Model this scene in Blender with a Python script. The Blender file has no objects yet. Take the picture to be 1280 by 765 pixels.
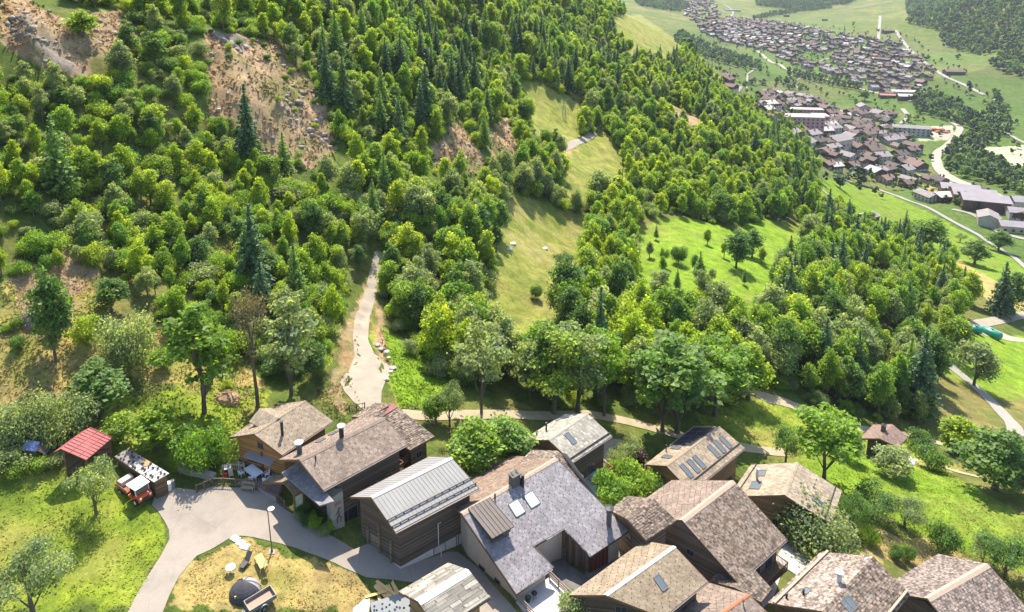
import bpy, bmesh, math, random
import numpy as np
from mathutils import Vector, Matrix, geometry as mgeo
R = math.radians
random.seed(7); rng = np.random.default_rng(11)
scene = bpy.context.scene
COL = scene.collection

# ------------------------------------------------------------------ camera
F_PX, PITCH, PPY, CAMZ = 865.0, 12.0, 149.0, 60.0     # photo is 1280 x 765
_s, _c = math.sin(R(PITCH)), math.cos(R(PITCH))
cam_d = bpy.data.cameras.new('camera'); cam = bpy.data.objects.new('camera', cam_d); COL.objects.link(cam)
cam_d.sensor_width = 36; cam_d.lens = 36 * F_PX / 1280
cam_d.shift_y = -(382.5 - PPY) / 1280
cam_d.clip_start = 1; cam_d.clip_end = 20000
cam.location = (0, 0, CAMZ); cam.rotation_euler = (R(90 - PITCH), 0, 0)
scene.camera = cam

def ray(px, py):
    u = (np.asarray(px, float) - 640) / F_PX; v = (PPY - np.asarray(py, float)) / F_PX
    return np.stack([u, _c + v * _s, -_s + v * _c], -1)          # length one along the optical axis
def project(x, y, z):
    dx, dy, dz = x, y, z - CAMZ
    Z = dy * _c - dz * _s; Z = np.where(np.abs(Z) < 1e-3, 1e-3, Z)
    return 640 + F_PX * dx / Z, PPY - F_PX * (dy * _s + dz * _c) / Z, Z
def at_z(px, py, z):
    d = ray(px, py); t = (z - CAMZ) / d[..., 2]
    return Vector((d[0] * t, d[1] * t, z))

# ------------------------------------------------------------------ terrain
CTRL = [  # pixel, distance along the optical axis
 (190,760,66.8),(250,640,78.6),(20,720,69),(20,620,77),(100,560,83.5),(0,500,88),(100,510,90),(-150,600,75),(-150,760,62),
 (60,440,94),(200,400,106),(340,380,119),(200,470,98),(320,470,103),(330,560,88.5),(150,300,120),(50,250,117),(300,250,142),(400,250,152),
 (455,470,107),(470,340,143),(420,560,91),(520,560,93),(430,700,74),(370,740,70.2),(560,720,74.5),(640,750,72),(520,510,101),
 (600,500,106),(640,640,86),(720,560,102),(780,700,80),(820,760,74),(780,530,112),(900,530,118),(880,640,95),(1000,700,87),(1100,765,82),(1000,600,108),
 (950,765,77),(1180,630,106),(1270,700,96),(1270,760,89),(1105,550,133),(1240,510,165),(1000,500,136),(1100,440,172),(1240,412,232),(1150,370,240),(1265,350,310),
 (900,380,168),(950,330,204),(850,290,225),(640,370,153),(700,300,200),(560,400,135),(760,210,268),(720,160,305),(500,200,188),(600,200,210),(560,290,162),
 (650,120,310),(700,60,440),(760,10,680),(820,40,720),(850,60,640),(900,130,470),(1000,230,345),(1060,285,345),(960,180,400),
 (310,200,157),(340,130,168),(300,40,190),(60,50,143),(0,0,154),(200,0,195),(400,0,245),(500,60,245),(450,120,200),(600,0,360),(540,150,208),(700,0,540),(0,150,127),
 (0,350,103),(-200,300,95),(-200,100,115),(-250,450,80),
 # valley floor
 (1150,280,425),(1210,250,480),(1250,195,654),(1010,150,823),(1100,200,610),(1000,60,1350),(880,10,2150),(1090,20,1900),(960,0,2600),(1200,40,1350),(1280,0,1350),
 (1150,100,1000),(1250,120,900),(1060,230,530),(940,120,950),(900,60,1350),(840,10,2100),(1050,50,1450),(1120,150,790),(1280,300,415),(1180,70,1200),(950,90,1130),
 (1400,280,430),(1400,420,240),(1400,600,118),(1400,150,760),(1400,0,1200),(1420,760,84),
]
def polar(x, y): return np.arctan2(x, y), 0.5 * np.log(x * x + y * y)
_ct = []
for px, py, Z in CTRL:
    d = ray(px, py); _ct.append((d[0] * Z, d[1] * Z, CAMZ + d[2] * Z))
_ct += [(-60,20,6),(0,20,-4),(60,20,-14),(-30,10,0),(40,8,-8),
        (-300,300,62),(-600,500,62),(-300,900,62),(-700,1500,62),(-150,1800,55),(1500,900,30),(1800,2500,40),(400,5000,30),(-500,5000,60),(2500,5000,50),(-200,60,40),(-120,30,18),(200,60,-40),(500,150,-100)]
_ct = np.array(_ct)
_ca, _cl = polar(_ct[:, 0], _ct[:, 1])
_cv = (_ct[:, 2] - CAMZ) / np.hypot(_ct[:, 0], _ct[:, 1])
def _k(a, l): r2 = a * a + l * l; return 0.5 * r2 * np.log(r2 + 1e-12)
_n = len(_ct); _A = np.zeros((_n + 3, _n + 3))
_A[:_n, :_n] = _k(_ca[:, None] - _ca, _cl[:, None] - _cl) + np.eye(_n) * 6e-4
_P = np.stack([np.ones(_n), _ca, _cl], 1); _A[:_n, _n:] = _P; _A[_n:, :_n] = _P.T
_w = np.linalg.solve(_A, np.concatenate([_cv, np.zeros(3)]))

def vnoise(x, y, seed=0):
    xi = np.floor(x).astype(np.int64); yi = np.floor(y).astype(np.int64); fx = x - xi; fy = y - yi
    fx = fx * fx * (3 - 2 * fx); fy = fy * fy * (3 - 2 * fy)
    def h(i, j):
        n = (i * 374761393 + j * 668265263 + seed * 1442695041) & 0x7fffffff
        n = ((n ^ (n >> 13)) * 1274126177) & 0x7fffffff
        return ((n ^ (n >> 16)) & 0xffff) / 65535.0
    return (h(xi, yi) * (1 - fx) + h(xi + 1, yi) * fx) * (1 - fy) + (h(xi, yi + 1) * (1 - fx) + h(xi + 1, yi + 1) * fx) * fy
def fbm(x, y, s, seed=0, oct=4):
    t = 0; a = 1; n = 0
    for o in range(oct): t = t + a * (vnoise(x / s * 2 ** o, y / s * 2 ** o, seed + o) - .5); n += a; a *= .5
    return t / n

NA, NL = 720, 1250
A0, A1, L0, L1 = R(-64), R(64), math.log(14), math.log(6500)
_ga = np.linspace(A0, A1, NA); _gl = np.linspace(L0, L1, NL)
_ca2, _cl2 = np.linspace(A0, A1, 161), np.linspace(L0, L1, 281)         # coarse evaluation, then bilinear
_AA, _LL = np.meshgrid(_ca2, _cl2, indexing='ij')
_co = _w[_n] + _w[_n + 1] * _AA + _w[_n + 2] * _LL
for i in range(_n): _co += _w[i] * _k(_AA - _ca[i], _LL - _cl[i])
def _bil(tab, a, l, a0, a1, l0, l1):
    na, nl = tab.shape
    fa = np.clip((a - a0) / (a1 - a0) * (na - 1), 0, na - 1.001); fl = np.clip((l - l0) / (l1 - l0) * (nl - 1), 0, nl - 1.001)
    i = fa.astype(int); j = fl.astype(int); u = fa - i; v = fl - j
    return (tab[i, j] * (1 - u) + tab[i + 1, j] * u) * (1 - v) + (tab[i, j + 1] * (1 - u) + tab[i + 1, j + 1] * u) * v
_GA, _GL = np.meshgrid(_ga, _gl, indexing='ij'); _GR = np.exp(_GL)
GX, GY = _GR * np.sin(_GA), _GR * np.cos(_GA)
GZ = CAMZ + _GR * _bil(_co, _GA, _GL, A0, A1, L0, L1)
GZ = np.minimum(GZ, 60 + (GZ - 60) * .35)                                # keeps the unseen upper slopes low
_px, _py, _Z = project(GX, GY, GZ)
PXG, PYG = _px, _py
# ------------------------------------------------------------------ ground cover: areas outlined on the ground
def inpoly(px, py, poly):
    px = np.asarray(px, float); py = np.asarray(py, float); c = np.zeros(px.shape, bool); n = len(poly)
    for i in range(n):
        x1, y1 = poly[i]; x2, y2 = poly[(i + 1) % n]
        if y1 == y2: continue
        c ^= ((y1 > py) != (y2 > py)) & (px < (x2 - x1) * (py - y1) / (y2 - y1) + x1)
    return c
def P(s): return [tuple(float(v) for v in p.split(',')) for p in s.split()]
Z_SCREE = [P('0,-4 40,0 112,45 112,96 80,102 30,70 0,52'), P('112,16 155,16 172,52 164,72 112,70'),
  P('255,38 300,48 345,52 402,118 424,180 404,210 330,224 300,160 262,152 258,100'),
  P('540,186 573,150 592,177 612,213 583,222 546,208'), P('609,160 638,148 648,200 617,224'), P('20,330 110,300 125,350 60,400 10,380'),
  P('415,505 422,440 440,378 452,352 466,352 450,420 436,470 432,520'),P('790,118 835,128 880,150 876,166 830,150 800,140'), P('585,24 612,24 612,44 590,44'),
  P('420,60 445,62 450,80 425,80'),P('460,372 472,372 480,420 492,468 480,470')]
Z_ROCK = [P('0,18 30,22 100,70 105,92 80,92 20,50'), P('262,40 305,50 312,66 280,60'), P('360,150 395,140 412,185 390,192'), P('345,130 365,110 385,140 365,150')]
Z_DRYGRASS = [P('0,360 100,330 140,390 260,430 330,480 250,490 160,470 90,500 0,505'), P('230,700 280,676 320,672 400,702 450,726 480,765 205,765 215,740'),
  P('1090,660 1160,670 1200,690 1280,740 1280,765 1200,720 1120,700 1060,690'), P('0,0 1,0 1,1'), P('0,0 1,0 1,1'), P('702,183 720,176 722,186 704,196'), P('560,30 606,50 614,70 560,50'),
  P('1014,258 1080,270 1150,296 1150,308 1080,286 1014,274'), P('1186,322 1240,330 1285,356 1285,402 1240,380 1200,340'),
  P('870,86 900,96 920,120 890,130 868,110'), P('1150,230 1180,236 1200,250 1170,246')]
Z_LUSH = [P('0,585 60,570 130,574 190,640 210,676 160,765 0,765'), P('462,405 505,420 560,470 570,512 500,512 486,470'),
  P('800,290 822,279 858,274 912,294 957,279 999,285 1003,318 950,338 884,368 822,356 800,368'), P('895,375 945,395 926,424'),
  P('870,520 960,500 1010,520 1090,545 1060,570 980,566 900,556'), P('920,585 1060,570 1180,590 1290,650 1290,720 1190,680 1060,620 980,600'),
  P('1030,222 1100,238 1180,275 1290,340 1290,380 1200,325 1120,286 1020,256'), P('1200,420 1290,420 1290,500 1240,500 1180,470'), P('1080,545 1140,545 1200,580 1180,600 1090,585'),
  P('930,580 1000,600 1060,620 1100,660 1000,640'),P('100,500 330,485 330,560 240,590 150,560')]
Z_MEADOW = [P('630,240 668,250 700,260 745,276 730,330 712,400 690,456 640,452 596,400 618,340'), P('650,98 684,106 732,134 722,192 680,186 658,155'), P('700,183 753,164 785,197 788,240 720,262 702,236'), P('764,22 800,18 858,58 840,80 800,76 775,56'), P('560,26 606,46 618,76 560,52')]
Z_PALE = [P('1196,186 1280,182 1290,208 1212,206'), P('1170,236 1186,225 1250,244 1290,262 1280,268 1210,244'), P('1140,164 1190,160 1182,176 1150,176')]
def soft(polys, wob):
    """0..1 per terrain vertex; the border wanders with a noise of the ground itself"""
    m = np.zeros(GX.shape)
    k = F_PX / np.maximum(_Z, 5)
    ox = fbm(GX, GY, 9, 31) * wob * np.clip(k, 1.2, 10); oy = fbm(GX, GY, 9, 57) * wob * np.clip(k, 1.2, 10) * .6
    fx = fbm(GX, GY, 1.5, 33) * 2.5 * wob * .3 * np.clip(k, 1, 10)
    for p in polys: m = np.maximum(m, inpoly(PXG + ox + fx, PYG + oy + fx, p))
    return m
_front = _Z > 5
rock = soft(Z_ROCK, 3) * _front; scree = soft(Z_SCREE, 3) * _front; dry = soft(Z_DRYGRASS, 4) * _front; lush = soft(Z_LUSH, 4) * _front; pale = soft(Z_PALE, 1) * _front; mead = soft(Z_MEADOW, 4) * _front; brt = soft([P('792,286 822,274 858,270 912,288 957,274 999,280 1010,340 975,388 930,428 890,430 840,426 796,414'), Z_LUSH[3], Z_LUSH[6], Z_LUSH[7], Z_LUSH[5], P('470,405 505,420 560,470 570,512 505,512 490,470')], 3) * _front
# relief: soft swells everywhere, broken ground on the bare slopes
near = np.clip((_GR - 60) / 80, 0, 1)
GZ = GZ + fbm(GX, GY, 24, 3, 5) * 3.0 * near * np.clip(1 - (_GR - 600) / 900, .3, 1) + fbm(GX, GY, 5, 8, 3) * .35
rb = np.maximum(scree * .5, rock)
GZ = GZ + rb * (np.abs(fbm(GX + GY * .5, GY, 9, 15, 5)) * 10 - 1.5 + np.abs(fbm(GX, GY, 3, 19, 4)) * 3.2)
def mixc(c, m, col): return c + (np.asarray(col) - c) * m[..., None]
n1 = fbm(GX, GY, 30, 71); n2 = fbm(GX, GY, 6, 72); n3 = fbm(GX, GY, 1.4, 73, 3)
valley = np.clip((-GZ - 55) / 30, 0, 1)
C = np.ones(GX.shape + (3,)) * np.array((0.088, 0.126, 0.025))
C = mixc(C, np.clip(n1 * 2.2 + n2 * 1.2 + .15, 0, 1), (0.210, 0.176, 0.063))
C = mixc(C, valley, (0.084, 0.139, 0.027)); C = mixc(C, valley * np.clip(fbm(GX, GY, 260, 80, 3) * 3, 0, 1), (0.118, 0.144, 0.040)); C = mixc(C, valley * np.clip(fbm(GX, GY, 90, 85, 3) * 3 - .3, 0, .8), (0.143, 0.141, 0.050))
_ca_, _sa_ = math.cos(R(28)), math.sin(R(28)); _pu = (GX * _ca_ + GY * _sa_) / 74 + fbm(GX, GY, 220, 41) * 1.2; _pv = (GY * _ca_ - GX * _sa_) / 150 + fbm(GX, GY, 220, 43) * 1.2      # parcels of mown and standing grass
_pi, _pj = np.floor(_pu).astype(np.int64), np.floor(_pv).astype(np.int64); _ph = (((_pi * 73856093) ^ (_pj * 19349663)) & 1023) / 1023.0; _ph2 = (((_pi * 83492791) ^ (_pj * 2971215073)) & 1023) / 1023.0
C = C * (1 + valley[..., None] * (_ph[..., None] - .5) * .42); C = mixc(C, valley * np.clip(_ph2 * 3 - 2.1, 0, .7), (0.168, 0.160, 0.063)); C = C * (1 + (valley * np.sign(np.sin(_pu * 2 * math.pi * 9)) * .035)[..., None])
C = mixc(C, lush, (.196, .258, .026)); C = mixc(C, lush * np.clip(n1 * 2.4 + n2 * 2.2 + .2, 0, .85), (0.239, 0.231, 0.063)); C = mixc(C, lush * np.clip(-n2 * 3 - n3 * 1.5, 0, .6), (0.109, 0.172, 0.025))
C = mixc(C, mead, (0.197, 0.214, 0.046)); C = mixc(C, mead * np.clip(n2 * 3 + n1 * 2, 0, .7), (0.252, 0.227, 0.084)); C = mixc(C, mead * np.clip(-n2 * 3 - n3, 0, .6), (0.126, 0.168, 0.029))
C = mixc(C, dry, (.345, .272, .100)); C = mixc(C, dry * np.clip(n2 * 3 + n1 * 2 + .2, 0, .9), (0.176, 0.206, 0.038)); C = mixc(C, dry * np.clip(-n2 * 2.5 - n3 * 2, 0, .6), (0.386, 0.294, 0.126))
C = mixc(C, brt, (.152, .245, .020)); C = mixc(C, brt * np.clip(n1 * 2.4 + n2 * 1.5 - .05, 0, .7), (0.189, 0.206, 0.046))
C = mixc(C, scree, (0.370, 0.265, 0.160)); C = mixc(C, scree * np.clip(n2 * 3 + n3 * 3, 0, .7), (0.227, 0.181, 0.092)); C = mixc(C, scree * np.clip(fbm(GX, GY, 5, 90) * 6 - .5, 0, .85), (0.143, 0.151, 0.042))
strk = fbm(GX * .8 + GY * .6, (GX * .6 - GY * .8) * .22, 4, 93, 4)
C = mixc(C, scree * np.clip(strk * 4, 0, .75), (0.277, 0.189, 0.101)); C = mixc(C, scree * np.clip(-strk * 4 - .3, 0, .6), (0.210, 0.176, 0.076))
rk = rock * np.clip(fbm(GX, GY, 7, 94, 4) * 5 + .55, 0, 1); C = mixc(C, rk, (0.269, 0.231, 0.189)); C = mixc(C, rk * np.clip(n3 * 4 + strk * 3, 0, .85), (0.126, 0.109, 0.092))
C = mixc(C, pale, (0.386, 0.395, 0.235))
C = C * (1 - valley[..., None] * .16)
C = np.clip(C * (1 + n3[..., None] * .75), .01, 1)
_front2 = project(GX, GY, GZ)

def ground(x, y):
    a, l = polar(np.asarray(x, float), np.asarray(y, float)); return _bil(GZ, a, l, A0, A1, L0, L1)
def hit(px, py, t0=30, t1=5200):
    """first point of the ground along the ray through a pixel"""
    d = ray(px, py); t = np.exp(np.linspace(math.log(t0), math.log(t1), 2400))
    z = CAMZ + d[2] * t; below = z < ground(d[0] * t, d[1] * t)
    i = int(np.argmax(below)) if below.any() else len(t) - 1
    a, b = t[max(i - 1, 0)], t[i]
    for _ in range(18):
        m = .5 * (a + b)
        if CAMZ + d[2] * m < float(ground(d[0] * m, d[1] * m)): b = m
        else: a = m
    return Vector((d[0] * b, d[1] * b, CAMZ + d[2] * b))
def gz(x, y): return float(ground(x, y))

# ------------------------------------------------------------------ object helpers
def mesh_obj(name, verts, faces, mats, parent=None, midx=None, smooth=False):
    me = bpy.data.meshes.new(name); me.from_pydata([tuple(v) for v in verts], [], faces)
    for m in (mats if isinstance(mats, (list, tuple)) else [mats]): me.materials.append(m)
    if midx is not None: me.polygons.foreach_set('material_index', midx)
    if smooth: me.polygons.foreach_set('use_smooth', [True] * len(me.polygons))
    me.update(); o = bpy.data.objects.new(name, me); COL.objects.link(o)
    if parent: o.parent = parent
    return o
def np_mesh(name, verts, quads):
    me = bpy.data.meshes.new(name); nv, nq, k = len(verts), len(quads), quads.shape[1]
    me.vertices.add(nv); me.vertices.foreach_set('co', np.ascontiguousarray(verts, np.float32).ravel())
    me.loops.add(nq * k); me.loops.foreach_set('vertex_index', np.ascontiguousarray(quads, np.int32).ravel())
    me.polygons.add(nq); me.polygons.foreach_set('loop_start', np.arange(0, nq * k, k, dtype=np.int32))
    me.update(calc_edges=True); return me
def tag(o, label, cat, group=None):
    o['label'] = label; o['category'] = cat
    if group: o['group'] = group
    return o
def thing(name, loc, label, cat, group=None, rz=0):
    o = bpy.data.objects.new(name, None); COL.objects.link(o); o.location = loc; o.rotation_euler = (0, 0, rz); o.empty_display_size = .5
    return tag(o, label, cat, group)
def setting(o, kind='structure'): o['kind'] = kind; return o

class MB:
    """collects boxes, tubes and faces into one mesh"""
    def __init__(s): s.v = []; s.f = []; s.m = []; s.M = Matrix.Identity(4)
    def add(s, vs, fs, mi=0):
        b = len(s.v); s.v += [s.M @ Vector(v) for v in vs]; s.f += [[b + i for i in f] for f in fs]; s.m += [mi] * len(fs); return s
    def box(s, x0, x1, y0, y1, z0, z1, mi=0):
        return s.add([(x0,y0,z0),(x1,y0,z0),(x1,y1,z0),(x0,y1,z0),(x0,y0,z1),(x1,y0,z1),(x1,y1,z1),(x0,y1,z1)],
                     [(0,3,2,1),(4,5,6,7),(0,1,5,4),(1,2,6,5),(2,3,7,6),(3,0,4,7)], mi)
    def hexa(s, p, mi=0):     # four lower corners then four upper corners
        return s.add(p, [(0,3,2,1),(4,5,6,7),(0,1,5,4),(1,2,6,5),(2,3,7,6),(3,0,4,7)], mi)
    def bar(s, a, b, w, h=None, mi=0):
        a = Vector(a); b = Vector(b); h = h or w; d = (b - a)
        if d.length < 1e-6: return s
        d.normalize(); up = Vector((0,0,1)) if abs(d.z) < .95 else Vector((1,0,0))
        sx = d.cross(up).normalized() * w / 2; sy = sx.cross(d).normalized() * h / 2
        return s.hexa([a-sx-sy, a+sx-sy, b+sx-sy, b-sx-sy, a-sx+sy, a+sx+sy, b+sx+sy, b-sx+sy], mi)
    def tube(s, pts, rad, n=8, mi=0, cap=True):
        pts = [Vector(p) for p in pts]; rs = rad if isinstance(rad, (list, tuple)) else [rad] * len(pts); b = len(s.v); vs = []
        for i, p in enumerate(pts):
            d = (pts[min(i+1, len(pts)-1)] - pts[max(i-1, 0)]).normalized(); up = Vector((0,0,1)) if abs(d.z) < .9 else Vector((1,0,0))
            u = d.cross(up).normalized(); w = d.cross(u)
            vs += [p + (u * math.cos(2*math.pi*k/n) + w * math.sin(2*math.pi*k/n)) * rs[i] for k in range(n)]
        fs = [(i*n+k, i*n+(k+1)%n, (i+1)*n+(k+1)%n, (i+1)*n+k) for i in range(len(pts)-1) for k in range(n)]
        if cap: fs += [tuple(range(n))[::-1], tuple(range((len(pts)-1)*n, len(pts)*n))]
        return s.add(vs, fs, mi)
    def build(s, name, mats, parent=None, smooth=False): return mesh_obj(name, s.v, s.f, mats, parent, s.m, smooth)

# ------------------------------------------------------------------ materials
def nodes(name):
    m = bpy.data.materials.new(name); m.use_nodes = True; nt = m.node_tree; b = nt.nodes['Principled BSDF']; return m, nt, b
def N(nt, t, **kw):
    n = nt.nodes.new(t)
    for k, v in kw.items():
        if k in n.inputs.keys(): n.inputs[k].default_value = v
        else: setattr(n, k, v)
    return n
def mix(nt, fac, a, b, mode='MIX'):
    n = nt.nodes.new('ShaderNodeMix'); n.data_type = 'RGBA'; n.blend_type = mode
    for i, v in ((0, fac), (6, a), (7, b)):
        if hasattr(v, 'is_linked') or isinstance(v, bpy.types.NodeSocket): nt.links.new(v, n.inputs[i])
        else: n.inputs[i].default_value = v if i == 0 else (*v, 1)
    return n.outputs[2]
def ramp(nt, src, stops):
    n = nt.nodes.new('ShaderNodeValToRGB'); e = n.color_ramp.elements
    while len(e) < len(stops): e.new(.5)
    for el, (p, c) in zip(e, stops): el.position = p; el.color = (*c, 1)
    nt.links.new(src, n.inputs[0]); return n.outputs[0]
def noise(nt, scale, detail=4, rough=.6, coord='Object', stretch=None):
    tc = nt.nodes.new('ShaderNodeTexCoord'); n = N(nt, 'ShaderNodeTexNoise', Scale=scale, Detail=detail, Roughness=rough); src = tc.outputs[coord]
    if stretch:
        mp = nt.nodes.new('ShaderNodeMapping'); mp.inputs['Scale'].default_value = stretch; nt.links.new(src, mp.inputs[0]); src = mp.outputs[0]
    nt.links.new(src, n.inputs['Vector']); return n.outputs['Fac']
def bump(nt, b, src, strength=.4, dist=.05):
    n = N(nt, 'ShaderNodeBump', Strength=strength, Distance=dist); nt.links.new(src, n.inputs['Height']); nt.links.new(n.outputs[0], b.inputs['Normal'])
def plain(name, c1, c2=None, scale=3, rough=.8, metal=0, stretch=None, bmp=0, spec=.3, island=0, coord='Object'):
    """two tones of one surface mixed by noise; island > 0 also varies each separate piece"""
    m, nt, b = nodes(name); c2 = c2 or tuple(v * .7 for v in c1); f = noise(nt, scale, 5, .65, coord, stretch)
    col = ramp(nt, f, [(.3, c2), (.7, c1)])
    if island:
        g = nt.nodes.new('ShaderNodeNewGeometry'); v = ramp(nt, g.outputs['Random Per Island'], [(0, (1 - island,) * 3), (.85, (1 + island * .4,) * 3), (1, (1 + island * 1.3,) * 3)])
        col = mix(nt, 1.0, col, v, 'MULTIPLY')
    nt.links.new(col, b.inputs['Base Color']); b.inputs['Roughness'].default_value = rough; b.inputs['Metallic'].default_value = metal; b.inputs['Specular IOR Level'].default_value = spec
    if bmp: bump(nt, b, f, bmp, .04)
    return m
def planks(name, c1, c2, width=.16, axis=2, rough=.85):
    """board cladding: seams every WIDTH along a local axis, tone per board"""
    m, nt, b = nodes(name); tc = nt.nodes.new('ShaderNodeTexCoord'); sp = nt.nodes.new('ShaderNodeSeparateXYZ'); nt.links.new(tc.outputs['Object'], sp.inputs[0])
    if axis == 2: src = sp.outputs[2]
    else:
        a = N(nt, 'ShaderNodeMath', operation='ADD'); nt.links.new(sp.outputs[0], a.inputs[0]); nt.links.new(sp.outputs[1], a.inputs[1]); src = a.outputs[0]
    d = N(nt, 'ShaderNodeMath', operation='DIVIDE'); nt.links.new(src, d.inputs[0]); d.inputs[1].default_value = width
    fl = N(nt, 'ShaderNodeMath', operation='FLOOR'); nt.links.new(d.outputs[0], fl.inputs[0]); fr = N(nt, 'ShaderNodeMath', operation='FRACT'); nt.links.new(d.outputs[0], fr.inputs[0])
    wn = N(nt, 'ShaderNodeTexWhiteNoise', noise_dimensions='1D'); nt.links.new(fl.outputs[0], wn.inputs['W'])
    st = (1, 1, 9) if axis != 2 else (1.2, 1.2, 14)
    f = noise(nt, 1.6, 5, .7, 'Object', (st if axis == 2 else (7, 7, .7)))
    col = ramp(nt, f, [(.25, c2), (.75, c1)])
    v = ramp(nt, wn.outputs['Value'], [(0, (.6,) * 3), (1, (1.25,) * 3)]); col = mix(nt, 1.0, col, v, 'MULTIPLY')
    seam = ramp(nt, fr.outputs[0], [(0, (.25,) * 3), (.12, (1,) * 3)]); col = mix(nt, 1.0, col, seam, 'MULTIPLY')
    nt.links.new(col, b.inputs['Base Color']); b.inputs['Roughness'].default_value = rough; b.inputs['Specular IOR Level'].default_value = .25
    bump(nt, b, seam, .5, .03); return m
def glass(name='window_glass'):
    m, nt, b = nodes(name); b.inputs['Base Color'].default_value = (.03, .04, .05, 1); b.inputs['Roughness'].default_value = .06; b.inputs['Specular IOR Level'].default_value = .8; return m
def leafmat(name, stops, trans=.45, var=.5):
    m, nt, b = nodes(name); oi = nt.nodes.new('ShaderNodeObjectInfo'); g = nt.nodes.new('ShaderNodeNewGeometry')
    col = ramp(nt, oi.outputs['Random'], stops)
    v = ramp(nt, g.outputs['Random Per Island'], [(0, (1 - var,) * 3), (1, (1 + var,) * 3)]); col = mix(nt, 1.0, col, v, 'MULTIPLY')
    nz = noise(nt, .35, 2, .5, 'Object'); v2 = ramp(nt, nz, [(.35, (.78, .85, .9)), (.65, (1.25, 1.15, .9))]); col = mix(nt, 1.0, col, v2, 'MULTIPLY')
    nt.links.new(col, b.inputs['Base Color']); b.inputs['Roughness'].default_value = .55; b.inputs['Specular IOR Level'].default_value = .35
    t = nt.nodes.new('ShaderNodeBsdfTranslucent'); tcol = mix(nt, 1.0, col, (1.5, 1.45, .55), 'MULTIPLY'); nt.links.new(tcol, t.inputs['Color'])
    ms = nt.nodes.new('ShaderNodeMixShader'); ms.inputs[0].default_value = trans; nt.links.new(b.outputs[0], ms.inputs[1]); nt.links.new(t.outputs[0], ms.inputs[2])
    nt.links.new(ms.outputs[0], nt.nodes['Material Output'].inputs['Surface']); return m

# ------------------------------------------------------------------ the ground sheet
def ground_material():
    m, nt, b = nodes('ground_cover'); at = N(nt, 'ShaderNodeAttribute', attribute_name='cover')
    f = noise(nt, 1.6, 9, .82); f2 = noise(nt, .25, 6, .75)
    v = ramp(nt, f, [(.3, (.5, .52, .5)), (.5, (1, 1, 1)), (.7, (1.45, 1.38, 1.3))]); col = mix(nt, 1.0, at.outputs['Color'], v, 'MULTIPLY')
    v = ramp(nt, f2, [(.3, (.74, .80, .8)), (.7, (1.24, 1.14, 1.1))]); col = mix(nt, 1.0, col, v, 'MULTIPLY')
    nt.links.new(col, b.inputs['Base Color']); b.inputs['Roughness'].default_value = .95; b.inputs['Specular IOR Level'].default_value = .1
    bump(nt, b, f, .9, .35); return m
_idx = np.arange(NA * NL).reshape(NA, NL)
_q = np.stack([_idx[:-1, :-1], _idx[1:, :-1], _idx[1:, 1:], _idx[:-1, 1:]], -1).reshape(-1, 4)[:, ::-1]
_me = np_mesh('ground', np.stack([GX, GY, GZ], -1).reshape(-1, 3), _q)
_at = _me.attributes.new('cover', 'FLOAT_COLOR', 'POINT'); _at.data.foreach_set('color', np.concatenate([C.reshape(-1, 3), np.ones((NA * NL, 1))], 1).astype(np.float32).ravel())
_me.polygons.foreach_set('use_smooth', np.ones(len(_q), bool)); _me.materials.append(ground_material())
terrain = setting(bpy.data.objects.new('ground', _me)); COL.objects.link(terrain)

# ------------------------------------------------------------------ roads and paths: sheets draped on the ground
def drape(name, poly, mat, lift=.03, step=1.0, kind='structure'):
    xy = [Vector((p[0], p[1])) for p in poly]; xs = [p.x for p in xy]; ys = [p.y for p in xy]
    pts = []
    for i in range(len(xy)):
        a, b = xy[i], xy[(i + 1) % len(xy)]; k = max(1, int((b - a).length / step)); pts += [a.lerp(b, j / k) for j in range(k)]
    ne = len(pts); edges = [(i, (i + 1) % ne) for i in range(ne)]
    gx, gy = np.meshgrid(np.arange(min(xs), max(xs), step), np.arange(min(ys), max(ys), step)); ok = inpoly(gx, gy, [tuple(p) for p in poly])
    inner = [Vector((a, b)) for a, b in zip(gx[ok], gy[ok])]
    r = mgeo.delaunay_2d_cdt(pts + inner, edges, [], 1, 1e-4)
    vs = np.array([(v.x, v.y) for v in r[0]]); z = ground(vs[:, 0], vs[:, 1]) + lift
    fs = []
    for f in r[2]:
        a, b, c = (vs[i] for i in f[:3])
        fs.append(list(f) if (b[0]-a[0])*(c[1]-a[1])-(b[1]-a[1])*(c[0]-a[0]) > 0 else list(f)[::-1])
    return mesh_obj(name, [(x, y, zz) for (x, y), zz in zip(vs, z)], fs, mat, smooth=True)
def smooth_line(pts, n=6):
    out = []; p = [pts[0]] + list(pts) + [pts[-1]]
    for i in range(1, len(p) - 2):
        for k in range(n):
            t = k / n; a, b, c, d = p[i-1], p[i], p[i+1], p[i+2]
            out.append(.5 * ((2*b) + (c-a)*t + (2*a-5*b+4*c-d)*t*t + (3*b-a-3*c+d)*t**3))
    return out + [pts[-1]]
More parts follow.
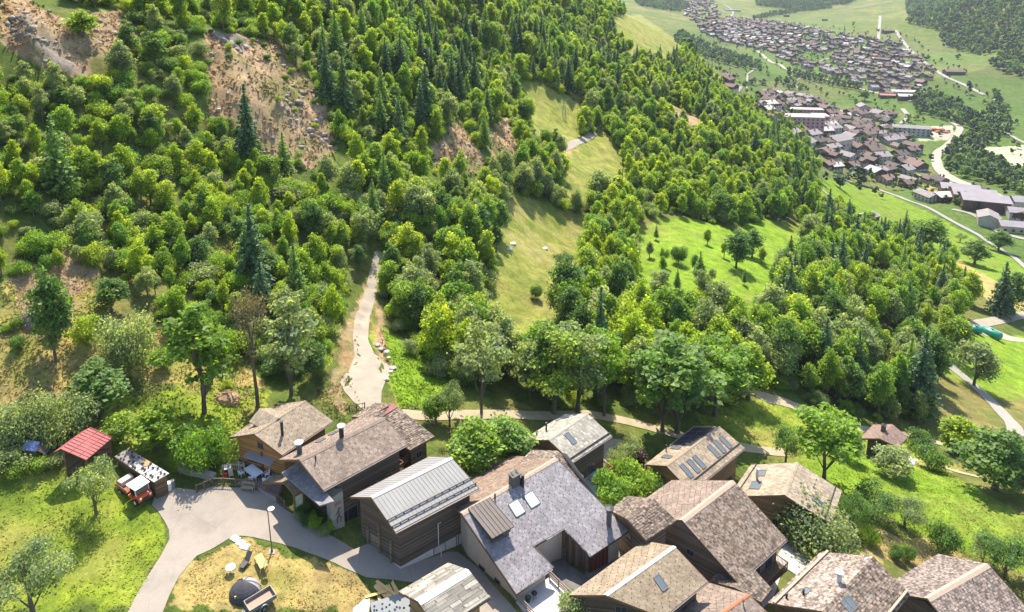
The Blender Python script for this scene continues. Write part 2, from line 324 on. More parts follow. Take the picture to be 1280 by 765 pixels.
def track(name, px, width, mat, lift=.05, kind='structure', wob=.04):
    pts = smooth_line([Vector(hit(*p).xy) for p in px]); w = width if isinstance(width, (list, tuple)) else [width] * len(px)
    L, Rr = [], []
    for i, p in enumerate(pts):
        d = (pts[min(i+1, len(pts)-1)] - pts[max(i-1, 0)]); d = d.normalized() if d.length > 1e-6 else Vector((1, 0)); n = Vector((-d.y, d.x))
        f = i / (len(pts) - 1) * (len(w) - 1); k = min(int(f), len(w) - 2) if len(w) > 1 else 0; ww = (w[k] + (w[min(k+1, len(w)-1)] - w[k]) * (f - k)) / 2
        L.append(p + n * ww * (1 + random.uniform(-wob, wob))); Rr.append(p - n * ww * (1 + random.uniform(-wob, wob)))
    vs = []; fs = []; dist = max(1, pts[0].length)
    for a, b in zip(L, Rr):
        for k in range(5):
            q = a.lerp(b, k / 4); vs.append((q.x, q.y, gz(q.x, q.y) + lift + dist * .0004 + (.02 if k in (1, 2, 3) else 0)))
    for i in range(len(L) - 1):
        for k in range(4): j = i * 5 + k; fs.append((j, j + 1, j + 6, j + 5))
    return setting(mesh_obj(name, vs, fs, mat, smooth=True), kind)
# ------------------------------------------------------------------ trees: a trunk mesh with limbs and a crown mesh of leaf clumps per kind
LEAF = {
 'fresh': leafmat('fresh_leaves', [(0, (0.140, 0.244, 0.034)), (0.25, (0.253, 0.372, 0.039)), (0.5, (0.153, 0.287, 0.049)), (0.75, (0.339, 0.421, 0.046)), (1, (0.180, 0.299, 0.063))], 0.6),
 'deep': leafmat('deep_green_leaves', [(0, (0.083, 0.159, 0.044)), (0.5, (0.144, 0.242, 0.059)), (1, (0.104, 0.193, 0.063))], 0.55),
 'grey': leafmat('grey_green_leaves', [(0, (0.206, 0.268, 0.132)), (0.5, (0.286, 0.348, 0.168)), (1, (0.237, 0.307, 0.127))], 0.55),
 'needle': leafmat('spruce_needles', [(0, (0.061, 0.124, 0.056)), (0.5, (0.102, 0.176, 0.068)), (1, (0.078, 0.149, 0.073))], 0.32),
 'larch': leafmat('larch_needles', [(0, (0.146, 0.250, 0.071)), (0.6, (0.213, 0.320, 0.083)), (1, (0.128, 0.226, 0.073))], 0.5),
 'dry': leafmat('dry_brown_leaves', [(0, (.16, .13, .075)), (1, (.13, .115, .06))], .3),
 'purple': leafmat('purple_leaves', [(0, (.075, .030, .035)), (1, (.06, .024, .030))], .3),
 'bright': leafmat('bright_leaves', [(0, (0.253, 0.366, 0.029)), (0.5, (0.339, 0.421, 0.037)), (1, (0.213, 0.329, 0.034))], 0.6),
 'blue': leafmat('far_wood_leaves', [(0, (0.040, 0.077, 0.035)), (0.5, (0.068, 0.119, 0.044)), (1, (0.053, 0.092, 0.044))], 0.3),
}
BARK = plain('bark', (.17, .13, .095), (.08, .062, .048), 6, .9, stretch=(1, 1, .25), bmp=.5)
def leaf_quads(pos, nrm, size, r, flat=1.0, elong=1.5):
    """one irregular four-cornered clump per position, facing roughly along its normal"""
    n = len(pos); t = r.normal(size=(n, 3)); nrm = nrm / np.linalg.norm(nrm, axis=1, keepdims=True)
    u = np.cross(nrm, t); u /= np.linalg.norm(u, axis=1, keepdims=True) + 1e-9; v = np.cross(nrm, u)
    s = size * r.uniform(.55, 1.45, (n, 1)); a = s * elong * .5; b = s * .5
    j = lambda: r.uniform(.6, 1.2, (n, 1)); fold = nrm * s * r.uniform(-.25, .25, (n, 1))
    q = np.stack([pos - u * a * j(), pos - v * b * j() + fold, pos + u * a * j(), pos + v * b * j() - fold], 1)
    return q.reshape(-1, 3)
def crown_mesh(name, q, mat):
    nq = len(q) // 4; me = np_mesh(name, q, np.arange(nq * 4).reshape(-1, 4)); me.materials.append(mat); return me
def trunk_mesh(name, H, r0, limbs, seed, lean=.04):
    rr = random.Random(seed); m = MB(); pts = [Vector((rr.uniform(-1, 1) * lean * H * t, rr.uniform(-1, 1) * lean * H * t, H * t - (.6 if t == 0 else 0))) for t in (0, .12, .3, .5, .7, .88)]
    m.tube(pts, [r0 * 1.35, r0, r0 * .8, r0 * .6, r0 * .36, r0 * .1], 7)
    for e in limbs:
        e = Vector(e); k = min(max(int((e.z / H) * 5 - 1), 1), 4); a = pts[k]; mid = a.lerp(e, .5) + Vector((0, 0, .06 * H))
        m.tube([a, mid, a.lerp(e, .95)], [r0 * .42, r0 * .24, r0 * .07], 5)
    o = bpy.data.meshes.new(name); o.from_pydata([tuple(v) for v in m.v], [], m.f); o.materials.append(BARK); return o
def broad(name, H, W, base, nb, nl, leaf, mat, seed, taper=.0, gap=.0, r0=None, blob=(.22, .40)):
    r = np.random.default_rng(seed); cz = (base + H) / 2; hz = (H - base) / 2; blobs = []
    for i in range(nb):
        while True:
            p = r.uniform(-1, 1, 3)
            if np.linalg.norm(p) < 1: break
        p = p / max(np.linalg.norm(p), .3) * r.uniform(.40, .90); w = W / 2 * (1 - taper * (p[2] * .5 + .5))
        b = r.uniform(*blob) * W / 2 * (1.15 - .35 * abs(p[2])); blobs.append((np.array([p[0] * w, p[1] * w, cz + p[2] * hz * .86]), b))
    qs = []
    for c, b in blobs:
        n = int(nl / nb * (b / (W * .19)) ** 1.6) + 20; d = r.normal(size=(n, 3)); d /= np.linalg.norm(d, axis=1, keepdims=True); d[:, 2] = np.where(r.random(n) < .45, np.abs(d[:, 2]), d[:, 2])
        rad = b * np.where(r.random(n) < .62, r.uniform(.72, 1.12, n), r.uniform(.1, .8, n)) * np.where(r.random(n) < .1, r.uniform(1.05, 1.5, n), 1); pos = c + d * rad[:, None] * np.array([1.05, 1.05, r.uniform(.75, 1.1)])
        if gap: k = (np.sin(pos[:, 0] * 2.3 + seed) * np.sin(pos[:, 1] * 2.1) * np.sin(pos[:, 2] * 2.6)) < (.62 - gap); pos, d = pos[k], d[k]
        qs.append(leaf_quads(pos, d * .7 + r.normal(size=pos.shape) * .55 + np.array([0, 0, .35]), leaf, r))
    cm = crown_mesh(name + '_crown', np.concatenate(qs), LEAF[mat])
    lim = [tuple(c) for c, b in blobs][:9]
    return cm, trunk_mesh(name + '_trunk', H * .93, r0 or H * .018, lim, seed), H
def spruce(name, H, W, seed, mat='needle', dens=1.0, low=.08, droop=.28):
    r = np.random.default_rng(seed); qs = []; nw = int(H * 2.1)
    for i in range(nw):
        t = i / (nw - 1); z = H * (low + (1 - low) * t); rad = W / 2 * (1 - t) ** .85 * r.uniform(.78, 1.12) + .08
        nbr = max(5, int(11 * (1 - t * .5)))
        for k in range(nbr):
            if r.random() > .93: continue
            a = 2 * math.pi * (k + r.uniform(-.35, .35)) / nbr + i * 1.1; L = rad * r.uniform(.75, 1.12); n = max(2, int(L / .2 * dens))
            s = np.linspace(.12, 1, n); p = np.stack([np.cos(a) * s * L, np.sin(a) * s * L, z - droop * L * s ** 1.5 + .10 * L * s ** 4], 1) + r.normal(size=(n, 3)) * .07
            up = np.array([np.cos(a) * .4, np.sin(a) * .4, 1.0]) + r.normal(size=(n, 3)) * .5
            qs.append(leaf_quads(p, up, .52 * (1 - .35 * t), r, elong=1.7))
            hang = p[::2] - np.array([0, 0, .16]); qs.append(leaf_quads(hang, r.normal(size=hang.shape) * [1, 1, .2], .42, r, elong=1.3))
    return crown_mesh(name + '_crown', np.concatenate(qs), LEAF[mat]), trunk_mesh(name + '_trunk', H * .97, H * .014, [], seed, .005), H
def bush(name, H, W, seed, mat, nb=12, nl=2800, leaf=.16):
    cm, tm, _ = broad(name, H, W, .05, nb, nl, leaf, mat, seed, blob=(.34, .55)); return cm, tm, H
PROTO = {
 'ash': [broad('ash', 12, 6.0, .5, 44, 6400, .27, 'fresh', 1, .50, .06), broad('ash', 13, 5.4, .5, 44, 6200, .27, 'fresh', 2, .55, .08), broad('ash', 11, 6.6, .4, 44, 6400, .28, 'fresh', 3, .35, .10)],
 'maple': [broad('maple', 10, 6.0, .4, 42, 6000, .27, 'deep', 4, .35, .05), broad('maple', 12, 5.8, .4, 44, 6000, .27, 'deep', 5, .5, .05)],
 'lime': [broad('lime', 11, 6.0, .4, 40, 6000, .27, 'bright', 6, .45, .08), broad('lime', 12, 5.2, .5, 40, 5800, .27, 'bright', 7, .55, .10)],
 'willow': [broad('willow', 11, 5.8, .4, 42, 6200, .25, 'grey', 8, .45, .08), broad('willow', 10, 6.2, .4, 42, 6000, .25, 'grey', 9, .35, .06)],
 'poplar': [broad('poplar', 14, 5.2, 3.0, 24, 8265, 0.201, 'grey', 10, .35, .18, .17, (.26, .42)), broad('poplar', 14, 5.6, 2.4, 26, 8265, 0.201, 'fresh', 12, .3, .16, .17, (.26, .42))],
 'openash': [broad('openash', 13, 5.6, 2.4, 34, 5200, .25, 'grey', 50, .3, .22, .12, (.17, .30)), broad('openash', 13, 5.2, 2.2, 32, 5200, .25, 'fresh', 51, .35, .20, .12, (.17, .30))],
 'tallash': [broad('tallash', 14, 6.2, 2.6, 40, 7600, .26, 'fresh', 52, .2, .14, .15, (.18, .32)), broad('tallash', 14, 5.8, 2.4, 40, 7600, .26, 'deep', 53, .2, .14, .15, (.18, .32))],
 'dead': [broad('dead', 12, 5.2, 3.6, 22, 3168, 0.138, 'dry', 13, .2, .25, .20, (.25, .4))],
 'apple': [broad('apple', 5.2, 5.2, 1.5, 14, 6336, 0.126, 'grey', 14, 0, .10, .15), broad('apple', 5, 4.8, 1.2, 13, 5785, 0.126, 'deep', 15, 0, .12, .15)],
 'spruce': [spruce('spruce', 17, 6.8, 20), spruce('spruce', 17, 5.8, 21), spruce('spruce', 15, 6.2, 22)],
 'larch': [spruce('larch', 16, 6.4, 23, 'larch', .8, .15, .15), spruce('larch', 16, 5.6, 24, 'larch', .75, .2, .12)],
 'column': [broad('column', 10, 4.6, .2, 22, 7163, 0.19, 'bright', 25, .85)],
 'hazel': [bush('hazel', 3.4, 4.2, 30, 'fresh'), bush('hazel', 3.8, 3.8, 31, 'fresh'), bush('hazel', 3.2, 4.4, 32, 'fresh'), bush('hazel', 3.2, 4.2, 37, 'grey')],
 'thuja': [bush('thuja', 3.0, 3.0, 33, 'fresh', 14, 4200, .13)], 'greybush': [bush('greybush', 3.6, 5.2, 34, 'grey', 16, 6500, .15)],
 'plum': [bush('plum', 3.4, 2.8, 35, 'purple', 12, 2600, .13)], 'deepbush': [bush('deepbush', 3.4, 3.8, 36, 'deep', 13, 3400, .16)],
 'farwood': [broad('farwood', 11, 8, .8, 9, 330, 1.05, 'blue', 40, .2), broad('farwood', 12, 7, .8, 9, 330, 1.0, 'blue', 41, .4), broad('farwood', 10, 8, .6, 8, 300, 1.05, 'deep', 42, .2)],
}
KINDNAME = {'ash': 'broadleaf_tree', 'maple': 'broadleaf_tree', 'lime': 'broadleaf_tree', 'willow': 'broadleaf_tree', 'poplar': 'broadleaf_tree', 'dead': 'broadleaf_tree', 'openash': 'broadleaf_tree', 'tallash': 'broadleaf_tree', 'column': 'broadleaf_tree', 'farwood': 'valley_tree',
            'apple': 'fruit_tree', 'spruce': 'conifer_tree', 'larch': 'conifer_tree', 'hazel': 'shrub', 'thuja': 'shrub', 'greybush': 'shrub', 'plum': 'shrub', 'deepbush': 'shrub'}
FIRST = {}       # (kind, variant) -> the crown and trunk objects first made with those meshes
N_TREES = [0]
def plant(kind, x, y, h, label, group=None, wf=1.0, var=None, z=None, trunk=True):
    v = random.randrange(len(PROTO[kind])) if var is None else var; cm, tm, H = PROTO[kind][v]; s = h / H; nm = KINDNAME[kind]
    z = gz(x, y) if z is None else z
    t = thing(nm, (x, y, z), label, 'shrub' if nm == 'shrub' else 'tree', group, random.uniform(0, 6.28)); t.scale = (s * wf, s * wf, s)
    c = bpy.data.objects.new('crown', cm); COL.objects.link(c); c.parent = t; b = None
    if trunk: b = bpy.data.objects.new('stem' if nm == 'shrub' else 'trunk', tm); COL.objects.link(b); b.parent = t
    FIRST.setdefault((kind, v), (c, b)); N_TREES[0] += 1
    return t
def plant_px(kind, bx, by, top, wpx, label, group=None, var=None):
    """base pixel on the ground, top and width as seen; real height and width follow from the distance"""
    p = hit(bx, by); Z = project(p.x, p.y, p.z)[2]; h = 1.0
    for _ in range(12):
        _, yy, _z = project(p.x, p.y, p.z + h); h *= max(.3, min(3, (by - top) / max(by - float(yy), .2)))
    v = (random.randrange(len(PROTO[kind])) if var is None else var); cm, tm, H = PROTO[kind][v]
    co = np.empty(len(cm.vertices) * 3, np.float32); cm.vertices.foreach_get('co', co); co = co.reshape(-1, 3); W = np.percentile(np.abs(co[:, :2]), 97) * 2.05
    wf = min(max(wpx * float(Z) / F_PX / (W * h / H), .45), 2.2)
    return plant(kind, p.x, p.y, h, label, group, wf, v, p.z)

def swarm(name, xs, ys, scales, rots, protos, label=None, wf=None, trunks=True):
    """ONE object of kind stuff: the same trees set on many points by geometry nodes"""
    n = len(xs); zs = ground(np.array(xs), np.array(ys)); me = bpy.data.meshes.new(name); me.vertices.add(n)
    me.vertices.foreach_set('co', np.stack([xs, ys, zs], 1).astype(np.float32).ravel())
    a = me.attributes.new('size', 'FLOAT_VECTOR', 'POINT'); sc = np.array(scales); wv = sc * (wf if wf is not None else 1); a.data.foreach_set('vector', np.stack([wv, wv, sc], 1).astype(np.float32).ravel())
    a = me.attributes.new('turn', 'FLOAT_VECTOR', 'POINT'); a.data.foreach_set('vector', np.stack([np.zeros(n), np.zeros(n), rots], 1).astype(np.float32).ravel())
    a = me.attributes.new('sort', 'INT', 'POINT'); a.data.foreach_set('value', rng.integers(0, len(protos), n).astype(np.int32))
    o = bpy.data.objects.new(name, me); COL.objects.link(o); setting(o, 'stuff')
    if label: o['label'] = label
    g = bpy.data.node_groups.new(name, 'GeometryNodeTree'); g.interface.new_socket('Geometry', in_out='INPUT', socket_type='NodeSocketGeometry'); g.interface.new_socket('Geometry', in_out='OUTPUT', socket_type='NodeSocketGeometry')
    gi = g.nodes.new('NodeGroupInput'); go = g.nodes.new('NodeGroupOutput'); ip = g.nodes.new('GeometryNodeInstanceOnPoints'); ip.inputs['Pick Instance'].default_value = True
    jn = g.nodes.new('GeometryNodeJoinGeometry')
    for c, b in protos:
        srcs = []
        for ob in ((c, b) if trunks else (c,)):
            if ob is None: continue
            oi = g.nodes.new('GeometryNodeObjectInfo'); oi.inputs['Object'].default_value = ob; oi.transform_space = 'ORIGINAL'; srcs.append(oi.outputs['Geometry'])
        if len(srcs) == 2:
            j2 = g.nodes.new('GeometryNodeJoinGeometry'); [g.links.new(s, j2.inputs[0]) for s in srcs]; s = j2.outputs[0]
        else: s = srcs[0]
        ti = g.nodes.new('GeometryNodeGeometryToInstance'); g.links.new(s, ti.inputs[0]); g.links.new(ti.outputs[0], jn.inputs[0])
    def attr(nm, ty):
        q = g.nodes.new('GeometryNodeInputNamedAttribute'); q.data_type = ty; q.inputs['Name'].default_value = nm; return q.outputs['Attribute']
    g.links.new(gi.outputs[0], ip.inputs['Points']); g.links.new(jn.outputs[0], ip.inputs['Instance']); g.links.new(attr('sort', 'INT'), ip.inputs['Instance Index'])
    g.links.new(attr('turn', 'FLOAT_VECTOR'), ip.inputs['Rotation']); g.links.new(attr('size', 'FLOAT_VECTOR'), ip.inputs['Scale']); g.links.new(ip.outputs[0], go.inputs[0])
    md = o.modifiers.new('spread', 'NODES'); md.node_group = g; return o
def protos_of(kinds):
    out = []
    for k in kinds:
        for v in range(len(PROTO[k])):
            if (k, v) in FIRST: out.append((FIRST[(k, v)], PROTO[k][v][2]))
    return out

# ------------------------------------------------------------------ the trees one can tell apart
HERO = [ # kind, base x, base y, top y, width, label
 ('maple',126,520,446,76,'round dark green tree on the dry slope behind the grey-green thicket'),
 ('openash',255,516,368,78,'tall leafy tree with slim trunks standing left of the half-dead tree'),
 ('dead',322,509,345,48,'half-dead tall tree with brown twigs behind the chalet with orange wood walls'),
 ('openash',364,494,352,72,'tall airy tree right of the half-dead tree, above the brown-roofed chalet'),
 ('apple',120,642,572,52,'small grey-green fruit tree on the lawn beside the orange transporter'),
 ('apple',42,772,686,88,'broad fruit tree in the bottom left corner of the lawn'),
 ('lime',196,563,503,84,'big bright green bushy tree behind the long shed with stones on its roof'),
 ('ash',150,553,512,56,'round green tree between the red tin roof and the big bright bushy tree'),
 ('ash',238,575,528,44,'small green tree right of the big bright bushy tree above the garden wall'),
 ('apple',562,532,476,36,'slim dark tree beside the path behind the roof of rough stone slabs'),
 ('ash',545,528,488,28,'small tree next to the slim dark tree by the path'),
 ('openash',602,517,383,58,'tall slim tree with a straight trunk beside the path, left of the grey-green poplar pair'),
 ('poplar',692,517,395,78,'wide grey-green poplar behind the chalet with pale shingles'),
 ('poplar',722,516,392,60,'grey-green poplar standing close to the wide one behind the pale-shingled chalet'),
 ('tallash',755,520,402,50,'dark-stemmed bright green tree right of the poplars by the field path'),
 ('tallash',828,540,420,70,'left of the three tall trees behind the solar-panel roof'),
 ('tallash',846,541,403,92,'tallest of the three tall trees behind the solar-panel roof'),
 ('tallash',893,520,418,75,'right one of the three tall trees behind the solar-panel roof, at the meadow edge'),
 ('column',935,500,418,42,'yellow-green column-shaped tree at the end of the gravel track in the meadow'),
 ('willow',912,505,448,40,'low grey tree at the foot of the yellow-green column-shaped tree'),
 ('tallash',1030,600,500,70,'leafy tall tree behind the chalet with beige shingles and skylights'),
 ('apple',982,578,530,40,'small fruit tree on the meadow left of the leafy tall tree'),
 ('apple',1062,660,614,42,'light fruit tree right of the beige-shingled chalet'),
 ('apple',1092,645,604,52,'dense dark fruit tree in the middle of the row in the right meadow'),
 ('apple',1130,660,622,44,'rounded dark fruit tree at the right end of the row in the meadow'),
 ('apple',1228,705,672,34,'thin fruit tree behind the stone roof in the lower right corner'),
 ('apple',1256,722,668,56,'crooked open fruit tree next to the thin one in the lower right corner'),
 ('lime',1196,566,514,54,'bright green tree beside the field lane right of the small brown barn'),
 ('maple',1243,612,532,78,'big dense tree at the right edge of the meadow below the lane'),
 ('maple',1275,600,545,50,'dense tree cut by the right edge of the picture beside the lane'),
 ('maple',1060,574,532,26,'dark tree standing left of the small brown barn in the meadow'),
 ('willow',1115,592,557,42,'grey-green tree in front of the small brown barn in the meadow'),
 ('willow',1217,482,418,42,'grey-green tree on the bright meadow below the green tanks'),
 ('spruce',1249,394,328,26,'dark conifer beside the round tree above the green tanks'),
 ('maple',1264,392,334,34,'round tree beside the dark conifer above the green tanks'),
 ('maple',1218,330,297,28,'lone round tree on the valley meadow below the grey halls'),
 ('maple',1248,314,284,38,'broad tree by the white lane in front of the grey halls'),
 ('apple',1200,303,291,13,'tiny round tree on the valley meadow above the lone round tree'),
 ('ash',1160,318,268,40,'big light green tree at the edge of the valley meadow'),
 ('ash',1146,305,270,30,'light green tree left of the big one at the edge of the valley meadow'),
 ('apple',704,338,312,24,'small round tree in the dry hillside meadow'),
 ('deepbush',670,373,354,14,'small dark bush alone in the dry hillside meadow'),
 ('willow',702,402,336,34,'open grey-green tree at the right edge of the dry hillside meadow'),
 ('lime',770,250,214,24,'slim tree beside the power pole on the slope'),
 ('spruce',312,207,106,30,'tall lone conifer standing on the bare scree slope'),
 ('larch',356,222,166,22,'slim larch at the foot of the bare scree slope'),
 ('lime',104,46,8,32,'round bush-like tree on the bare rock in the upper left'),
 ('maple',70,452,330,44,'leafy tree over dark bushes on the dry left slope'),
 ('larch',517,578,547,20,'small conifer between the large brown roof and the metal-roofed barn'),
 ('ash',596,600,520,58,'green tree left of the pair behind the large slate roof'),
 ('ash',632,590,514,60,'bright tree at the right of the pair behind the large slate roof'),
 ('greybush',577,598,556,36,'grey-green bush behind the ridge of the metal-roofed barn'),
 ('greybush',1022,690,637,84,'wide grey-green hazel bush in front of the beige-shingled chalet'),
 ('thuja',762,634,594,44,'bright yellow-green bush beside the slate roof corner'),
 ('thuja',792,622,582,46,'bright green bush with a flagpole in front of it'),
 ('deepbush',815,618,590,30,'dark green bush left of the solar-panel roof, behind the flagpole'),
 ('plum',797,580,560,22,'purple-leaved bush left of the solar-panel roof'),
 ('greybush',786,573,551,30,'silvery bush beside the gravel yard of the pale-shingled chalet'),
 ('greybush',773,584,566,22,'lower silvery bush at the corner of the gravel yard'),
 ('plum',860,608,590,26,'reddish bush in front of the skylit roof with solar panels'),
 ('greybush',34,556,502,62,'large grey-green thicket left of the red-roofed shed'),
 ('greybush',82,549,497,58,'grey-green thicket right behind the red-roofed shed'),
 ('hazel',26,592,574,30,'low leafy row of garden plants below the tarpaulin shed'),
 ('hazel',48,586,571,30,'middle of the leafy garden row at the top of the lawn'),
 ('hazel',68,582,568,26,'right end of the leafy garden row at the top of the lawn'),
 ('hazel',8,590,560,44,'low green hedge bush at the left edge of the lawn'),
 ('deepbush',1178,690,652,32,'dark rounded bush on the dry bank in the right meadow'),
 ('deepbush',1120,699,680,17,'left of two small clipped bushes on the dry bank'),
 ('deepbush',1134,700,680,16,'right of two small clipped bushes on the dry bank'),
 ('hazel',1087,680,662,22,'low bush on the dry bank below the row of fruit trees'),
 ('deepbush',1150,562,538,30,'dark bush beside the lane right of the small brown barn'),
 ('deepbush',1163,586,556,34,'round dark bush by the pale stones in the meadow'),
 ('hazel',246,590,545,42,'light green garden bush left of the orange wood chalet'),
 ('hazel',272,578,536,38,'tall garden shrub next to the orange wood chalet wall'),
 ('hazel',715,772,742,36,'green shrub at the terrace railing of the slate-roofed house'),
 ('deepbush',22,412,395,12,'upper of two clipped round bushes on the dry left slope'),
 ('deepbush',22,436,418,15,'lower of two clipped round bushes on the dry left slope'),
 ('maple',140,390,345,34,'dense small tree on the dry left slope below the forest edge'),
 ('deepbush',205,460,430,20,'dark upright bush at the top of the green garden slope'),
 ('greybush',166,462,400,58,'grey bush thicket on the dry left slope'),
 ('hazel',108,432,398,30,'low dark bushes at the foot of the dry left slope'),
 ('apple',830,333,306,12,'slim small tree on the bright green hillside clearing'),
 ('maple',920,335,285,30,'dark tree group left in the bright green hillside clearing'),
 ('maple',940,322,284,26,'round tree in the middle of the bright green hillside clearing'),
 ('larch',874,352,314,14,'slim dark young conifer on the bright green hillside clearing'),
 ('larch',987,322,294,12,'narrow young conifer at the right of the bright green clearing'),
 ('willow',978,340,306,20,'light tree standing low on the bright green clearing'),
 ('deepbush',848,330,304,18,'dark bush at the upper left of the bright green clearing'),
 ('hazel',768,600,578,24,'green shrub between the pale-shingled chalet and the gravel yard'),
]
for k, bx, by, ty, wpx, lb in HERO: plant_px(k, bx, by, ty, wpx, lb)
# unseen-from-nothing kinds used only in the woods get their first object there
# ------------------------------------------------------------------ the woods
F_MAIN = P('-200,-60 800,-60 800,10 835,45 870,75 905,120 1000,165 1022,225 1020,262 1080,285 1120,300 1150,310 1190,330 1190,350 1212,380 1196,408 1200,432 1190,462 1162,480 1170,520 1150,530 1090,525 1010,500 962,478 935,488 890,508 800,502 760,506 680,510 625,508 575,488 545,458 482,395 480,345 450,338 430,372 415,425 398,482 330,458 290,470 235,430 210,395 130,335 60,345 0,345 -200,300')
F_CLEAR = Z_SCREE[:5] + Z_SCREE[6:] + [P('0,-5 60,-5 168,22 172,66 120,108 60,102 0,72'), P('258,100 262,152 300,165 330,228 404,240 440,215 424,180 402,118'), P('600,365 700,380 712,440 690,456 640,452 610,420'), P('540,186 573,150 592,177 620,225 600,246 550,232'),
  P('702,183 753,164 782,197 785,236 715,262 704,232'), P('636,240 668,250 700,262 742,278 728,330 708,392 655,424 598,392 620,340'), Z_DRYGRASS[3], P('764,22 800,18 858,58 840,80 800,76 775,56'), Z_DRYGRASS[5], Z_DRYGRASS[8], P('650,98 684,108 732,134 722,192 680,186 658,155'),
  P('792,286 822,274 858,270 912,288 957,274 999,280 1006,328 970,366 928,404 890,402 846,410 798,400'), P('890,375 950,395 935,450 910,430'), P('1085,405 1110,412 1132,440 1118,452 1095,440'),
  P('455,310 480,310 482,350 452,350'),P('415,500 420,440 436,380 460,335 480,335 480,420 495,470 560,480 570,512 500,515')]
kinds_near = ['ash', 'ash', 'maple', 'lime', 'willow', 'hazel']
ROADGAP = P('436,490 424,478 440,440 440,400 446,375 458,335 464,312 482,312 476,370 466,405 470,440 495,462 480,480 478,520 440,512')
def scatter(poly, clear, spacing, rmax, jit=.45, rmin=60):
    pts = [hit(min(max(px, -80), 1360), min(max(py, 1), 764)) for px, py in poly]
    g = np.array([(p.x, p.y) for p in pts]); x0, y0 = g.min(0) - 60; x1, y1 = g.max(0) + 60; x0 = max(x0, -rmax); y1 = min(y1, rmax)
    gx, gy = np.meshgrid(np.arange(x0, x1, spacing), np.arange(max(y0, 20), y1, spacing)); gx = gx + rng.uniform(-jit, jit, gx.shape) * spacing; gy = gy + rng.uniform(-jit, jit, gy.shape) * spacing
    gx, gy = gx.ravel(), gy.ravel(); z = ground(gx, gy); px, py, Z = project(gx, gy, z); ok = (Z > rmin) & (Z < rmax) & inpoly(px, py, poly)
    for c in list(clear) + [ROADGAP]: ok &= ~inpoly(px, py, c)
    return gx[ok], gy[ok], z[ok], px[ok], py[ok], Z[ok]
fx, fy, fz, fpx, fpy, fZ = scatter(F_MAIN, F_CLEAR, 3.45, 900)
# thin out: fewer small trees far off, and gaps where the soil is thin
keep = rng.random(len(fx)) < np.where(fZ < 160, .92, np.where(fZ < 300, .66, .42)); keep &= ~((fbm(fx, fy, 20, 201) > .21) & (rng.random(len(fx)) < .72)); keep &= ~(inpoly(fpx, fpy, P('540,60 640,70 670,150 650,222 600,236 540,196')) & (rng.random(len(fx)) < .45)); keep &= ~(inpoly(fpx, fpy, P('0,-20 260,-20 430,60 430,200 250,160 170,120 0,110')) & (rng.random(len(fx)) < .42)); keep &= (fpx > -60) & (fpx < 1340) & (fpy > -40)
fx, fy, fz, fpx, fpy, fZ = (a[keep] for a in (fx, fy, fz, fpx, fpy, fZ))
# few trees stand on bare ground
cn = fbm(fx, fy, 45, 210)
con_p = np.where((fpx > 380) & (fpx < 620) & (fpy < 190), .30, np.where((fpx > 600) & (fpx < 900) & (fpy < 120), .20, np.where(fpx > 960, .10, .06))) + cn * .35
con_p = np.where(fpx < 300, con_p * .5 , con_p)
u = rng.random(len(fx)); kind = np.where(u < con_p, np.where(rng.random(len(fx)) < .6, 'spruce', 'larch'), '').astype(object)
for i in np.where(kind == '')[0]:
    a = fbm(np.array([fx[i]]), np.array([fy[i]]), 28, 220)[0] + rng.normal() * .20; right = fpx[i] > 880
    if fpx[i] < 480 and fpy[i] > 215: kind[i] = 'hazel' if rng.random() < .26 else ('lime' if a > .12 else 'ash' if a > -.10 else 'maple' if a > -.22 else 'willow')
    else: kind[i] = 'hazel' if rng.random() < .08 else ('lime' if a > (.17 if not right else .24) else 'ash' if a > -.02 else 'maple' if a > -.13 else 'willow' if rng.random() < .75 else 'poplar')
slope_small = np.clip((fpx - 380) / 220, 0, 1) + np.clip((140 - fpy) / 90, 0, 1) * .8
hh = np.where(kind == 'spruce', rng.uniform(10, 17.5, len(fx)), np.where(kind == 'larch', rng.uniform(10, 15.5, len(fx)), np.where(kind == 'hazel', rng.uniform(2.4, 4.2, len(fx)), (6.2 + 3.6 * np.clip(slope_small, 0, 1)) * rng.uniform(.62, 1.42, len(fx)))))
hh = np.where((fpx > 560) & (fpy > 380) & (kind != 'hazel'), hh * 1.12, hh)
wfac = rng.uniform(.80, 1.25, len(fx))
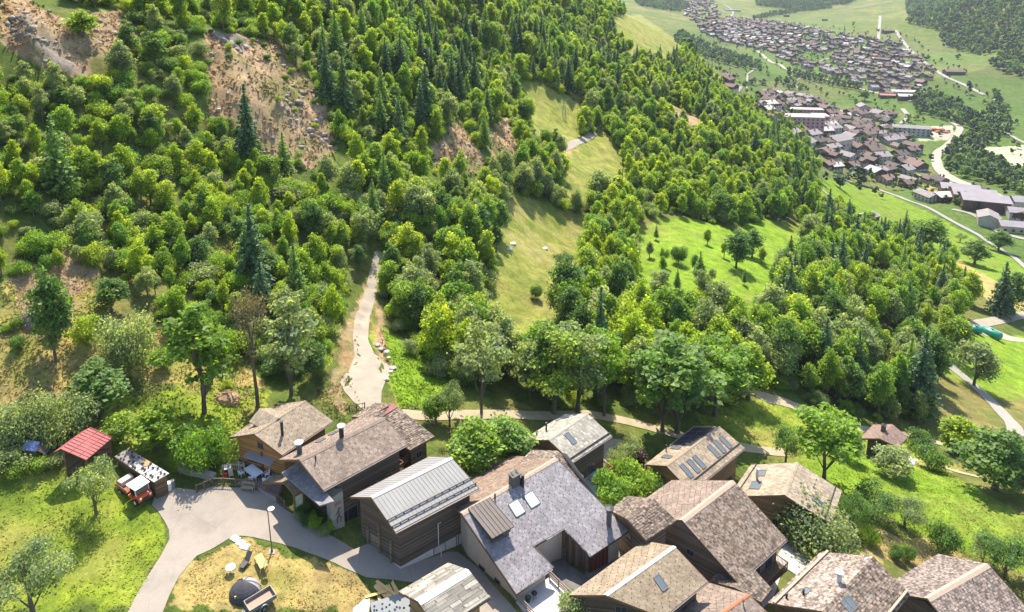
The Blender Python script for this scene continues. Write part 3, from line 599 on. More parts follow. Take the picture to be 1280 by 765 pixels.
# which ones show most in the picture: near to far over a coarse screen
W_, H_ = 640, 382; cov = np.zeros((H_, W_), bool); order = np.argsort(fZ); seen = np.zeros(len(fx))
_yt = project(fx, fy, fz + hh)[1]
for i in order:
    w2 = hh[i] * (.2 if kind[i] in ('spruce', 'larch') else .4) * wfac[i] * F_PX / fZ[i] / 2; x0, x1 = int((fpx[i] - w2 * 2) / 2), int((fpx[i] + w2 * 2) / 2) + 1; y0, y1 = int(_yt[i] / 2), int(fpy[i] / 2) - 1
    x0, y0 = max(x0, 0), max(y0, 0); x1, y1 = min(x1, W_), min(y1, H_)
    if x1 <= x0 or y1 <= y0: continue
    s = cov[y0:y1, x0:x1]; seen[i] = (~s).sum(); s[:] = True
AREA = [ # px test -> words
 (lambda x, y: y > 380 and 560 < x < 800, 'in the wood between gravel road and field path'),
 (lambda x, y: y > 380 and x >= 800 and x < 1000, 'in the wood left of the small brown barn'),
 (lambda x, y: y > 380 and x >= 1000, 'in the wood above the small brown barn'),
 (lambda x, y: x >= 940 and y > 255, 'on the wooded brow above the valley meadow'),
 (lambda x, y: x >= 780 and y > 150, 'on the brow left of the near valley village'),
 (lambda x, y: x >= 700 and y <= 150, 'on the high shoulder left of the far village'),
 (lambda x, y: x < 200 and y > 200, 'in the thick green wood over the dry left slope'),
 (lambda x, y: x < 430 and y > 200, 'in the wood below the bare scree slope'),
 (lambda x, y: x < 430, 'high on the steep slope around the bare scree'),
 (lambda x, y: x < 600 and y < 200, 'on the steep upper slope right of the bare scree'),
 (lambda x, y: x < 640, 'in the wood beside the gravel road'),
 (lambda x, y: True, 'on the slope around the dry hillside meadow')]
LOOK = {'ash': 'fresh green broadleaf tree', 'maple': 'deep green broadleaf tree', 'lime': 'bright yellow-green broadleaf tree', 'willow': 'grey-green broadleaf tree', 'poplar': 'slender poplar', 'spruce': 'dark spruce', 'larch': 'light feathery larch', 'hazel': 'low leafy shrub'}
conif = np.isin(kind, ['spruce', 'larch']); shrub = kind == 'hazel'
single = np.zeros(len(fx), bool)
for msk, cap in ((~conif & ~shrub, 250), (conif, 200), (shrub, 110)):
    ids = np.where(msk)[0]; single[ids[np.argsort(-seen[ids])[:cap]]] = True
single &= seen > 6
for i in np.where(single)[0]:
    k = kind[i]; wd = next(t for f, t in AREA if f(fpx[i], fpy[i]))
    plant(k, fx[i], fy[i], hh[i], f'{LOOK[k]} {wd}', f'{LOOK[k]}s {wd}', wfac[i], None, float(fz[i]))
def bulk(name, kinds, mask, label):
    for k in kinds:
        if not any((k, v) in FIRST for v in range(len(PROTO[k]))): return
    m = np.where(mask)[0]
    if not len(m): return
    pr = protos_of(kinds); H = np.mean([h for _, h in pr]); swarm(name, fx[m], fy[m], hh[m] / H, rng.uniform(0, 6.28, len(m)), [p for p, _ in pr], label, wfac[m])
rest = ~single
bulk('deciduous_woods', ['ash', 'ash', 'maple', 'willow'], rest & np.isin(kind, ['ash', 'maple', 'willow', 'poplar']), 'mass of green broadleaf woods on the mountain slope')
bulk('bright_deciduous_woods', ['lime'], rest & (kind == 'lime'), 'mass of yellow-green broadleaf woods on the mountain slope')
bulk('conifer_woods', ['spruce', 'larch'], rest & conif, 'mass of dark conifers on the mountain slope')
bulk('undergrowth', ['hazel'], rest & shrub, 'low bushy undergrowth on the mountain slope')
# bushes at the wood's foot and on the bare banks
def swarm_zone(name, poly, spacing, prob, kinds, hr, label, clear=(), rmax=900, trunks=True):
    x, y, z, px, py, Z = scatter(poly, clear, spacing, rmax); k = rng.random(len(x)) < prob; x, y = x[k], y[k]
    if not len(x): return
    pr = protos_of(kinds); H = np.mean([h for _, h in pr]); swarm(name, x, y, rng.uniform(*hr, len(x)) / H, rng.uniform(0, 6.28, len(x)), [p for p, _ in pr], label, None, trunks)
B_ALL = P('-60,-20 780,-20 900,120 1020,230 1020,262 960,280 1005,330 950,372 800,385 700,440 560,490 470,400 400,480 330,470 230,430 140,345 0,345 -60,300')
swarm_zone('slope_scrub', B_ALL, 2.5, .60, ['hazel', 'hazel', 'deepbush'], (1.0, 4.2), 'low scrub scattered over the dry slope', F_CLEAR + [ROADGAP], 420)
swarm_zone('scree_scrub', P('250,35 430,60 430,240 250,240'), 2.6, .22, ['hazel', 'deepbush'], (.5, 2.2), 'low scrub on the bare scree slope', (), 300)
swarm_zone('bank_scrub', P('0,350 100,330 140,390 250,430 330,470 400,490 330,500 230,480 120,500 0,500'), 2.2, .10, ['hazel', 'deepbush'], (.4, 1.3), 'small bushes on the dry left bank', (), 200)
swarm_zone('meadow_scrub', Z_DRYGRASS[2] , 4, .05, ['hazel', 'deepbush'], (.4, 1.0), 'small bushes in the hillside meadow', (), 300)
swarm_zone('wood_edge_scrub', P('485,400 560,480 640,515 760,510 890,512 960,482 1010,505 1090,528 1150,535 1160,520 1090,500 1010,480 960,460 880,490 700,495 600,490 560,455 500,390'), 2.4, .45, ['hazel', 'deepbush', 'greybush'], (1.0, 3.0), 'bushes along the lower edge of the wood', (), 400)
# valley woods: far-off masses
def valley_wood(name, poly, spacing, hr, label, clear=(), rmax=3200):
    x, y, z, px, py, Z = scatter(poly, clear, spacing, rmax, .5, 300)
    if len(x): k = inpoly(px + fbm(x, y, 45, 501) * 26 * 900 / np.maximum(Z, 300), py + fbm(x, y, 45, 502) * 12 * 900 / np.maximum(Z, 300), poly) & (fbm(x, y, 30, 503) < .22); x, y, z = x[k], y[k], z[k]
    if not len(x): return
    pr = protos_of(['farwood']); H = np.mean([h for _, h in pr]); swarm(name, x, y, rng.uniform(*hr, len(x)) / H, rng.uniform(0, 6.28, len(x)), [p for p, _ in pr], label, None, False)
VT = [ # lone valley trees
 ('farwood',1081,126,112,13,'dark tree alone in the meadow between the two valley villages'),('farwood',1211,118,98,7,'slim dark poplar by the pale road on the far valley side'),('farwood',1197,74,66,6,'tiny round tree on the far meadow below the big dark wood'),
 ('farwood',1157,75,68,8,'small tree beside the pale road edge on the far meadow'),('farwood',940,106,96,13,'dark round tree by the small hamlet on the valley slope'),('farwood',953,106,97,10,'dark tree right of the round one at the hamlet'),
 ('farwood',1145,150,142,9,'tiny round tree in the meadow beside the works yard'),('farwood',1066,33,26,5,'tiny tree high on the far meadow'),('farwood',1257,137,128,9,'small dark tree by the straight pale lane on the valley floor'),
 ('farwood',1262,83,74,12,'upper round tree on the right valley meadow'),('farwood',1258,92,84,11,'lower round tree on the right valley meadow'),('farwood',1072,230,205,22,'bright tree at the lower end of the near valley village'),
 ('farwood',1050,235,212,20,'bright tree behind the wooded brow by the white lane'),('farwood',1222,150,138,8,'dark tree at the bend of the sandy works road'),
]
for k, bx, by, ty, wpx, lb in VT: plant_px(k, bx, by, ty, wpx, lb)
for i_, (bx, by) in enumerate(((812,322),(828,345),(846,362),(868,338),(890,352),(905,322),(930,356),(952,330),(966,352),(990,345),(820,300),(884,306))):
    p_ = hit(bx, by); plant(['willow', 'ash', 'larch', 'ash'][i_ % 4], p_.x, p_.y, random.uniform(3.2, 6.5), 'small young tree dotted over the bright green hillside clearing', 'young trees on the hillside clearing')
valley_wood('valley_hedge_trees', P('870,20 1128,40 1240,110 1290,180 1290,260 1150,262 1030,235 940,150 880,70'), 24, (4, 9), 'scattered trees along field borders and gardens of the valley')
valley_wood('mountain_wood', P('1128,-30 1300,-30 1290,110 1270,95 1240,88 1235,80 1260,62 1225,70 1180,60 1168,40 1135,30'), 8.5, (9, 16), 'dark wood on the mountain side across the valley')
valley_wood('distant_treeline', P('944,-8 1010,-10 1090,-10 1060,6 1020,10 1000,14 965,10 945,8'), 9, (9, 15), 'dark line of trees along the far meadow')
valley_wood('meadow_treeline', P('940,22 962,16 1000,10 1040,6 1040,11 1000,16 962,22 942,28'), 9, (7, 12), 'trees along the field border on the far meadow')
valley_wood('riverside_wood', P('1136,124 1170,116 1200,130 1222,150 1205,160 1180,150 1140,143'), 7, (8, 13), 'dark riverside wood behind the works road')
valley_wood('river_treeline', P('1240,116 1250,122 1264,165 1225,188 1198,202 1178,194 1207,170 1215,150 1235,140'), 7.5, (8, 13), 'dense trees along the river between meadow and works road')
valley_wood('lower_river_treeline', P('1185,196 1225,192 1290,226 1290,252 1240,232 1200,222 1182,212'), 6.5, (8, 13), 'dense trees along the lower river past the sports field')
valley_wood('brook_treeline', P('985,86 1040,97 1085,110 1083,121 1030,108 982,96'), 8, (6, 11), 'band of trees between the two valley villages')
valley_wood('village_edge_wood', P('850,40 905,64 952,80 950,90 900,80 862,66 840,52'), 8, (8, 14), 'dark trees below the far valley village')
valley_wood('corner_wood', P('780,-10 812,-10 850,-6 862,10 850,16 820,12 800,8'), 9, (8, 14), 'blue-green wood at the head of the valley')
valley_wood('hamlet_wood', P('968,96 990,100 1008,112 1004,118 985,114 966,106'), 9, (6, 10), 'dark trees around the top houses of the near village')
valley_wood('garden_trees', P('936,133 960,113 1022,125 1050,145 1124,148 1159,164 1151,219 1241,273 1194,262 1073,227 1034,211 999,184 940,152'), 10, (3, 8), 'garden trees between the houses of the near village')
valley_wood('far_garden_trees', P('874,33 909,23 1053,43 1151,74 1171,90 1116,121 1030,98 952,63 878,43'), 15, (3, 7), 'garden trees between the houses of the far village')
# ------------------------------------------------------------------ roads, tracks and paths
def gravel(name, c1, c2, s=1.2): return plain(name, c1, c2, s, .95, bmp=.35, spec=.1)
def asphalt(name, c1, c2):
    m, nt, b = nodes(name); f = noise(nt, .28, 6, .7); g = noise(nt, 9, 4, .8); col = ramp(nt, f, [(.3, c2), (.5, c1), (.72, tuple(v * 1.08 for v in c1))]); col = mix(nt, 1.0, col, ramp(nt, g, [(.3, (.86,) * 3), (.7, (1.13,) * 3)]), 'MULTIPLY')
    tc = nt.nodes.new('ShaderNodeTexCoord'); w_ = N(nt, 'ShaderNodeTexNoise', Scale=.6, Detail=4); nt.links.new(tc.outputs['Object'], w_.inputs['Vector']); ad = nt.nodes.new('ShaderNodeMixRGB'); ad.inputs[0].default_value = .12; nt.links.new(tc.outputs['Object'], ad.inputs[1]); nt.links.new(w_.outputs['Color'], ad.inputs[2])
    v = N(nt, 'ShaderNodeTexVoronoi', feature='DISTANCE_TO_EDGE', Scale=.26); nt.links.new(ad.outputs[0], v.inputs['Vector']); k = ramp(nt, v.outputs['Distance'], [(0, (.90,) * 3), (.006, (.93,) * 3), (.012, (1,) * 3)]); col = mix(nt, 1.0, col, k, 'MULTIPLY')
    v2 = N(nt, 'ShaderNodeTexVoronoi', Scale=.17); nt.links.new(ad.outputs[0], v2.inputs['Vector']); col = mix(nt, 1.0, col, ramp(nt, v2.outputs['Color'], [(.0, (.97,) * 3), (.5, (1,) * 3), (1, (1.02,) * 3)]), 'MULTIPLY')
    nt.links.new(col, b.inputs['Base Color']); b.inputs['Roughness'].default_value = .9; b.inputs['Specular IOR Level'].default_value = .2; bump(nt, b, g, .3, .02); return m
M_ASPH = asphalt('worn_asphalt', (.258, .224, .186), (.205, .179, .150))
M_GRAV = gravel('pale_gravel', (.32, .28, .22), (.25, .215, .17), .5)
M_PATH = gravel('dusty_path', (.36, .295, .205), (.27, .225, .14), .6)
M_PALE = gravel('pale_concrete_lane', (.29, .275, .24), (.235, .22, .195), .2)
M_SAND = gravel('sandy_works_ground', (.36, .32, .25), (.28, .245, .195), .05)
def px_poly(s): return [tuple(hit(*p).xy) for p in P(s)]
setting(drape('village_road', px_poly('155,775 172,742 186,718 201,695 212,674 211,662 206,652 198,640 190,632 193,622 205,614 220,610 246,613 268,608 300,610 322,613 335,620 350,632 366,643 385,655 409,668 425,676 443,687 469,676 500,684 530,700 560,690 572,690 585,700 600,712 622,738 650,770 560,770 535,742 521,729 505,727 480,724 458,722 430,710 409,700 390,693 372,686 352,680 335,676 318,672 301,670 288,672 279,678 262,688 246,695 236,706 223,722 212,744 200,775'), M_ASPH, .05, .7))
setting(drape('gravel_road', px_poly('468,314 480,316 475,345 469,372 462,398 460,425 468,443 484,455 493,463 483,474 477,490 476,514 505,514 505,521 470,518 456,514 442,503 430,489 425,477 436,464 443,446 441,420 444,396 454,372 461,345'), M_GRAV, .09, .8))
setting(drape('village_yard', px_poly('716,772 735,705 780,650 800,620 850,620 905,610 940,640 960,700 950,772'), gravel('yard_soil', (.20,.175,.145), (.13,.12,.09), .5), .07, .8))
track('field_path', [(500,517),(530,520),(570,519),(620,518),(680,520),(735,518),(770,524),(800,531),(853,545),(890,553),(926,559),(981,566)], 2.0, M_PATH)
track('meadow_path', [(945,492),(958,497),(980,503),(1001,510),(1030,521),(1055,530),(1083,537),(1110,540),(1132,543),(1180,555)], [2.6, 4, 3.4, 2.6, 2.2, 2.2, 2.2, 2, 2, 2], M_PATH)
track('upper_path', [(882,468),(905,476),(930,486),(945,492)], 2.2, M_PATH)
track('foot_path', [(1160,574),(1185,586),(1225,597)], 1.2, M_PATH)
track('farm_lane', [(1188,455),(1194,463),(1207,473),(1220,485),(1240,503),(1257,521),(1268,535),(1274,555)], 3.2, M_PALE)
track('tank_lane', [(1180,415),(1201,411),(1220,406),(1235,403),(1260,398),(1290,392)], 4, M_GRAV)
setting(drape('tank_yard', px_poly('1222,412 1236,408 1262,420 1283,424 1283,428 1250,424 1232,420'), M_SAND, .1, 1.5))
track('hillside_lane', [(704,186),(720,178),(738,170),(750,156),(756,148)], 3.5, M_GRAV)
track('slope_lane', [(600,24),(610,30),(604,36)], 4, M_SAND)
setting(drape('gravel_yard', px_poly('746,575 752,556 762,548 778,550 786,562 780,576 766,588 755,590'), M_GRAV, .06, .8))
setting(drape('side_lane', px_poly('960,712 972,694 985,676 1010,686 1032,694 1020,712 1000,722 985,712 975,722 968,744 955,760 945,752'), gravel('side_lane_concrete', (.43, .40, .36), (.34, .31, .28), .5), .06, .8))
# valley roads
for nm, px, w, m in [
  ('white_lane', [(1040,218),(1061,226.6),(1100,238),(1130,249),(1155,258),(1175,268),(1194,279),(1215,290),(1231,300),(1252,313),(1272,326),(1292,342)], 4.5, M_PALE),
  ('field_lane', [(1022,231),(1034,243),(1061,262)], 4, M_SAND),
  ('works_road', [(1188,152),(1200,161),(1186,180),(1172,191),(1172,207),(1186,222),(1210,231),(1241,243),(1290,262)], [8, 9, 9, 10, 12, 16, 14, 12, 12], M_SAND),
  ('village_road', [(1128,136),(1135,146),(1126,155)], 7, M_PALE),
  ('valley_lane', [(1100,20),(1099,36),(1098,50)], 8, M_PALE), ('valley_side_lane', [(1048,14),(1080,8),(1115,2)], 7, M_PALE),
  ('valley_road', [(1119,38),(1131,55),(1155,78),(1178,94),(1210,109),(1230,119)], 8, M_PALE), ('valley_floor_lane', [(1244,124),(1246,141),(1255,164),(1292,184)], 5, M_PALE),
  ('bend_road', [(947,64),(954,70),(964,78),(975,81),(983,87),(1005,92),(1030,99),(1085,114),(1116,121),(1140,127)], [9, 9, 9, 8, 7, 7, 7, 6, 6, 6], M_SAND),
  ('hamlet_lane', [(940,80),(942,87),(933,94),(934,100),(926,108),(915,116),(905,128)], [4, 4, 4, 4, 5, 6, 6], M_PALE), ('meadow_lane', [(1000,98),(993,104),(998,111)], 4, M_PALE),
  ('curved_lane', [(877,86),(879,92),(876,99)], 5, M_PALE), ('village_street', [(1050,170),(1056,182),(1062,192),(1080,194),(1100,197),(1118,200)], [7, 7, 10, 5, 4, 4], M_PALE),
  ('village_square', [(1053,138),(1044,148),(1036,158),(1030,163)], [8, 9, 10, 7], M_PALE), ('village_lane', [(981,130),(980,142),(979,152),(985,160),(980,170),(975,175)], 6, M_PALE),
  ('lower_village_lane', [(1105,205),(1130,213),(1150,220),(1170,226)], 5, M_PALE), ('bottom_road', [(1190,262),(1215,268),(1235,280),(1252,292),(1290,300)], 5, M_PALE),
  ('head_valley_lane', [(905,6),(916,14),(913,22)], 7, M_PALE), ('far_street', [(1002,80),(1015,82),(1030,75),(1045,72)], 6, M_PALE)]:
    track(nm, px, [v * .72 for v in w] if isinstance(w, list) else w * .72, m, .15)
# ------------------------------------------------------------------ materials of the houses
def tilemat(name, c, var=.3, rough=.85, spec=.25, lichen=None):
    m, nt, b = nodes(name); g = nt.nodes.new('ShaderNodeNewGeometry')
    v = ramp(nt, g.outputs['Random Per Island'], [(0, tuple(x * (1 - var) for x in c)), (.6, c), (1, tuple(min(x * (1 + var * 1.1), .8) for x in c))])
    f = noise(nt, .42, 7, .78); st = ramp(nt, f, [(.3, (.66, .64, .63)), (.5, (1, .98, .96)), (.7, (1.22, 1.20, 1.17))]); v = mix(nt, 1.0, v, st, 'MULTIPLY')
    if lichen:
        f2 = noise(nt, 1.3, 6, .75); k = ramp(nt, f2, [(.52, (0, 0, 0)), (.68, (1, 1, 1))]); v = mix(nt, k, v, lichen)
    f3 = noise(nt, 9, 4, .7); v = mix(nt, 1.0, v, ramp(nt, f3, [(.3, (.8, .8, .8)), (.7, (1.2, 1.2, 1.2))]), 'MULTIPLY')
    nt.links.new(v, b.inputs['Base Color']); b.inputs['Roughness'].default_value = rough; b.inputs['Specular IOR Level'].default_value = spec; bump(nt, b, f3, .35, .02); return m
T_BROWN = tilemat('brown_shingle', (0.249, 0.200, 0.145), .20); T_PINK = tilemat('faded_red_brown_shingle', (0.208, 0.161, 0.129), .24); T_TAN = tilemat('tan_shingle', (0.245, 0.194, 0.132), .18)
T_SLATE = tilemat('violet_grey_slate', (.205, .192, .200), .20, .65, .3); T_RUST = tilemat('mossy_red_brown_shingle', (0.189, 0.134, 0.098), .25, lichen=(.27, .21, .17))
T_SLAB = tilemat('rough_stone_slab', (0.179, 0.142, 0.110), .60, .9, .2, (0.250, 0.218, 0.176)); T_PALE = tilemat('pale_stone_shingle', (0.290, 0.275, 0.228), .34, .8, .25, (.27, .25, .22))
T_WOOD = tilemat('weathered_wood_shingle', (0.272, 0.220, 0.157), .28, .9, .2); T_BEIGE = tilemat('beige_wood_shingle', (0.300, 0.248, 0.179), .26, .9, .2, (0.218, 0.187, 0.139)); T_PLANK = tilemat('silvered_board', (0.249, 0.235, 0.199), .38, .85, .15)
T_OLD = tilemat('old_brown_shingle', (0.161, 0.125, 0.098), .62, .9, .2, (0.226, 0.195, 0.161)); T_HOOK = plain('dark_iron', (.035, .03, .03), (.02, .02, .02), 4, .6, .3)
T_FARB = tilemat('far_right_shingle', (0.189, 0.151, 0.129), .62, .9, .2, (0.242, 0.215, 0.183))
M_RIDGE = plain('ridge_wood', (.40, .31, .23), (.30, .23, .17), 4, .9, stretch=(1, 1, 1)); M_WHITEM = plain('white_ridge_metal', (.56, .55, .52), (.46, .45, .43), 1.5, .6, .0); M_REDR = plain('terracotta_ridge', (.48, .16, .07), (.36, .12, .06), 3, .8)
M_REDM = plain('faded_red_tin', (.30, .095, .085), (.21, .07, .065), 2, .6)
M_TIN = plain('grey_roof_metal', (.255, .248, .232), (.215, .208, .198), .5, .6, .12, spec=.3); M_SNOW = plain('snow_guard_iron', (.05, .047, .046), (.035, .033, .033), 5, .7, .1)
M_DARKM = plain('brown_sheet_metal', (.105, .086, .076), (.085, .070, .062), 1.0, .6, .05, spec=.2)
W_ORANGE = planks('orange_log_wall', (.46, .245, .085), (.27, .125, .040), .17); W_DARK = planks('dark_weathered_boards', (.155, .118, .088), (.068, .052, .040), .22); W_GREYB = planks('grey_brown_log_wall', (.27, .205, .145), (.13, .10, .07), .24)
W_BROWN = planks('brown_board_wall', (.20, .12, .068), (.10, .058, .034), .2); W_VERT = planks('old_vertical_boards', (.22, .155, .10), (.085, .062, .045), .24, 0); W_RED = planks('red_brown_vertical_boards', (.22, .062, .038), (.12, .034, .024), .22, 0)
W_PLASTER = plain('beige_plaster', (.52, .43, .33), (.44, .36, .275), .8, .95, bmp=.1); W_WHITE = plain('grey_white_plaster', (.52, .50, .47), (.40, .385, .36), .7, .95, bmp=.1); W_PINKW = plain('pinkish_plaster', (.50, .42, .40), (.43, .36, .34), .7, .95)
W_TAN = planks('tan_new_boards', (.42, .27, .135), (.26, .155, .075), .2); W_OLIVE = planks('old_honey_log_wall', (.30, .22, .115), (.16, .115, .06), .28)
M_STONEW = plain('field_stone_wall', (.36, .33, .29), (.20, .18, .155), 3, .95, bmp=.9)
GLASS = glass(); M_FRAME = plain('grey_window_frame', (.16, .15, .14), (.12, .11, .105), 4, .5); M_WFRAME = plain('white_window_frame', (.74, .73, .70), (.66, .65, .62), 4, .5)
M_SKYG, _nt, _b = nodes('roof_window_glass'); _b.inputs['Base Color'].default_value = (.10, .125, .14, 1); _b.inputs['Roughness'].default_value = .25; _b.inputs['Specular IOR Level'].default_value = .5
M_BLIND, _nt, _b = nodes('roof_window_pale_blind'); _b.inputs['Base Color'].default_value = (.50, .66, .60, 1); _b.inputs['Roughness'].default_value = .2; _b.inputs['Specular IOR Level'].default_value = .7
M_PV, _nt, _b = nodes('solar_cell'); _b.inputs['Base Color'].default_value = (.045, .042, .055, 1); _b.inputs['Roughness'].default_value = .22; _b.inputs['Specular IOR Level'].default_value = .6
M_WOODC = plain('beam_wood', (.20, .125, .07), (.11, .068, .04), 5, .9, stretch=(1, 1, 1)); M_STEEL = plain('stainless_flue', (.55, .55, .54), (.42, .42, .42), 3, .3, .7); M_CHIM = plain('chimney_plaster', (.13, .115, .105), (.085, .075, .07), 4, .95, bmp=.3)
M_BLACK = plain('black_metal', (.035, .034, .035), (.022, .022, .022), 6, .5, .2); M_GUTTER = plain('gutter_metal', (.22, .19, .18), (.16, .14, .13), 4, .4, .5)

# ------------------------------------------------------------------ a gabled house whose roof corners are known
class House: pass
def bilerp(q, u, v): return (q[0] * (1 - u) + q[1] * u) * (1 - v) + (q[3] * (1 - u) + q[2] * u) * v
def tiles(mb, q, row, wid, thick, jit, gapf=.04, hooks=None, rseed=0, tilt=0.0, skip=None):
    """q: eave-near, eave-far, ridge-far, ridge-near; overlapping rows of separate tiles with real butt edges"""
    rr = random.Random(rseed); L = ((q[1] - q[0]).length + (q[2] - q[3]).length) / 2; S = ((q[3] - q[0]).length + (q[2] - q[1]).length) / 2
    n = (q[1] - q[0]).cross(q[3] - q[0]).normalized(); n = n if n.z > 0 else -n; rows = max(2, int(S / row))
    for r in range(rows):
        v0 = r / rows; v1 = min((r + 1.25) / rows, 1.0); x = -rr.random() * wid
        while x < L:
            w = wid * (1 + rr.uniform(-jit, jit)); a, b = max(x, 0) / L, min(x + w * (1 - gapf), L) / L; x += w
            if b <= a + 1e-4: continue
            dv = rr.uniform(-jit, jit) * .3 / rows; lo = max(v0 + dv, -.01); um = (a + b) / 2
            if skip and skip(um, (v0 + v1) / 2): continue
            t0 = thick * (1 + rr.uniform(-jit, jit) * .8); ti = rr.uniform(-tilt, tilt)
            p0, p1, p2, p3 = bilerp(q, a, lo), bilerp(q, b, lo), bilerp(q, b, v1), bilerp(q, a, v1)
            if tilt:
                p0 = p0 + (p1 - p0) * rr.uniform(-.12, .12); p1 = p1 + (p3 - p0) * rr.uniform(-.10, .10)
            mb.add([p0 + n * .004, p1 + n * .004, p0 + n * (t0 + max(ti, 0)), p1 + n * (t0 + max(-ti, 0)), p2 + n * .012, p3 + n * .012], [(0, 1, 3, 2), (2, 3, 4, 5), (0, 2, 5), (1, 4, 3)])
            if hooks and (int(a * L / wid + .5) + (r % 2) * (hooks // 2)) % hooks == 0 and 0.02 < um < .98:
                c = bilerp(q, um, v0 + .35 / rows) + n * (t0 + .005); du = (p1 - p0).normalized() * .026; dvv = (p3 - p0).normalized() * .03
                mb.add([c - du - dvv, c + du - dvv, c + du + dvv, c - du + dvv, c - du - dvv + n * .05, c + du - dvv + n * .05, c + du + dvv + n * .05, c - du + dvv + n * .05], [(4,5,6,7),(0,1,5,4),(1,2,6,5),(2,3,7,6),(3,0,4,7)], 1)
STYLE = { # row, tile width, thickness, jitter, hooks, tilt
 'shingle': (.36, .30, .022, .04, 4, 0), 'slate': (.34, .32, .020, .03, 3, 0), 'slab': (.27, .32, .055, .6, None, .05), 'fineslab': (.25, .21, .035, .5, None, .022), 'wood': (.42, .26, .028, .2, None, .01), 'plank': (.36, 1.5, .035, .5, None, .01), 'pale': (.40, .34, .03, .35, None, .012)}
def house(name, label, rn, rf, RN, RF, LN=None, LF=None, H=7.5, slope=.45, style='shingle', roofm=None, roofm_l=None, style_l=None, walls=None, base=None, base_h=0, oe=.7, og=.8, ridge=None, ridge_w=.22, cat='house', group=None, zoff=0, gref=None, notch=None, roofz=None, basew=None, og_n=None):
    h = House(); mid = ((rn[0] + rf[0]) / 2, (rn[1] + rf[1]) / 2)
    zr = roofz
    if zr is None:
        zr = 0
        for _ in range(12):
            a = at_z(*mid, zr) if gref is None else hit(*gref); zr = (gz(a.x, a.y) if gref is None else a.z) + H
    A, B = at_z(*rn, zr), at_z(*rf, zr); d = (B - A); d.z = 0; d.normalize(); p = Vector((d.y, -d.x, 0))
    def solve(px, sg):
        z0, z1 = zr - 14, zr - .05
        for _ in range(40):
            zm = (z0 + z1) / 2; q = at_z(*px, zm); dist = (q - A).dot(p) * sg
            if zr - zm - slope * dist > 0: z0 = zm          # too low
            else: z1 = zm
        return at_z(*px, (z0 + z1) / 2)
    rnc = solve(RN, 1) if RN else None; rfc = solve(RF, 1) if RF else None; lnc = solve(LN, -1) if LN else None; lfc = solve(LF, -1) if LF else None
    def mirror(c, end, other):  # a corner the photo hides: the same as across the ridge
        off = c - end; return end + d * off.dot(d) * 1 - p * off.dot(p) * 1 + Vector((0, 0, off.z))
    if rfc is None: rfc = rnc + (B - A) if rnc else None
    if rnc is None and rfc is not None: rnc = rfc + (A - B)
    if lfc is None and lnc is not None: lfc = lnc + (B - A)
    if lnc is None and lfc is not None: lnc = lfc + (A - B)
    if lnc is None: lnc, lfc = mirror(rnc, A, B), mirror(rfc, B, A)
    if rnc is None: rnc, rfc = mirror(lnc, A, B), mirror(lfc, B, A)
    h.A, h.B, h.RN, h.RF, h.LN, h.LF, h.d, h.p, h.zr = A, B, rnc, rfc, lnc, lfc, d, p, zr
    org = (A + B) / 2; zg = min(gz(c.x, c.y) for c in (rnc, rfc, lnc, lfc)); h.zg = zg
    rz = math.atan2(d.y, d.x); h.root = thing(name, (org.x, org.y, zg), label, cat, group, rz); h.Mi = (Matrix.Translation((org.x, org.y, zg)) @ Matrix.Rotation(rz, 4, 'Z')).inverted()
    L = lambda v: h.Mi @ Vector(v); h.L = L       # world to the house's own frame: x along the ridge, y to the left
    h.name = name
    # roof: a solid deck, then rows of tiles
    th = .16; mb = MB(); q_r = [L(rnc), L(rfc), L(B), L(A)]; q_l = [L(lnc), L(lfc), L(B), L(A)]; dn = Vector((0, 0, -th)); h.qr, h.ql = q_r, q_l
    deck = MB()
    for q in (q_r, q_l):
        flip = q is q_l; lo = [v + dn for v in q]; deck.hexa(lo[::-1] + q[::-1] if flip else lo + q, 0)
    st = STYLE[style] if style in STYLE else None; h.roofm = roofm
    if st:
        skip = notch
        tiles(mb, q_r, st[0], st[1], st[2], st[3], hooks=st[4], rseed=hash(name) % 999 if False else len(label), tilt=st[5], skip=skip)
        s2 = STYLE[style_l] if style_l else st
        roof = mb.build('roof', [roofm, T_HOOK], h.root) if roofm_l is None else mb.build('roof_slope', [roofm, T_HOOK], h.root); m2 = mb if False else MB()
        tiles(m2, [q_l[0], q_l[1], q_l[2], q_l[3]], s2[0], s2[1], s2[2], s2[3], hooks=s2[4], rseed=len(label) + 5, tilt=s2[5]); roof2 = m2.build('roof_slope', [roofm_l or roofm, T_HOOK], h.root)
        if roofm_l is None: roof.name = 'roof_slope'
        h.roof = roof; h.roof_l = roof2
        if notch is None: deck.build('roof_deck', [M_WOODC], h.root)
    h.deck = deck
    if ridge is not None:
        up = Vector((0, 0, .035)); r = MB(); a, b = L(A) + up, L(B) + up
        for sg, q in ((1, q_r), (-1, q_l)):
            dd = ((q[0] + q[1]) / 2 - (q[3] + q[2]) / 2).normalized() * ridge_w; e = Vector((0, 0, .03)); vs = [a, b, b + dd, a + dd]; r.hexa([v for v in vs] + [v + e for v in vs] if sg < 0 else [v for v in vs[::-1]] + [v + e for v in vs[::-1]])
        r.build('ridge_cap', [ridge], h.root)
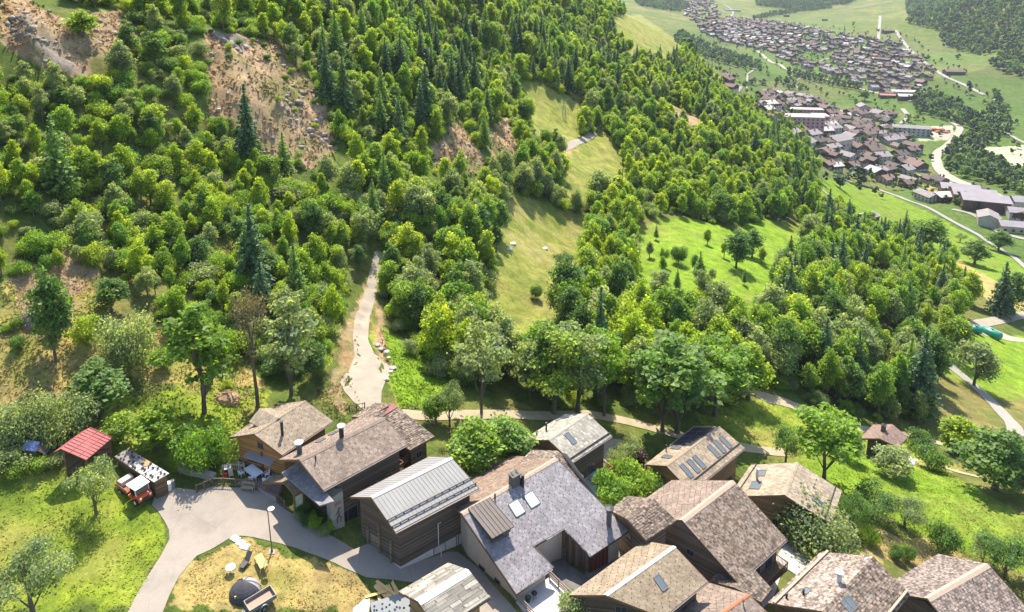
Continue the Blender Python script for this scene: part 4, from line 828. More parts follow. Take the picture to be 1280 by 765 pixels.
    # walls
    if walls:
        def inset(c, end, sg, e):   # plan position moved in under the eave and the verge
            off = c - A; s = off.dot(d); t = off.dot(p) * sg; s2 = s + ((og if og_n is None else og_n) if e == 0 else -og); t2 = t - oe; return A + d * s2 + p * sg * t2
        cs = [inset(rnc, A, 1, 0), inset(rfc, B, 1, 1), inset(lfc, B, -1, 1), inset(lnc, A, -1, 0)]; zt = []
        for c, sg in zip(cs, (1, 1, -1, -1)): zt.append(zr - slope * abs((c - A).dot(p)) - th - .02)
        zb = zg - .8; An, Bn = A + d * ((cs[0] - A).dot(d) + (cs[3] - A).dot(d)) * .5, A + d * (((cs[1] - A).dot(d) + (cs[2] - A).dot(d)) * .5); za = zr - th - .03
        # gable line passes below the ridge where the skewed end wall crosses it
        def cross(c1, c2):
            t1 = (c1 - A).dot(p); t2 = (c2 - A).dot(p); k = t1 / (t1 - t2); return c1.lerp(c2, k)
        An, Bn = cross(cs[0], cs[3]), cross(cs[1], cs[2])
        P3 = lambda c, z: L((c.x, c.y, z)); m = MB(); lo = [P3(c, zb) for c in cs]; hi = [P3(c, z) for c, z in zip(cs, zt)]; an, bn = P3(An, za), P3(Bn, za)
        vs = lo + hi + [an, bn]   # 0 RN 1 RF 2 LF 3 LN, 4.. tops, 8 apex near, 9 apex far
        m.add(vs, [(0, 1, 5, 4), (2, 3, 7, 6), (3, 0, 4, 8, 7), (1, 2, 6, 9, 5)]); m.build('wall', [walls], h.root)
        h.cs, h.lo, h.hi, h.an, h.bn = cs, lo, hi, an, bn; h.zb = zb
        if base:
            m = MB(); ztop = zg + base_h; c = sum((Vector((q.x, q.y, 0)) for q in cs), Vector()) / 4; out = [q + (Vector((q.x, q.y, 0)) - c).normalized() * .05 for q in cs]
            lo2 = [P3(q, zb) for q in out]; hi2 = [P3(q, ztop) for q in out]; m.add(lo2 + hi2, [(0,1,5,4),(1,2,6,5),(2,3,7,6),(3,0,4,7),(4,5,6,7)]); m.build('base_wall', [base], h.root)
    # fascia boards along verges and eaves
    fb = MB()
    for q in (q_r, q_l):
        e = Vector((0, 0, -.02))
        for a, b in ((q[0], q[3]), (q[1], q[2]), (q[0], q[1])): fb.bar(a + Vector((0, 0, -.11)), b + Vector((0, 0, -.11)), .05, .26)
    if notch is None: fb.build('fascia_board', [M_WOODC], h.root)
    return h
def plane_hit(h, side, px):
    q = h.qr if side == 'r' else h.ql; inv = h.Mi.inverted(); a, b, c = (inv @ q[0], inv @ q[1], inv @ q[3]); n = (b - a).cross(c - a); d = Vector(ray(*px)); o = Vector((0, 0, CAMZ)); t = (a - o).dot(n) / d.dot(n); return h.L(o + d * t)
def slope_axes(h, side):
    q = h.qr if side == 'r' else h.ql; u = (q[2] - q[3]).normalized(); n = (q[1] - q[0]).cross(q[3] - q[0]).normalized(); n = n if n.z > 0 else -n; v = n.cross(u); v = v if v.z > 0 else -v; return u, v, n
def skylight(h, side, px, w, l, glassm=None, name='skylight'):
    c = plane_hit(h, side, px); u, v, n = slope_axes(h, side); m = MB()
    def slab(w, l, z0, z1, mi=0, o=m): o.hexa([c + u*a*w/2 + v*b*l/2 + n*z0 for a, b in ((-1,-1),(1,-1),(1,1),(-1,1))] + [c + u*a*w/2 + v*b*l/2 + n*z1 for a, b in ((-1,-1),(1,-1),(1,1),(-1,1))], mi)
    for a in (-1, 1):
        cc = c; m.hexa([c + u*(a*w/2 + s*.05) + v*b*l/2 + n*.02 for s, b in ((-1,-1),(1,-1),(1,1),(-1,1))] + [c + u*(a*w/2 + s*.05) + v*b*l/2 + n*.12 for s, b in ((-1,-1),(1,-1),(1,1),(-1,1))])
        m.hexa([c + u*b*(w/2 - .05) + v*(a*l/2 + s*.05) + n*.02 for b, s in ((-1,-1),(1,-1),(1,1),(-1,1))] + [c + u*b*(w/2 - .05) + v*(a*l/2 + s*.05) + n*.115 for b, s in ((-1,-1),(1,-1),(1,1),(-1,1))])
    f = m.build(name, [M_FRAME], h.root); g = MB(); slab(w - .1, l - .1, .02, .085, 0, g); g.build('pane', [glassm or M_SKYG], f); return f
def chimney(h, side, px, w, d_, ht, mat, kind='block', cap=None):
    c = plane_hit(h, side, px); b = c - Vector((0, 0, .6)); m = MB()
    if kind == 'block':
        m.box(c.x - w/2, c.x + w/2, c.y - d_/2, c.y + d_/2, c.z - .6, c.z + ht); o = m.build('chimney', [mat], h.root); k = MB(); k.box(c.x - w/2 - .08, c.x + w/2 + .08, c.y - d_/2 - .08, c.y + d_/2 + .08, c.z + ht, c.z + ht + .07)
        for s in (-1, 1): k.bar((c.x + s*w*.3, c.y - d_*.35, c.z + ht + .07), (c.x + s*w*.3, c.y + d_*.35, c.z + ht + .3), .06)
        k.build('chimney_cap', [cap or M_BLACK], o)
    else:
        m.tube([c - Vector((0,0,.5)), c + Vector((0,0,ht))], w/2, 12); o = m.build('chimney', [mat], h.root, True if False else False); k = MB()
        if kind == 'capped':
            for a in range(4): k.bar(c + Vector((math.cos(a*1.57)*w*.4, math.sin(a*1.57)*w*.4, ht)), c + Vector((math.cos(a*1.57)*w*.4, math.sin(a*1.57)*w*.4, ht + .28)), .05)
            k.tube([c + Vector((0,0,ht + .28)), c + Vector((0,0,ht + .36)), c + Vector((0,0,ht + .46))], [w*.85, w*.85, w*.2], 14)
        else: k.tube([c + Vector((0,0,ht)), c + Vector((0,0,ht + .12))], w*.65, 12)
        k.build('chimney_cap', [cap or M_BLACK], o)
    return o
def wallpt(h, side, s, z):   # side: r, l, n (near gable), f; s 0..1 along it; z above the ground of the house
    i, j = {'r': (0, 1), 'l': (3, 2), 'n': (3, 0), 'f': (2, 1)}[side]; a, b = h.lo[i], h.lo[j]; q = a.lerp(b, s); return Vector((q.x, q.y, z)), (b - a).normalized()
def opening(h, side, s, z, w, ht, frame=None, pane=None, name='window', out=.06, shutters=None, bars=1):
    c, u = wallpt(h, side, s, z); n = Vector((u.y, -u.x, 0)); n = n if n.dot(c - Vector((0, 0, c.z))) > 0 else -n; up = Vector((0, 0, 1)); m = MB(); t = .07
    def blk(o, x0, x1, z0, z1, y0, y1): o.hexa([c + u*x + n*y + up*zz for zz in (z0,) for x, y in ((x0,y0),(x1,y0),(x1,y1),(x0,y1))] + [c + u*x + n*y + up*zz for zz in (z1,) for x, y in ((x0,y0),(x1,y0),(x1,y1),(x0,y1))])
    blk(m, -w/2, -w/2 + t, 0, ht, -.05, out); blk(m, w/2 - t, w/2, 0, ht, -.05, out); blk(m, -w/2 + t, w/2 - t, ht - t, ht, -.05, out - .004); blk(m, -w/2 - .04, w/2 + .04, -t, 0, -.05, out + .06)
    for k in range(bars): x = -w/2 + w*(k + 1)/(bars + 1); blk(m, x - .025, x + .025, 0, ht - t, -.05, out - .01)
    f = m.build(name, [frame or M_FRAME], h.root); g = MB(); blk(g, -w/2 + t, w/2 - t, 0, ht - t, -.04, .02); g.build('pane' if pane is None or pane is GLASS else 'door_leaf', [pane or GLASS], f)
    if shutters:
        for s2 in (-1, 1): k = MB(); x = s2 * (w/2 + w*.25 + .02); blk(k, x - w*.24, x + w*.24, 0, ht, .003, .05); k.build('shutter', [shutters], f)
    return f
def lowpt(h, a, dz=0): return a + Vector((0, 0, dz))
def gutter(h, sides='r'):
    for s in sides:
        q = h.qr if s == 'r' else h.ql; o = (q[0] - q[3]).normalized() * .08; m = MB(); m.tube([q[0] + o + Vector((0,0,-.1)), q[1] + o + Vector((0,0,-.1))], .075, 6); m.build('gutter', [M_GUTTER], h.root)
def balcony(h, side, s0, s1, z, depth, mat=None, rail=True):
    a, u = wallpt(h, side, s0, z); b, _ = wallpt(h, side, s1, z); n = Vector((u.y, -u.x, 0)); n = n if n.dot(a - Vector((0,0,a.z))) > 0 else -n; m = MB(); L = (b - a).length
    m.hexa([a, b, b + n*depth, a + n*depth] + [v + Vector((0,0,.12)) for v in (a, b, b + n*depth, a + n*depth)])
    o = m.build('balcony', [mat or M_WOODC], h.root); r = MB(); up = Vector((0,0,1))
    for (p0, p1) in ((a + n*depth, b + n*depth), (a, a + n*depth), (b, b + n*depth)):
        r.bar(p0 + up*1.05, p1 + up*1.05, .08); r.bar(p0 + up*.2, p1 + up*.2, .05); k = max(2, int((p1 - p0).length / .16))
        for i in range(k + 1): q = p0.lerp(p1, i / k); r.bar(q + up*.12, q + up*1.02, .05, .03)
    r.build('railing', [mat or M_WOODC], o); return o
# ------------------------------------------------------------------ the houses of the village
HOUSES = []
def diag(h):
    HOUSES.append(h)
    def info(c, e): o = c - e; return f'{o.dot(h.d):5.1f}/{o.dot(h.p):5.1f}'
    print('HOUSE', h.root.name, h.root['label'][:30], 'L %.1f' % (h.B - h.A).length, 'dir %.0f' % math.degrees(math.atan2(h.d.y, h.d.x)), 'RN', info(h.RN, h.A), 'RF', info(h.RF, h.B), 'LN', info(h.LN, h.A), 'LF', info(h.LF, h.B), 'eaveR %.1f' % (h.RN.z - gz(h.RN.x, h.RN.y)), 'eaveL %.1f' % (h.LN.z - gz(h.LN.x, h.LN.y)), 'ridge %.1f' % (h.zr - h.zg))
# chalet with orange log walls
h = house('chalet', 'chalet with orange log walls and brown shingle roof beside the furnished terrace', (317.1,542.5), (381.8,500.9), (352.4,568.9), (416.4,526.4), (285.7,546.7), (349,505.5), 6.4, .46, 'shingle', T_BROWN, walls=W_ORANGE, ridge=T_BROWN, ridge_w=.18); diag(h); H1 = h
chimney(h, 'r', (353,543.5), .34, .34, 1.7, M_BLACK, 'pipe')
gutter(h); opening(h, 'n', .5, 4.9, .9, .7); opening(h, 'r', .55, 2.6, 1.1, 1.1, shutters=M_WOODC); opening(h, 'l', .4, 1.2, 1.1, 1.1, shutters=M_WOODC); opening(h, 'n', .25, .7, 1.3, 1.2); opening(h, 'n', .7, .3, 1.0, 2.0, pane=M_WOODC, name='door', bars=0)
m = MB(); a, u = wallpt(h, 'n', .22, 3.9); b, _ = wallpt(h, 'n', .80, 3.9); n_ = Vector((u.y, -u.x, 0)); n_ = n_ if n_.x < 0 else -n_
m.hexa([a, b, b + n_*.9 - Vector((0,0,.25)), a + n_*.9 - Vector((0,0,.25)), a + Vector((0,0,.06)), b + Vector((0,0,.06)), b + n_*.9 - Vector((0,0,.19)), a + n_*.9 - Vector((0,0,.19))]); m.build('awning_board', [plain('grey_awning', (.30, .26, .27), (.24, .21, .22), 3)], h.root)
m = MB(); c, _ = wallpt(h, 'n', .52, -.6); m.bar(c + n_*.1, c + n_*.1 + Vector((0,0,5.0)), .2); m.bar(c + n_*.1 + Vector((0,0,3.3)), a + n_*.3 + Vector((0,0,-1.2)), .12); m.build('timber_post', [M_WOODC], h.root)
dz = plane_hit(h, 'l', (331,516)); m = MB()   # small gable dormer on the left slope
def dormer(h, side, px, w, l, rise, roofm, wallm, pitch=.5):
    c = plane_hit(h, side, px); u, v, n = slope_axes(h, side); hv = Vector((v.x, v.y, 0)).normalized(); up = Vector((0,0,1)); f = c - hv*0; z1 = rise
    front = [f - u*w/2, f + u*w/2]; m = MB(); a0, b0 = front; ap = f + up*(z1 + w/2*pitch); back = f + hv*l
    body = [a0 + up*-.3, b0 + up*-.3, b0 + up*z1, ap, a0 + up*z1]; bk = [q + hv*l for q in body]; m.add(body + bk, [(0,1,2,3,4), (5,9,8,7,6), (0,4,9,5), (1,6,7,2)]); o = m.build('dormer', [wallm], h.root)
    r = MB(); oh = .35
    for sg in (-1, 1):
        e = f + u*sg*(w/2 + oh) + up*(z1 - oh*pitch) - hv*oh; tp = ap - hv*oh + up*.02; q = [e, e + hv*(l + oh), tp + hv*(l + oh), tp]
        if sg > 0: q = [q[1], q[0], q[3], q[2]]
        r.hexa([x - up*.1 for x in q] + q); tiles(r, q, .36, .30, .022, .05)
    r.build('dormer_roof', [roofm], o); return o
dormer(h, 'l', (328,525.5), 2.6, 3.2, .85, T_BROWN, W_DARK)

# large house with faded shingles
h = house('house', 'large dark wooden house with faded pinkish-brown roof, capped chimneys and mural wall', (373.6,574.6), (479.7,521.8), (404.3,612.9), (509.8,555.2), (348.8,574.6), (451,520.5), 7.7, .44, 'shingle', T_PINK, walls=W_DARK, ridge=tilemat('shingle_ridge', (.20,.155,.125), .2), ridge_w=.42, gref=(405,650), og_n=2.1); diag(h); H2 = h
chimney(h, 'l', (374.5,567), .6, .6, 1.15, M_CHIM, 'capped', M_WHITEM); chimney(h, 'r', (427,545.5), .55, .55, 1.1, M_BLACK, 'capped', M_WHITEM)
skylight(h, 'l', (400.7,551), 1.0, .8); skylight(h, 'l', (416.4,542), 1.0, .8); chimney(h, 'r', (394.8,576), .16, .16, .6, M_BLACK, 'pipe'); gutter(h, 'rl')
for s in (.3, .55, .8): opening(h, 'r', s, 3.4, 1.0, 1.1)
opening(h, 'r', .12, .3, 2.6, 2.6, pane=M_BLACK, name='barn_door', bars=1); opening(h, 'n', .62, 5.2, .8, .8); opening(h, 'l', .3, 3, 1, 1.1); balcony(h, 'f', .15, .85, 2.6, 1.6)
# lean-to roof below the front gable and the white-washed mural wall
xw = min(H2.lo[0].x, H2.lo[3].x) - .05
def on_x(px, x):      # height at which the ray through a pixel meets the gable wall plane
    a, b = H2.zg - 4, H2.zg + 12
    for _ in range(40):
        z = (a + b) / 2
        if H2.L(at_z(*px, z)).x > x: a = z
        else: b = z
    return H2.L(at_z(*px, z))
U1, U2 = on_x((374,584), xw), on_x((417.4,619), xw); print('LEANTO', U1, U2)
def on_slope(px):
    a, b = H2.zg - 4, H2.zg + 12
    for _ in range(40):
        z = (a + b) / 2; q = H2.L(at_z(*px, z)); zz = min(U1.z, U2.z) - .30 * (xw - q.x)
        if q.z < zz: a = z
        else: b = z
    return q
U1.z = U2.z = (U1.z + U2.z) / 2
LT = [on_slope((352,591)), U1, U2, on_slope((399.5,632))]; print('LT', LT); m = MB(); m.hexa([v - Vector((0,0,.14)) for v in LT] + LT); tiles(m, [LT[0], LT[3], LT[2], LT[1]], .34, .32, .02, .05); o = m.build('lean_to_roof', [T_SLATE], H2.root)

# rough slab house behind it
h = house('stone_roof_house', 'small dark house with loose stone slabs and a red tin patch on its roof', (462,523), (491.5,504.8), (512,563), (543.1,545.4), (440,521), (468,504), 6.2, .42, 'slab', T_SLAB, walls=W_DARK); diag(h)
c = [plane_hit(h, 'r', q) for q in ((487,508.5), (492,505), (496.5,510.5), (480,520.5))]; m = MB(); e = Vector((0,0,.16)); m.hexa([v + e*.8 for v in c] + [v + e for v in c]); c2 = [plane_hit(h, 'l', q) for q in ((470,517), (478,512), (491,505), (486,508.5))]; m.hexa([v + e*.8 for v in c2] + [v + e for v in c2]); m.build('tin_patch', [M_REDM], h.root); balcony(h, 'n', .5, .95, 2.4, 1.4); opening(h, 'r', .5, 2.5, .9, .9)

# barn with the metal roof
h = house('barn', 'old dark timber barn with pale grey metal roof and plastered base beside the road', (464,621.7), (564.6,572), (494.1,665.2), (598.7,610.4), (437.8,621.2), (536.5,570.7), 7.2, .43, 'metal', M_TIN, walls=W_DARK, base=W_WHITE, base_h=1.9, ridge=M_WHITEM, ridge_w=.26, gref=(500,690)); diag(h); H3 = h
m = MB()
for q in (h.qr, h.ql):
    flip = q is h.ql; lo = [v - Vector((0,0,.16)) for v in q]; m.hexa(lo[::-1] + q[::-1] if flip else lo + q)
    k = int((q[1] - q[0]).length / .45); n = (q[1]-q[0]).cross(q[3]-q[0]).normalized(); n = n if n.z > 0 else -n
    for i in range(1, k): m.bar(bilerp(q, i/k, .005) + n*.012, bilerp(q, i/k, .985) + n*.012, .035, .03)
roof = m.build('roof_slope', [M_TIN], h.root); m = MB()
for v in (.30, .12):
    q = h.qr; m.bar(bilerp(q, .0, v) + Vector((0,0,.16)), bilerp(q, 1, v) + Vector((0,0,.16)), .09)
    for i in range(12): c = bilerp(q, i/11, v); m.bar(c, c + Vector((0,0,.2)), .12)
m.build('snow_guard', [M_SNOW], roof); gutter(h)
opening(h, 'r', .62, .1, 3.0, 1.9, pane=M_BLACK, name='garage_door', bars=1, out=.12); opening(h, 'r', .88, .5, 1.2, 1.5, pane=W_WHITE, name='door', bars=0, out=.12)
m = MB(); c, u = wallpt(h, 'r', .52, 4.9); c = c - Vector((0, .15, 0)); m.tube([c + Vector((0,-.55,.5)), c, c - Vector((0,0,2.9)), c - Vector((0,.5,3.1)), c - Vector((0,.5,5.2))], .055, 6); m.build('downpipe', [M_WHITEM], h.root)
for s in (.2, .5, .8): m = MB(); c, u = wallpt(h, 'n', s, 0); m.bar(c + Vector((-.14,0,-.6)), c + Vector((-.14,0,4.6 + (1.2 if s == .5 else 0))), .22); m.build('timber_post', [W_GREYB], h.root)
opening(h, 'n', .35, 2.6, 1.2, 1.4, pane=W_GREYB, name='hay_door', bars=0)

# slate house
h = house('slate_house', 'large house with violet-grey slate roof, notched courtyard corner and two bright skylights', (577,642), (695.3,573), (652.5,753.3), (786.1,663.3), (536,614), (640,570), 5.9, .46, 'none', T_SLATE, ridge=M_RIDGE, ridge_w=.35, gref=(640,745), notch=lambda u, v: False); diag(h); H4 = h
OUT = [plane_hit(h, 'r', q) for q in ((645.3,742.7),(691.9,709.1),(666.9,683),(704.2,660.7),(738.5,695.4),(786.1,663.3))]; OUT = OUT + [h.qr[2], h.qr[3]]
oxy = [(v.x, v.y) for v in OUT]
m = MB(); k = len(OUT); vs = [v - Vector((0,0,.16)) for v in OUT] + OUT; m.add(vs, [tuple(range(k, 2*k)), tuple(range(k))[::-1]] + [(i, (i+1) % k, k + (i+1) % k, k + i) for i in range(k)], 0); m.build('roof_deck', [M_WOODC], h.root)
m = MB(); q = h.qr
def _sk(u_, v_): c = bilerp(q, u_, v_); return not bool(inpoly(np.array([c.x]), np.array([c.y]), oxy)[0])
tiles(m, q, .30, .30, .02, .03, hooks=3, rseed=3, skip=_sk); m.build('roof_slope', [T_SLATE, T_HOOK], h.root)
m = MB(); ql = h.ql; deck = [v - Vector((0,0,.16)) for v in ql]; m.hexa(deck[::-1] + ql[::-1]); tiles(m, ql, .36, .3, .03, .3, rseed=4, tilt=.01); m.build('roof_slope', [T_RUST], h.root)
m = MB()
for i in range(6): m.bar(OUT[i] - Vector((0,0,.1)), OUT[(i+1) % 8 if i < 5 else 6] - Vector((0,0,.1)), .09, .26)
m.bar(OUT[7] - Vector((0,0,.1)), OUT[0] - Vector((0,0,.1)), .09, .26); m.build('fascia_board', [M_DARKM], h.root)
def poly_walls(h, pts, top, mats, name, zb=None):
    zb = -1.0 if zb is None else zb; m = MB(); k = len(pts)
    for i in range(k):
        a, b = pts[i], pts[(i+1) % k]; m.add([(a[0],a[1],zb), (b[0],b[1],zb), (b[0],b[1],top(b)), (a[0],a[1],top(a))], [(0,1,2,3)])
    return m.build(name, mats, h.root)
_zr = h.qr[2].z; _yr = (h.qr[2].y + h.qr[3].y) / 2
def rtop(p): return _zr - .46 * abs(p[1] - _yr) - .2
o_ = oxy; q0 = Vector(oxy[0]); ins = .75
xn, xf = oxy[0][0] + ins, oxy[5][0] - ins
body = [(xn, oxy[0][1] + ins), (oxy[1][0] - .5, oxy[1][1] + ins), (oxy[2][0] - .5, oxy[2][1] + .5), (oxy[3][0] + .3, oxy[3][1] + .5), (oxy[4][0] + .6, oxy[4][1] + ins), (xf, oxy[5][1] + ins), (xf + .2, _yr), (xf, h.ql[1].y - ins), (h.ql[0].x + ins, h.ql[0].y - ins), (h.qr[3].x + ins, _yr)]
poly_walls(h, body, rtop, [W_PLASTER], 'wall'); h.body = body
m = MB(); zb = .9      # board cladding of the courtyard wing
a, b = Vector((*body[3], 0)), Vector((*body[4], 0)); c = Vector((*body[5], 0)); off = Vector((-.05, 0, 0)); m.hexa([a + off + Vector((0,0,-.8)), b + off + Vector((0,0,-.8)), b + Vector((0,0,-.8)), a + Vector((0,0,-.8)), a + off + Vector((0,0,rtop(a)-.1)), b + off + Vector((0,0,rtop(b)-.1)), b + Vector((0,0,rtop(b)-.1)), a + Vector((0,0,rtop(a)-.1))]); m.build('old_board_cladding', [W_VERT], h.root)
m = MB(); off = Vector((0, -.06, 0)); c2 = b.lerp(c, .62); zt = rtop(b) - .08; m.hexa([b + off + Vector((0,0,-.8)), c2 + off + Vector((0,0,-.8)), c2 + Vector((0,0,-.8)), b + Vector((0,0,-.8)), b + off + Vector((0,0,zt)), c2 + off + Vector((0,0,zt)), c2 + Vector((0,0,zt)), b + Vector((0,0,zt))]); m.build('red_board_cladding', [W_RED], h.root)
skylight(h, 'r', (646,635.3), 1.35, 1.6, M_BLIND); skylight(h, 'r', (664.6,624.6), 1.35, 1.6, M_BLIND)
chimney(h, 'r', (643,604.5), 1.05, .85, 1.25, M_CHIM); chimney(h, 'r', (653.4,607.5), .36, .36, 1.4, M_BLACK, 'pipe'); chimney(h, 'r', (651,606), .22, .22, .9, M_BLACK, 'pipe'); chimney(h, 'r', (761,656), .62, .62, 1.9, M_CHIM, 'capped', M_BLACK); chimney(h, 'r', (618.8,623), .2, .2, .5, M_BLACK, 'pipe')
# standing-seam shed dormer
dc = [plane_hit(h, 'r', q) for q in ((612,622.5), (585,636.5))]; u_, v_, n_ = slope_axes(h, 'r'); dn_ = Vector((0, -1, 0)); fl = 4.4
tops = [dc[1] + Vector((0,0,.12)), dc[0] + Vector((0,0,.12))]; lows = [t + dn_*fl + Vector((0,0,-.16*fl)) for t in tops]; m = MB(); qd = [lows[0], lows[1], tops[1], tops[0]]; m.hexa([v - Vector((0,0,.12)) for v in qd] + qd)
for i in range(7): m.bar(bilerp(qd, i/6, 0) + Vector((0,0,.03)), bilerp(qd, i/6, 1) + Vector((0,0,.03)), .05, .05)
dr = MB(); a, b = lows[0] + Vector((.35,.45,-.1)), lows[1] + Vector((-.35,.45,-.1)); bk = Vector((0, 3.3, 0)); dr.hexa([a - Vector((0,0,1.3)), b - Vector((0,0,1.3)), b + bk - Vector((0,0,1.3)), a + bk - Vector((0,0,1.3)), a, b, b + bk + Vector((0,0,.5)), a + bk + Vector((0,0,.5))]); od = dr.build('shed_dormer', [M_DARKM], h.root); m.build('dormer_roof', [M_DARKM], od)
for i in range(3):
    m = MB(); c = a.lerp(b, (i + .5)/3); m.box(c.x - .55, c.x + .55, c.y - .05, c.y + .02, c.z - .75, c.z - .1); m.build('dormer_window', [GLASS], od)
for s, z, w, t in ((.30, 2.2, 1.0, .9), (.62, 2.3, .9, .9), (.84, 1.0, .8, .9)):   # gable wall towards the lane
    a, b = Vector((*body[9], 0)), Vector((*body[0], 0)); c = a.lerp(b, s); m = MB(); m.box(c.x - .06, c.x + .05, c.y - w/2, c.y + w/2, z, z + t); f = m.build('window', [M_FRAME], h.root); g = MB(); g.box(c.x - .09, c.x - .05, c.y - w/2 + .08, c.y + w/2 - .08, z + .08, z + t - .08); g.build('pane', [GLASS], f)
m = MB(); c = Vector((*body[9], 0)).lerp(Vector((*body[0], 0)), .48); m.box(c.x - .10, c.x + .03, c.y - .6, c.y + .6, -.8, 2.1); m.build('door', [M_WOODC], h.root)
for i in range(7): m = MB(); c = Vector((*body[9], 0)).lerp(Vector((*body[0], 0)), .08 + i*.14); zt = rtop(c) - .15; m.bar((c.x - .75, c.y, zt), (c.x + .1, c.y, zt), .16); m.build('rafter_end', [M_WOODC], h.root)
# terrace of the slate house with its railing
T0, T1 = Vector((*body[0], 0)), Vector((*body[1], 0)); _inv = h.Mi.inverted(); tz = max(gz(*(_inv @ (q + Vector((0, dy, 0)))).xy) for q in (T0, T1) for dy in (0, -2.2, -4.6)) - h.zg + .15; print('TZ', tz); m = MB(); dpt = 4.6; m.hexa([T0 + Vector((-.2,-dpt,-1.4)), T1 + Vector((.6,-dpt,-1.4)), T1 + Vector((.6,-.01,-1.4)), T0 + Vector((-.2,-.01,-1.4)), T0 + Vector((-.2,-dpt,tz)), T1 + Vector((.6,-dpt,tz)), T1 + Vector((.6,-.01,tz)), T0 + Vector((-.2,-.01,tz))]); tr = m.build('terrace', [plain('terrace_slab', (.50,.47,.43), (.42,.39,.36), 1.5)], h.root)
m = MB(); cs_ = [T0 + Vector((-.1,-.1,tz)), T0 + Vector((-.1,-dpt+.1,tz)), T1 + Vector((.5,-dpt+.1,tz)), T1 + Vector((.5,-.1,tz))]
for a, b in zip(cs_, cs_[1:]):
    for z in (.3, .6, .95): m.bar(a + Vector((0,0,z)), b + Vector((0,0,z)), .06, .14)
    for i in range(4): c = a.lerp(b, i/3); m.bar(c, c + Vector((0,0,1.05)), .1)
m.build('railing', [plain('grey_brown_railing', (.33,.26,.22), (.25,.19,.16), 5)], tr)
H4.terrace = (T0, T1, tz)
setting(drape('courtyard', [tuple((_inv @ Vector((*q, 0))).xy) for q in ((body[1][0] + .2, body[1][1] - 3), (body[1][0] + .2, body[2][1] - .1), (body[3][0] - .2, body[3][1] - .1), (body[4][0] - .2, body[4][1] - 3))], gravel('courtyard_slabs', (.17, .155, .14), (.10, .095, .09), .8), .12, .5))

# extension with slab roof behind the slate house
h = house('slab_roof_annex', 'low annex with rough stone slab roof wedged behind the large slate roof', (672,585), (697.5,563.8), (706,612), (729.2,595.6), (640,588), (664,563), 7.6, .40, 'slab', T_SLAB, walls=W_DARK, roofz=H4.zr - .55); diag(h)

h = house('chalet', 'chalet with pale stone shingles and a blue-grey canopy behind the slate roof', (685.8,550.1), (734.8,517.2), (715.2,577.6), (764.8,544.9), (653.1,550.1), (705.4,517.7), 6.4, .42, 'pale', T_PALE, walls=W_DARK, ridge=T_PALE, ridge_w=.2); diag(h); H5 = h
skylight(h, 'r', (713,548), .75, 1.7); chimney(h, 'l', (682.8,538), .24, .24, 1.1, M_BLACK, 'pipe'); chimney(h, 'l', (671,543.5), .2, .2, .5, M_BLACK, 'pipe'); gutter(h)
m = MB(); q = h.qr; m.bar(bilerp(q, 0, .1) + Vector((0,0,.14)), bilerp(q, 1, .1) + Vector((0,0,.14)), .1, .16); m.build('snow_guard', [M_SNOW], h.root)
balcony(h, 'r', .45, 1.0, 1.6, 1.7, plain('red_brown_rail', (.36,.16,.075), (.25,.11,.05), 5)); opening(h, 'r', .25, 1.7, 1.4, 1.6); opening(h, 'r', .6, 1.8, 1.6, 1.7, bars=2)
m = MB(); a, u = wallpt(h, 'r', .05, 1.9); b, _ = wallpt(h, 'r', .75, 1.9); nn = Vector((0,-1,0)); m.hexa([a + nn*.6 - Vector((0,0,.25)), b + nn*.6 - Vector((0,0,.25)), b + nn*.6 , a + nn*.6] if False else [a + nn*2.8 - Vector((0,0,.85)), b + nn*2.8 - Vector((0,0,.85)), b + nn*.05, a + nn*.05, a + nn*2.8 - Vector((0,0,.77)), b + nn*2.8 - Vector((0,0,.77)), b + nn*.05 + Vector((0,0,.08)), a + nn*.05 + Vector((0,0,.08))]); m.build('canopy', [plain('blue_grey_canopy', (.24,.33,.38), (.19,.27,.31), 2, .5)], h.root)
for s in (.08, .7): m = MB(); c, _ = wallpt(h, 'r', s, 0); m.bar(c + Vector((0,-2.6,-1.5)), c + Vector((0,-2.6,1.1)), .14); m.build('canopy_post', [M_WFRAME], h.root)

h = house('chalet', 'chalet with weathered shingles, black solar panels and rows of narrow skylights', (832.9,582.5), (899.6,533.1), (863.7,615.4), (931,559.9), (806.8,580.8), (867.6,532.4), 6.6, .44, 'wood', T_WOOD, walls=W_TAN, ridge=T_WOOD, ridge_w=.18); diag(h); H6 = h
for q in ((858,588.5),(866.6,582.5),(873.8,577.4),(892,563.8),(899.3,558.2),(906.6,553)): skylight(h, 'r', q, .75, 2.0)
for q in ((833.8,571.3),(845,560)): skylight(h, 'l', q, .8, 1.5)
chimney(h, 'l', (832.5,564), .16, .16, .9, M_BLACK, 'pipe'); gutter(h)
pc = [plane_hit(h, 'l', q) for q in ((839.5,556.6),(864.3,557.6),(893.7,535),(868.2,535))]; n_ = slope_axes(h, 'l')[2]; m = MB(); pn = h.root
fr = MB(); fr.hexa([v + n_*.06 for v in pc] + [v + n_*.11 for v in pc]); fo = fr.build('solar_panel', [M_FRAME], h.root)
for i in range(4):
    for j in range(2):
        q = [bilerp(pc, (j+a)/2, (i+b)/4) for a, b in ((.02,.03),(.98,.03),(.98,.97),(.02,.97))]; m.hexa([v + n_*.105 for v in q] + [v + n_*.125 for v in q])
m.build('solar_cells', [M_PV], fo); m = MB(); q = h.qr; m.bar(bilerp(q, 0, .2) + Vector((0,0,.12)), bilerp(q, 1, .2) + Vector((0,0,.12)), .1, .12); m.build('snow_guard', [M_SNOW], h.root)
for s in (.15, .5, .85): opening(h, 'r', s, 1.2, 1.5, 1.4, bars=2)
opening(h, 'n', .5, 3.6, 1.6, 1.0, bars=2); opening(h, 'n', .3, .6, 1.2, 1.3); balcony(h, 'r', .55, 1.0, .9, 1.6)

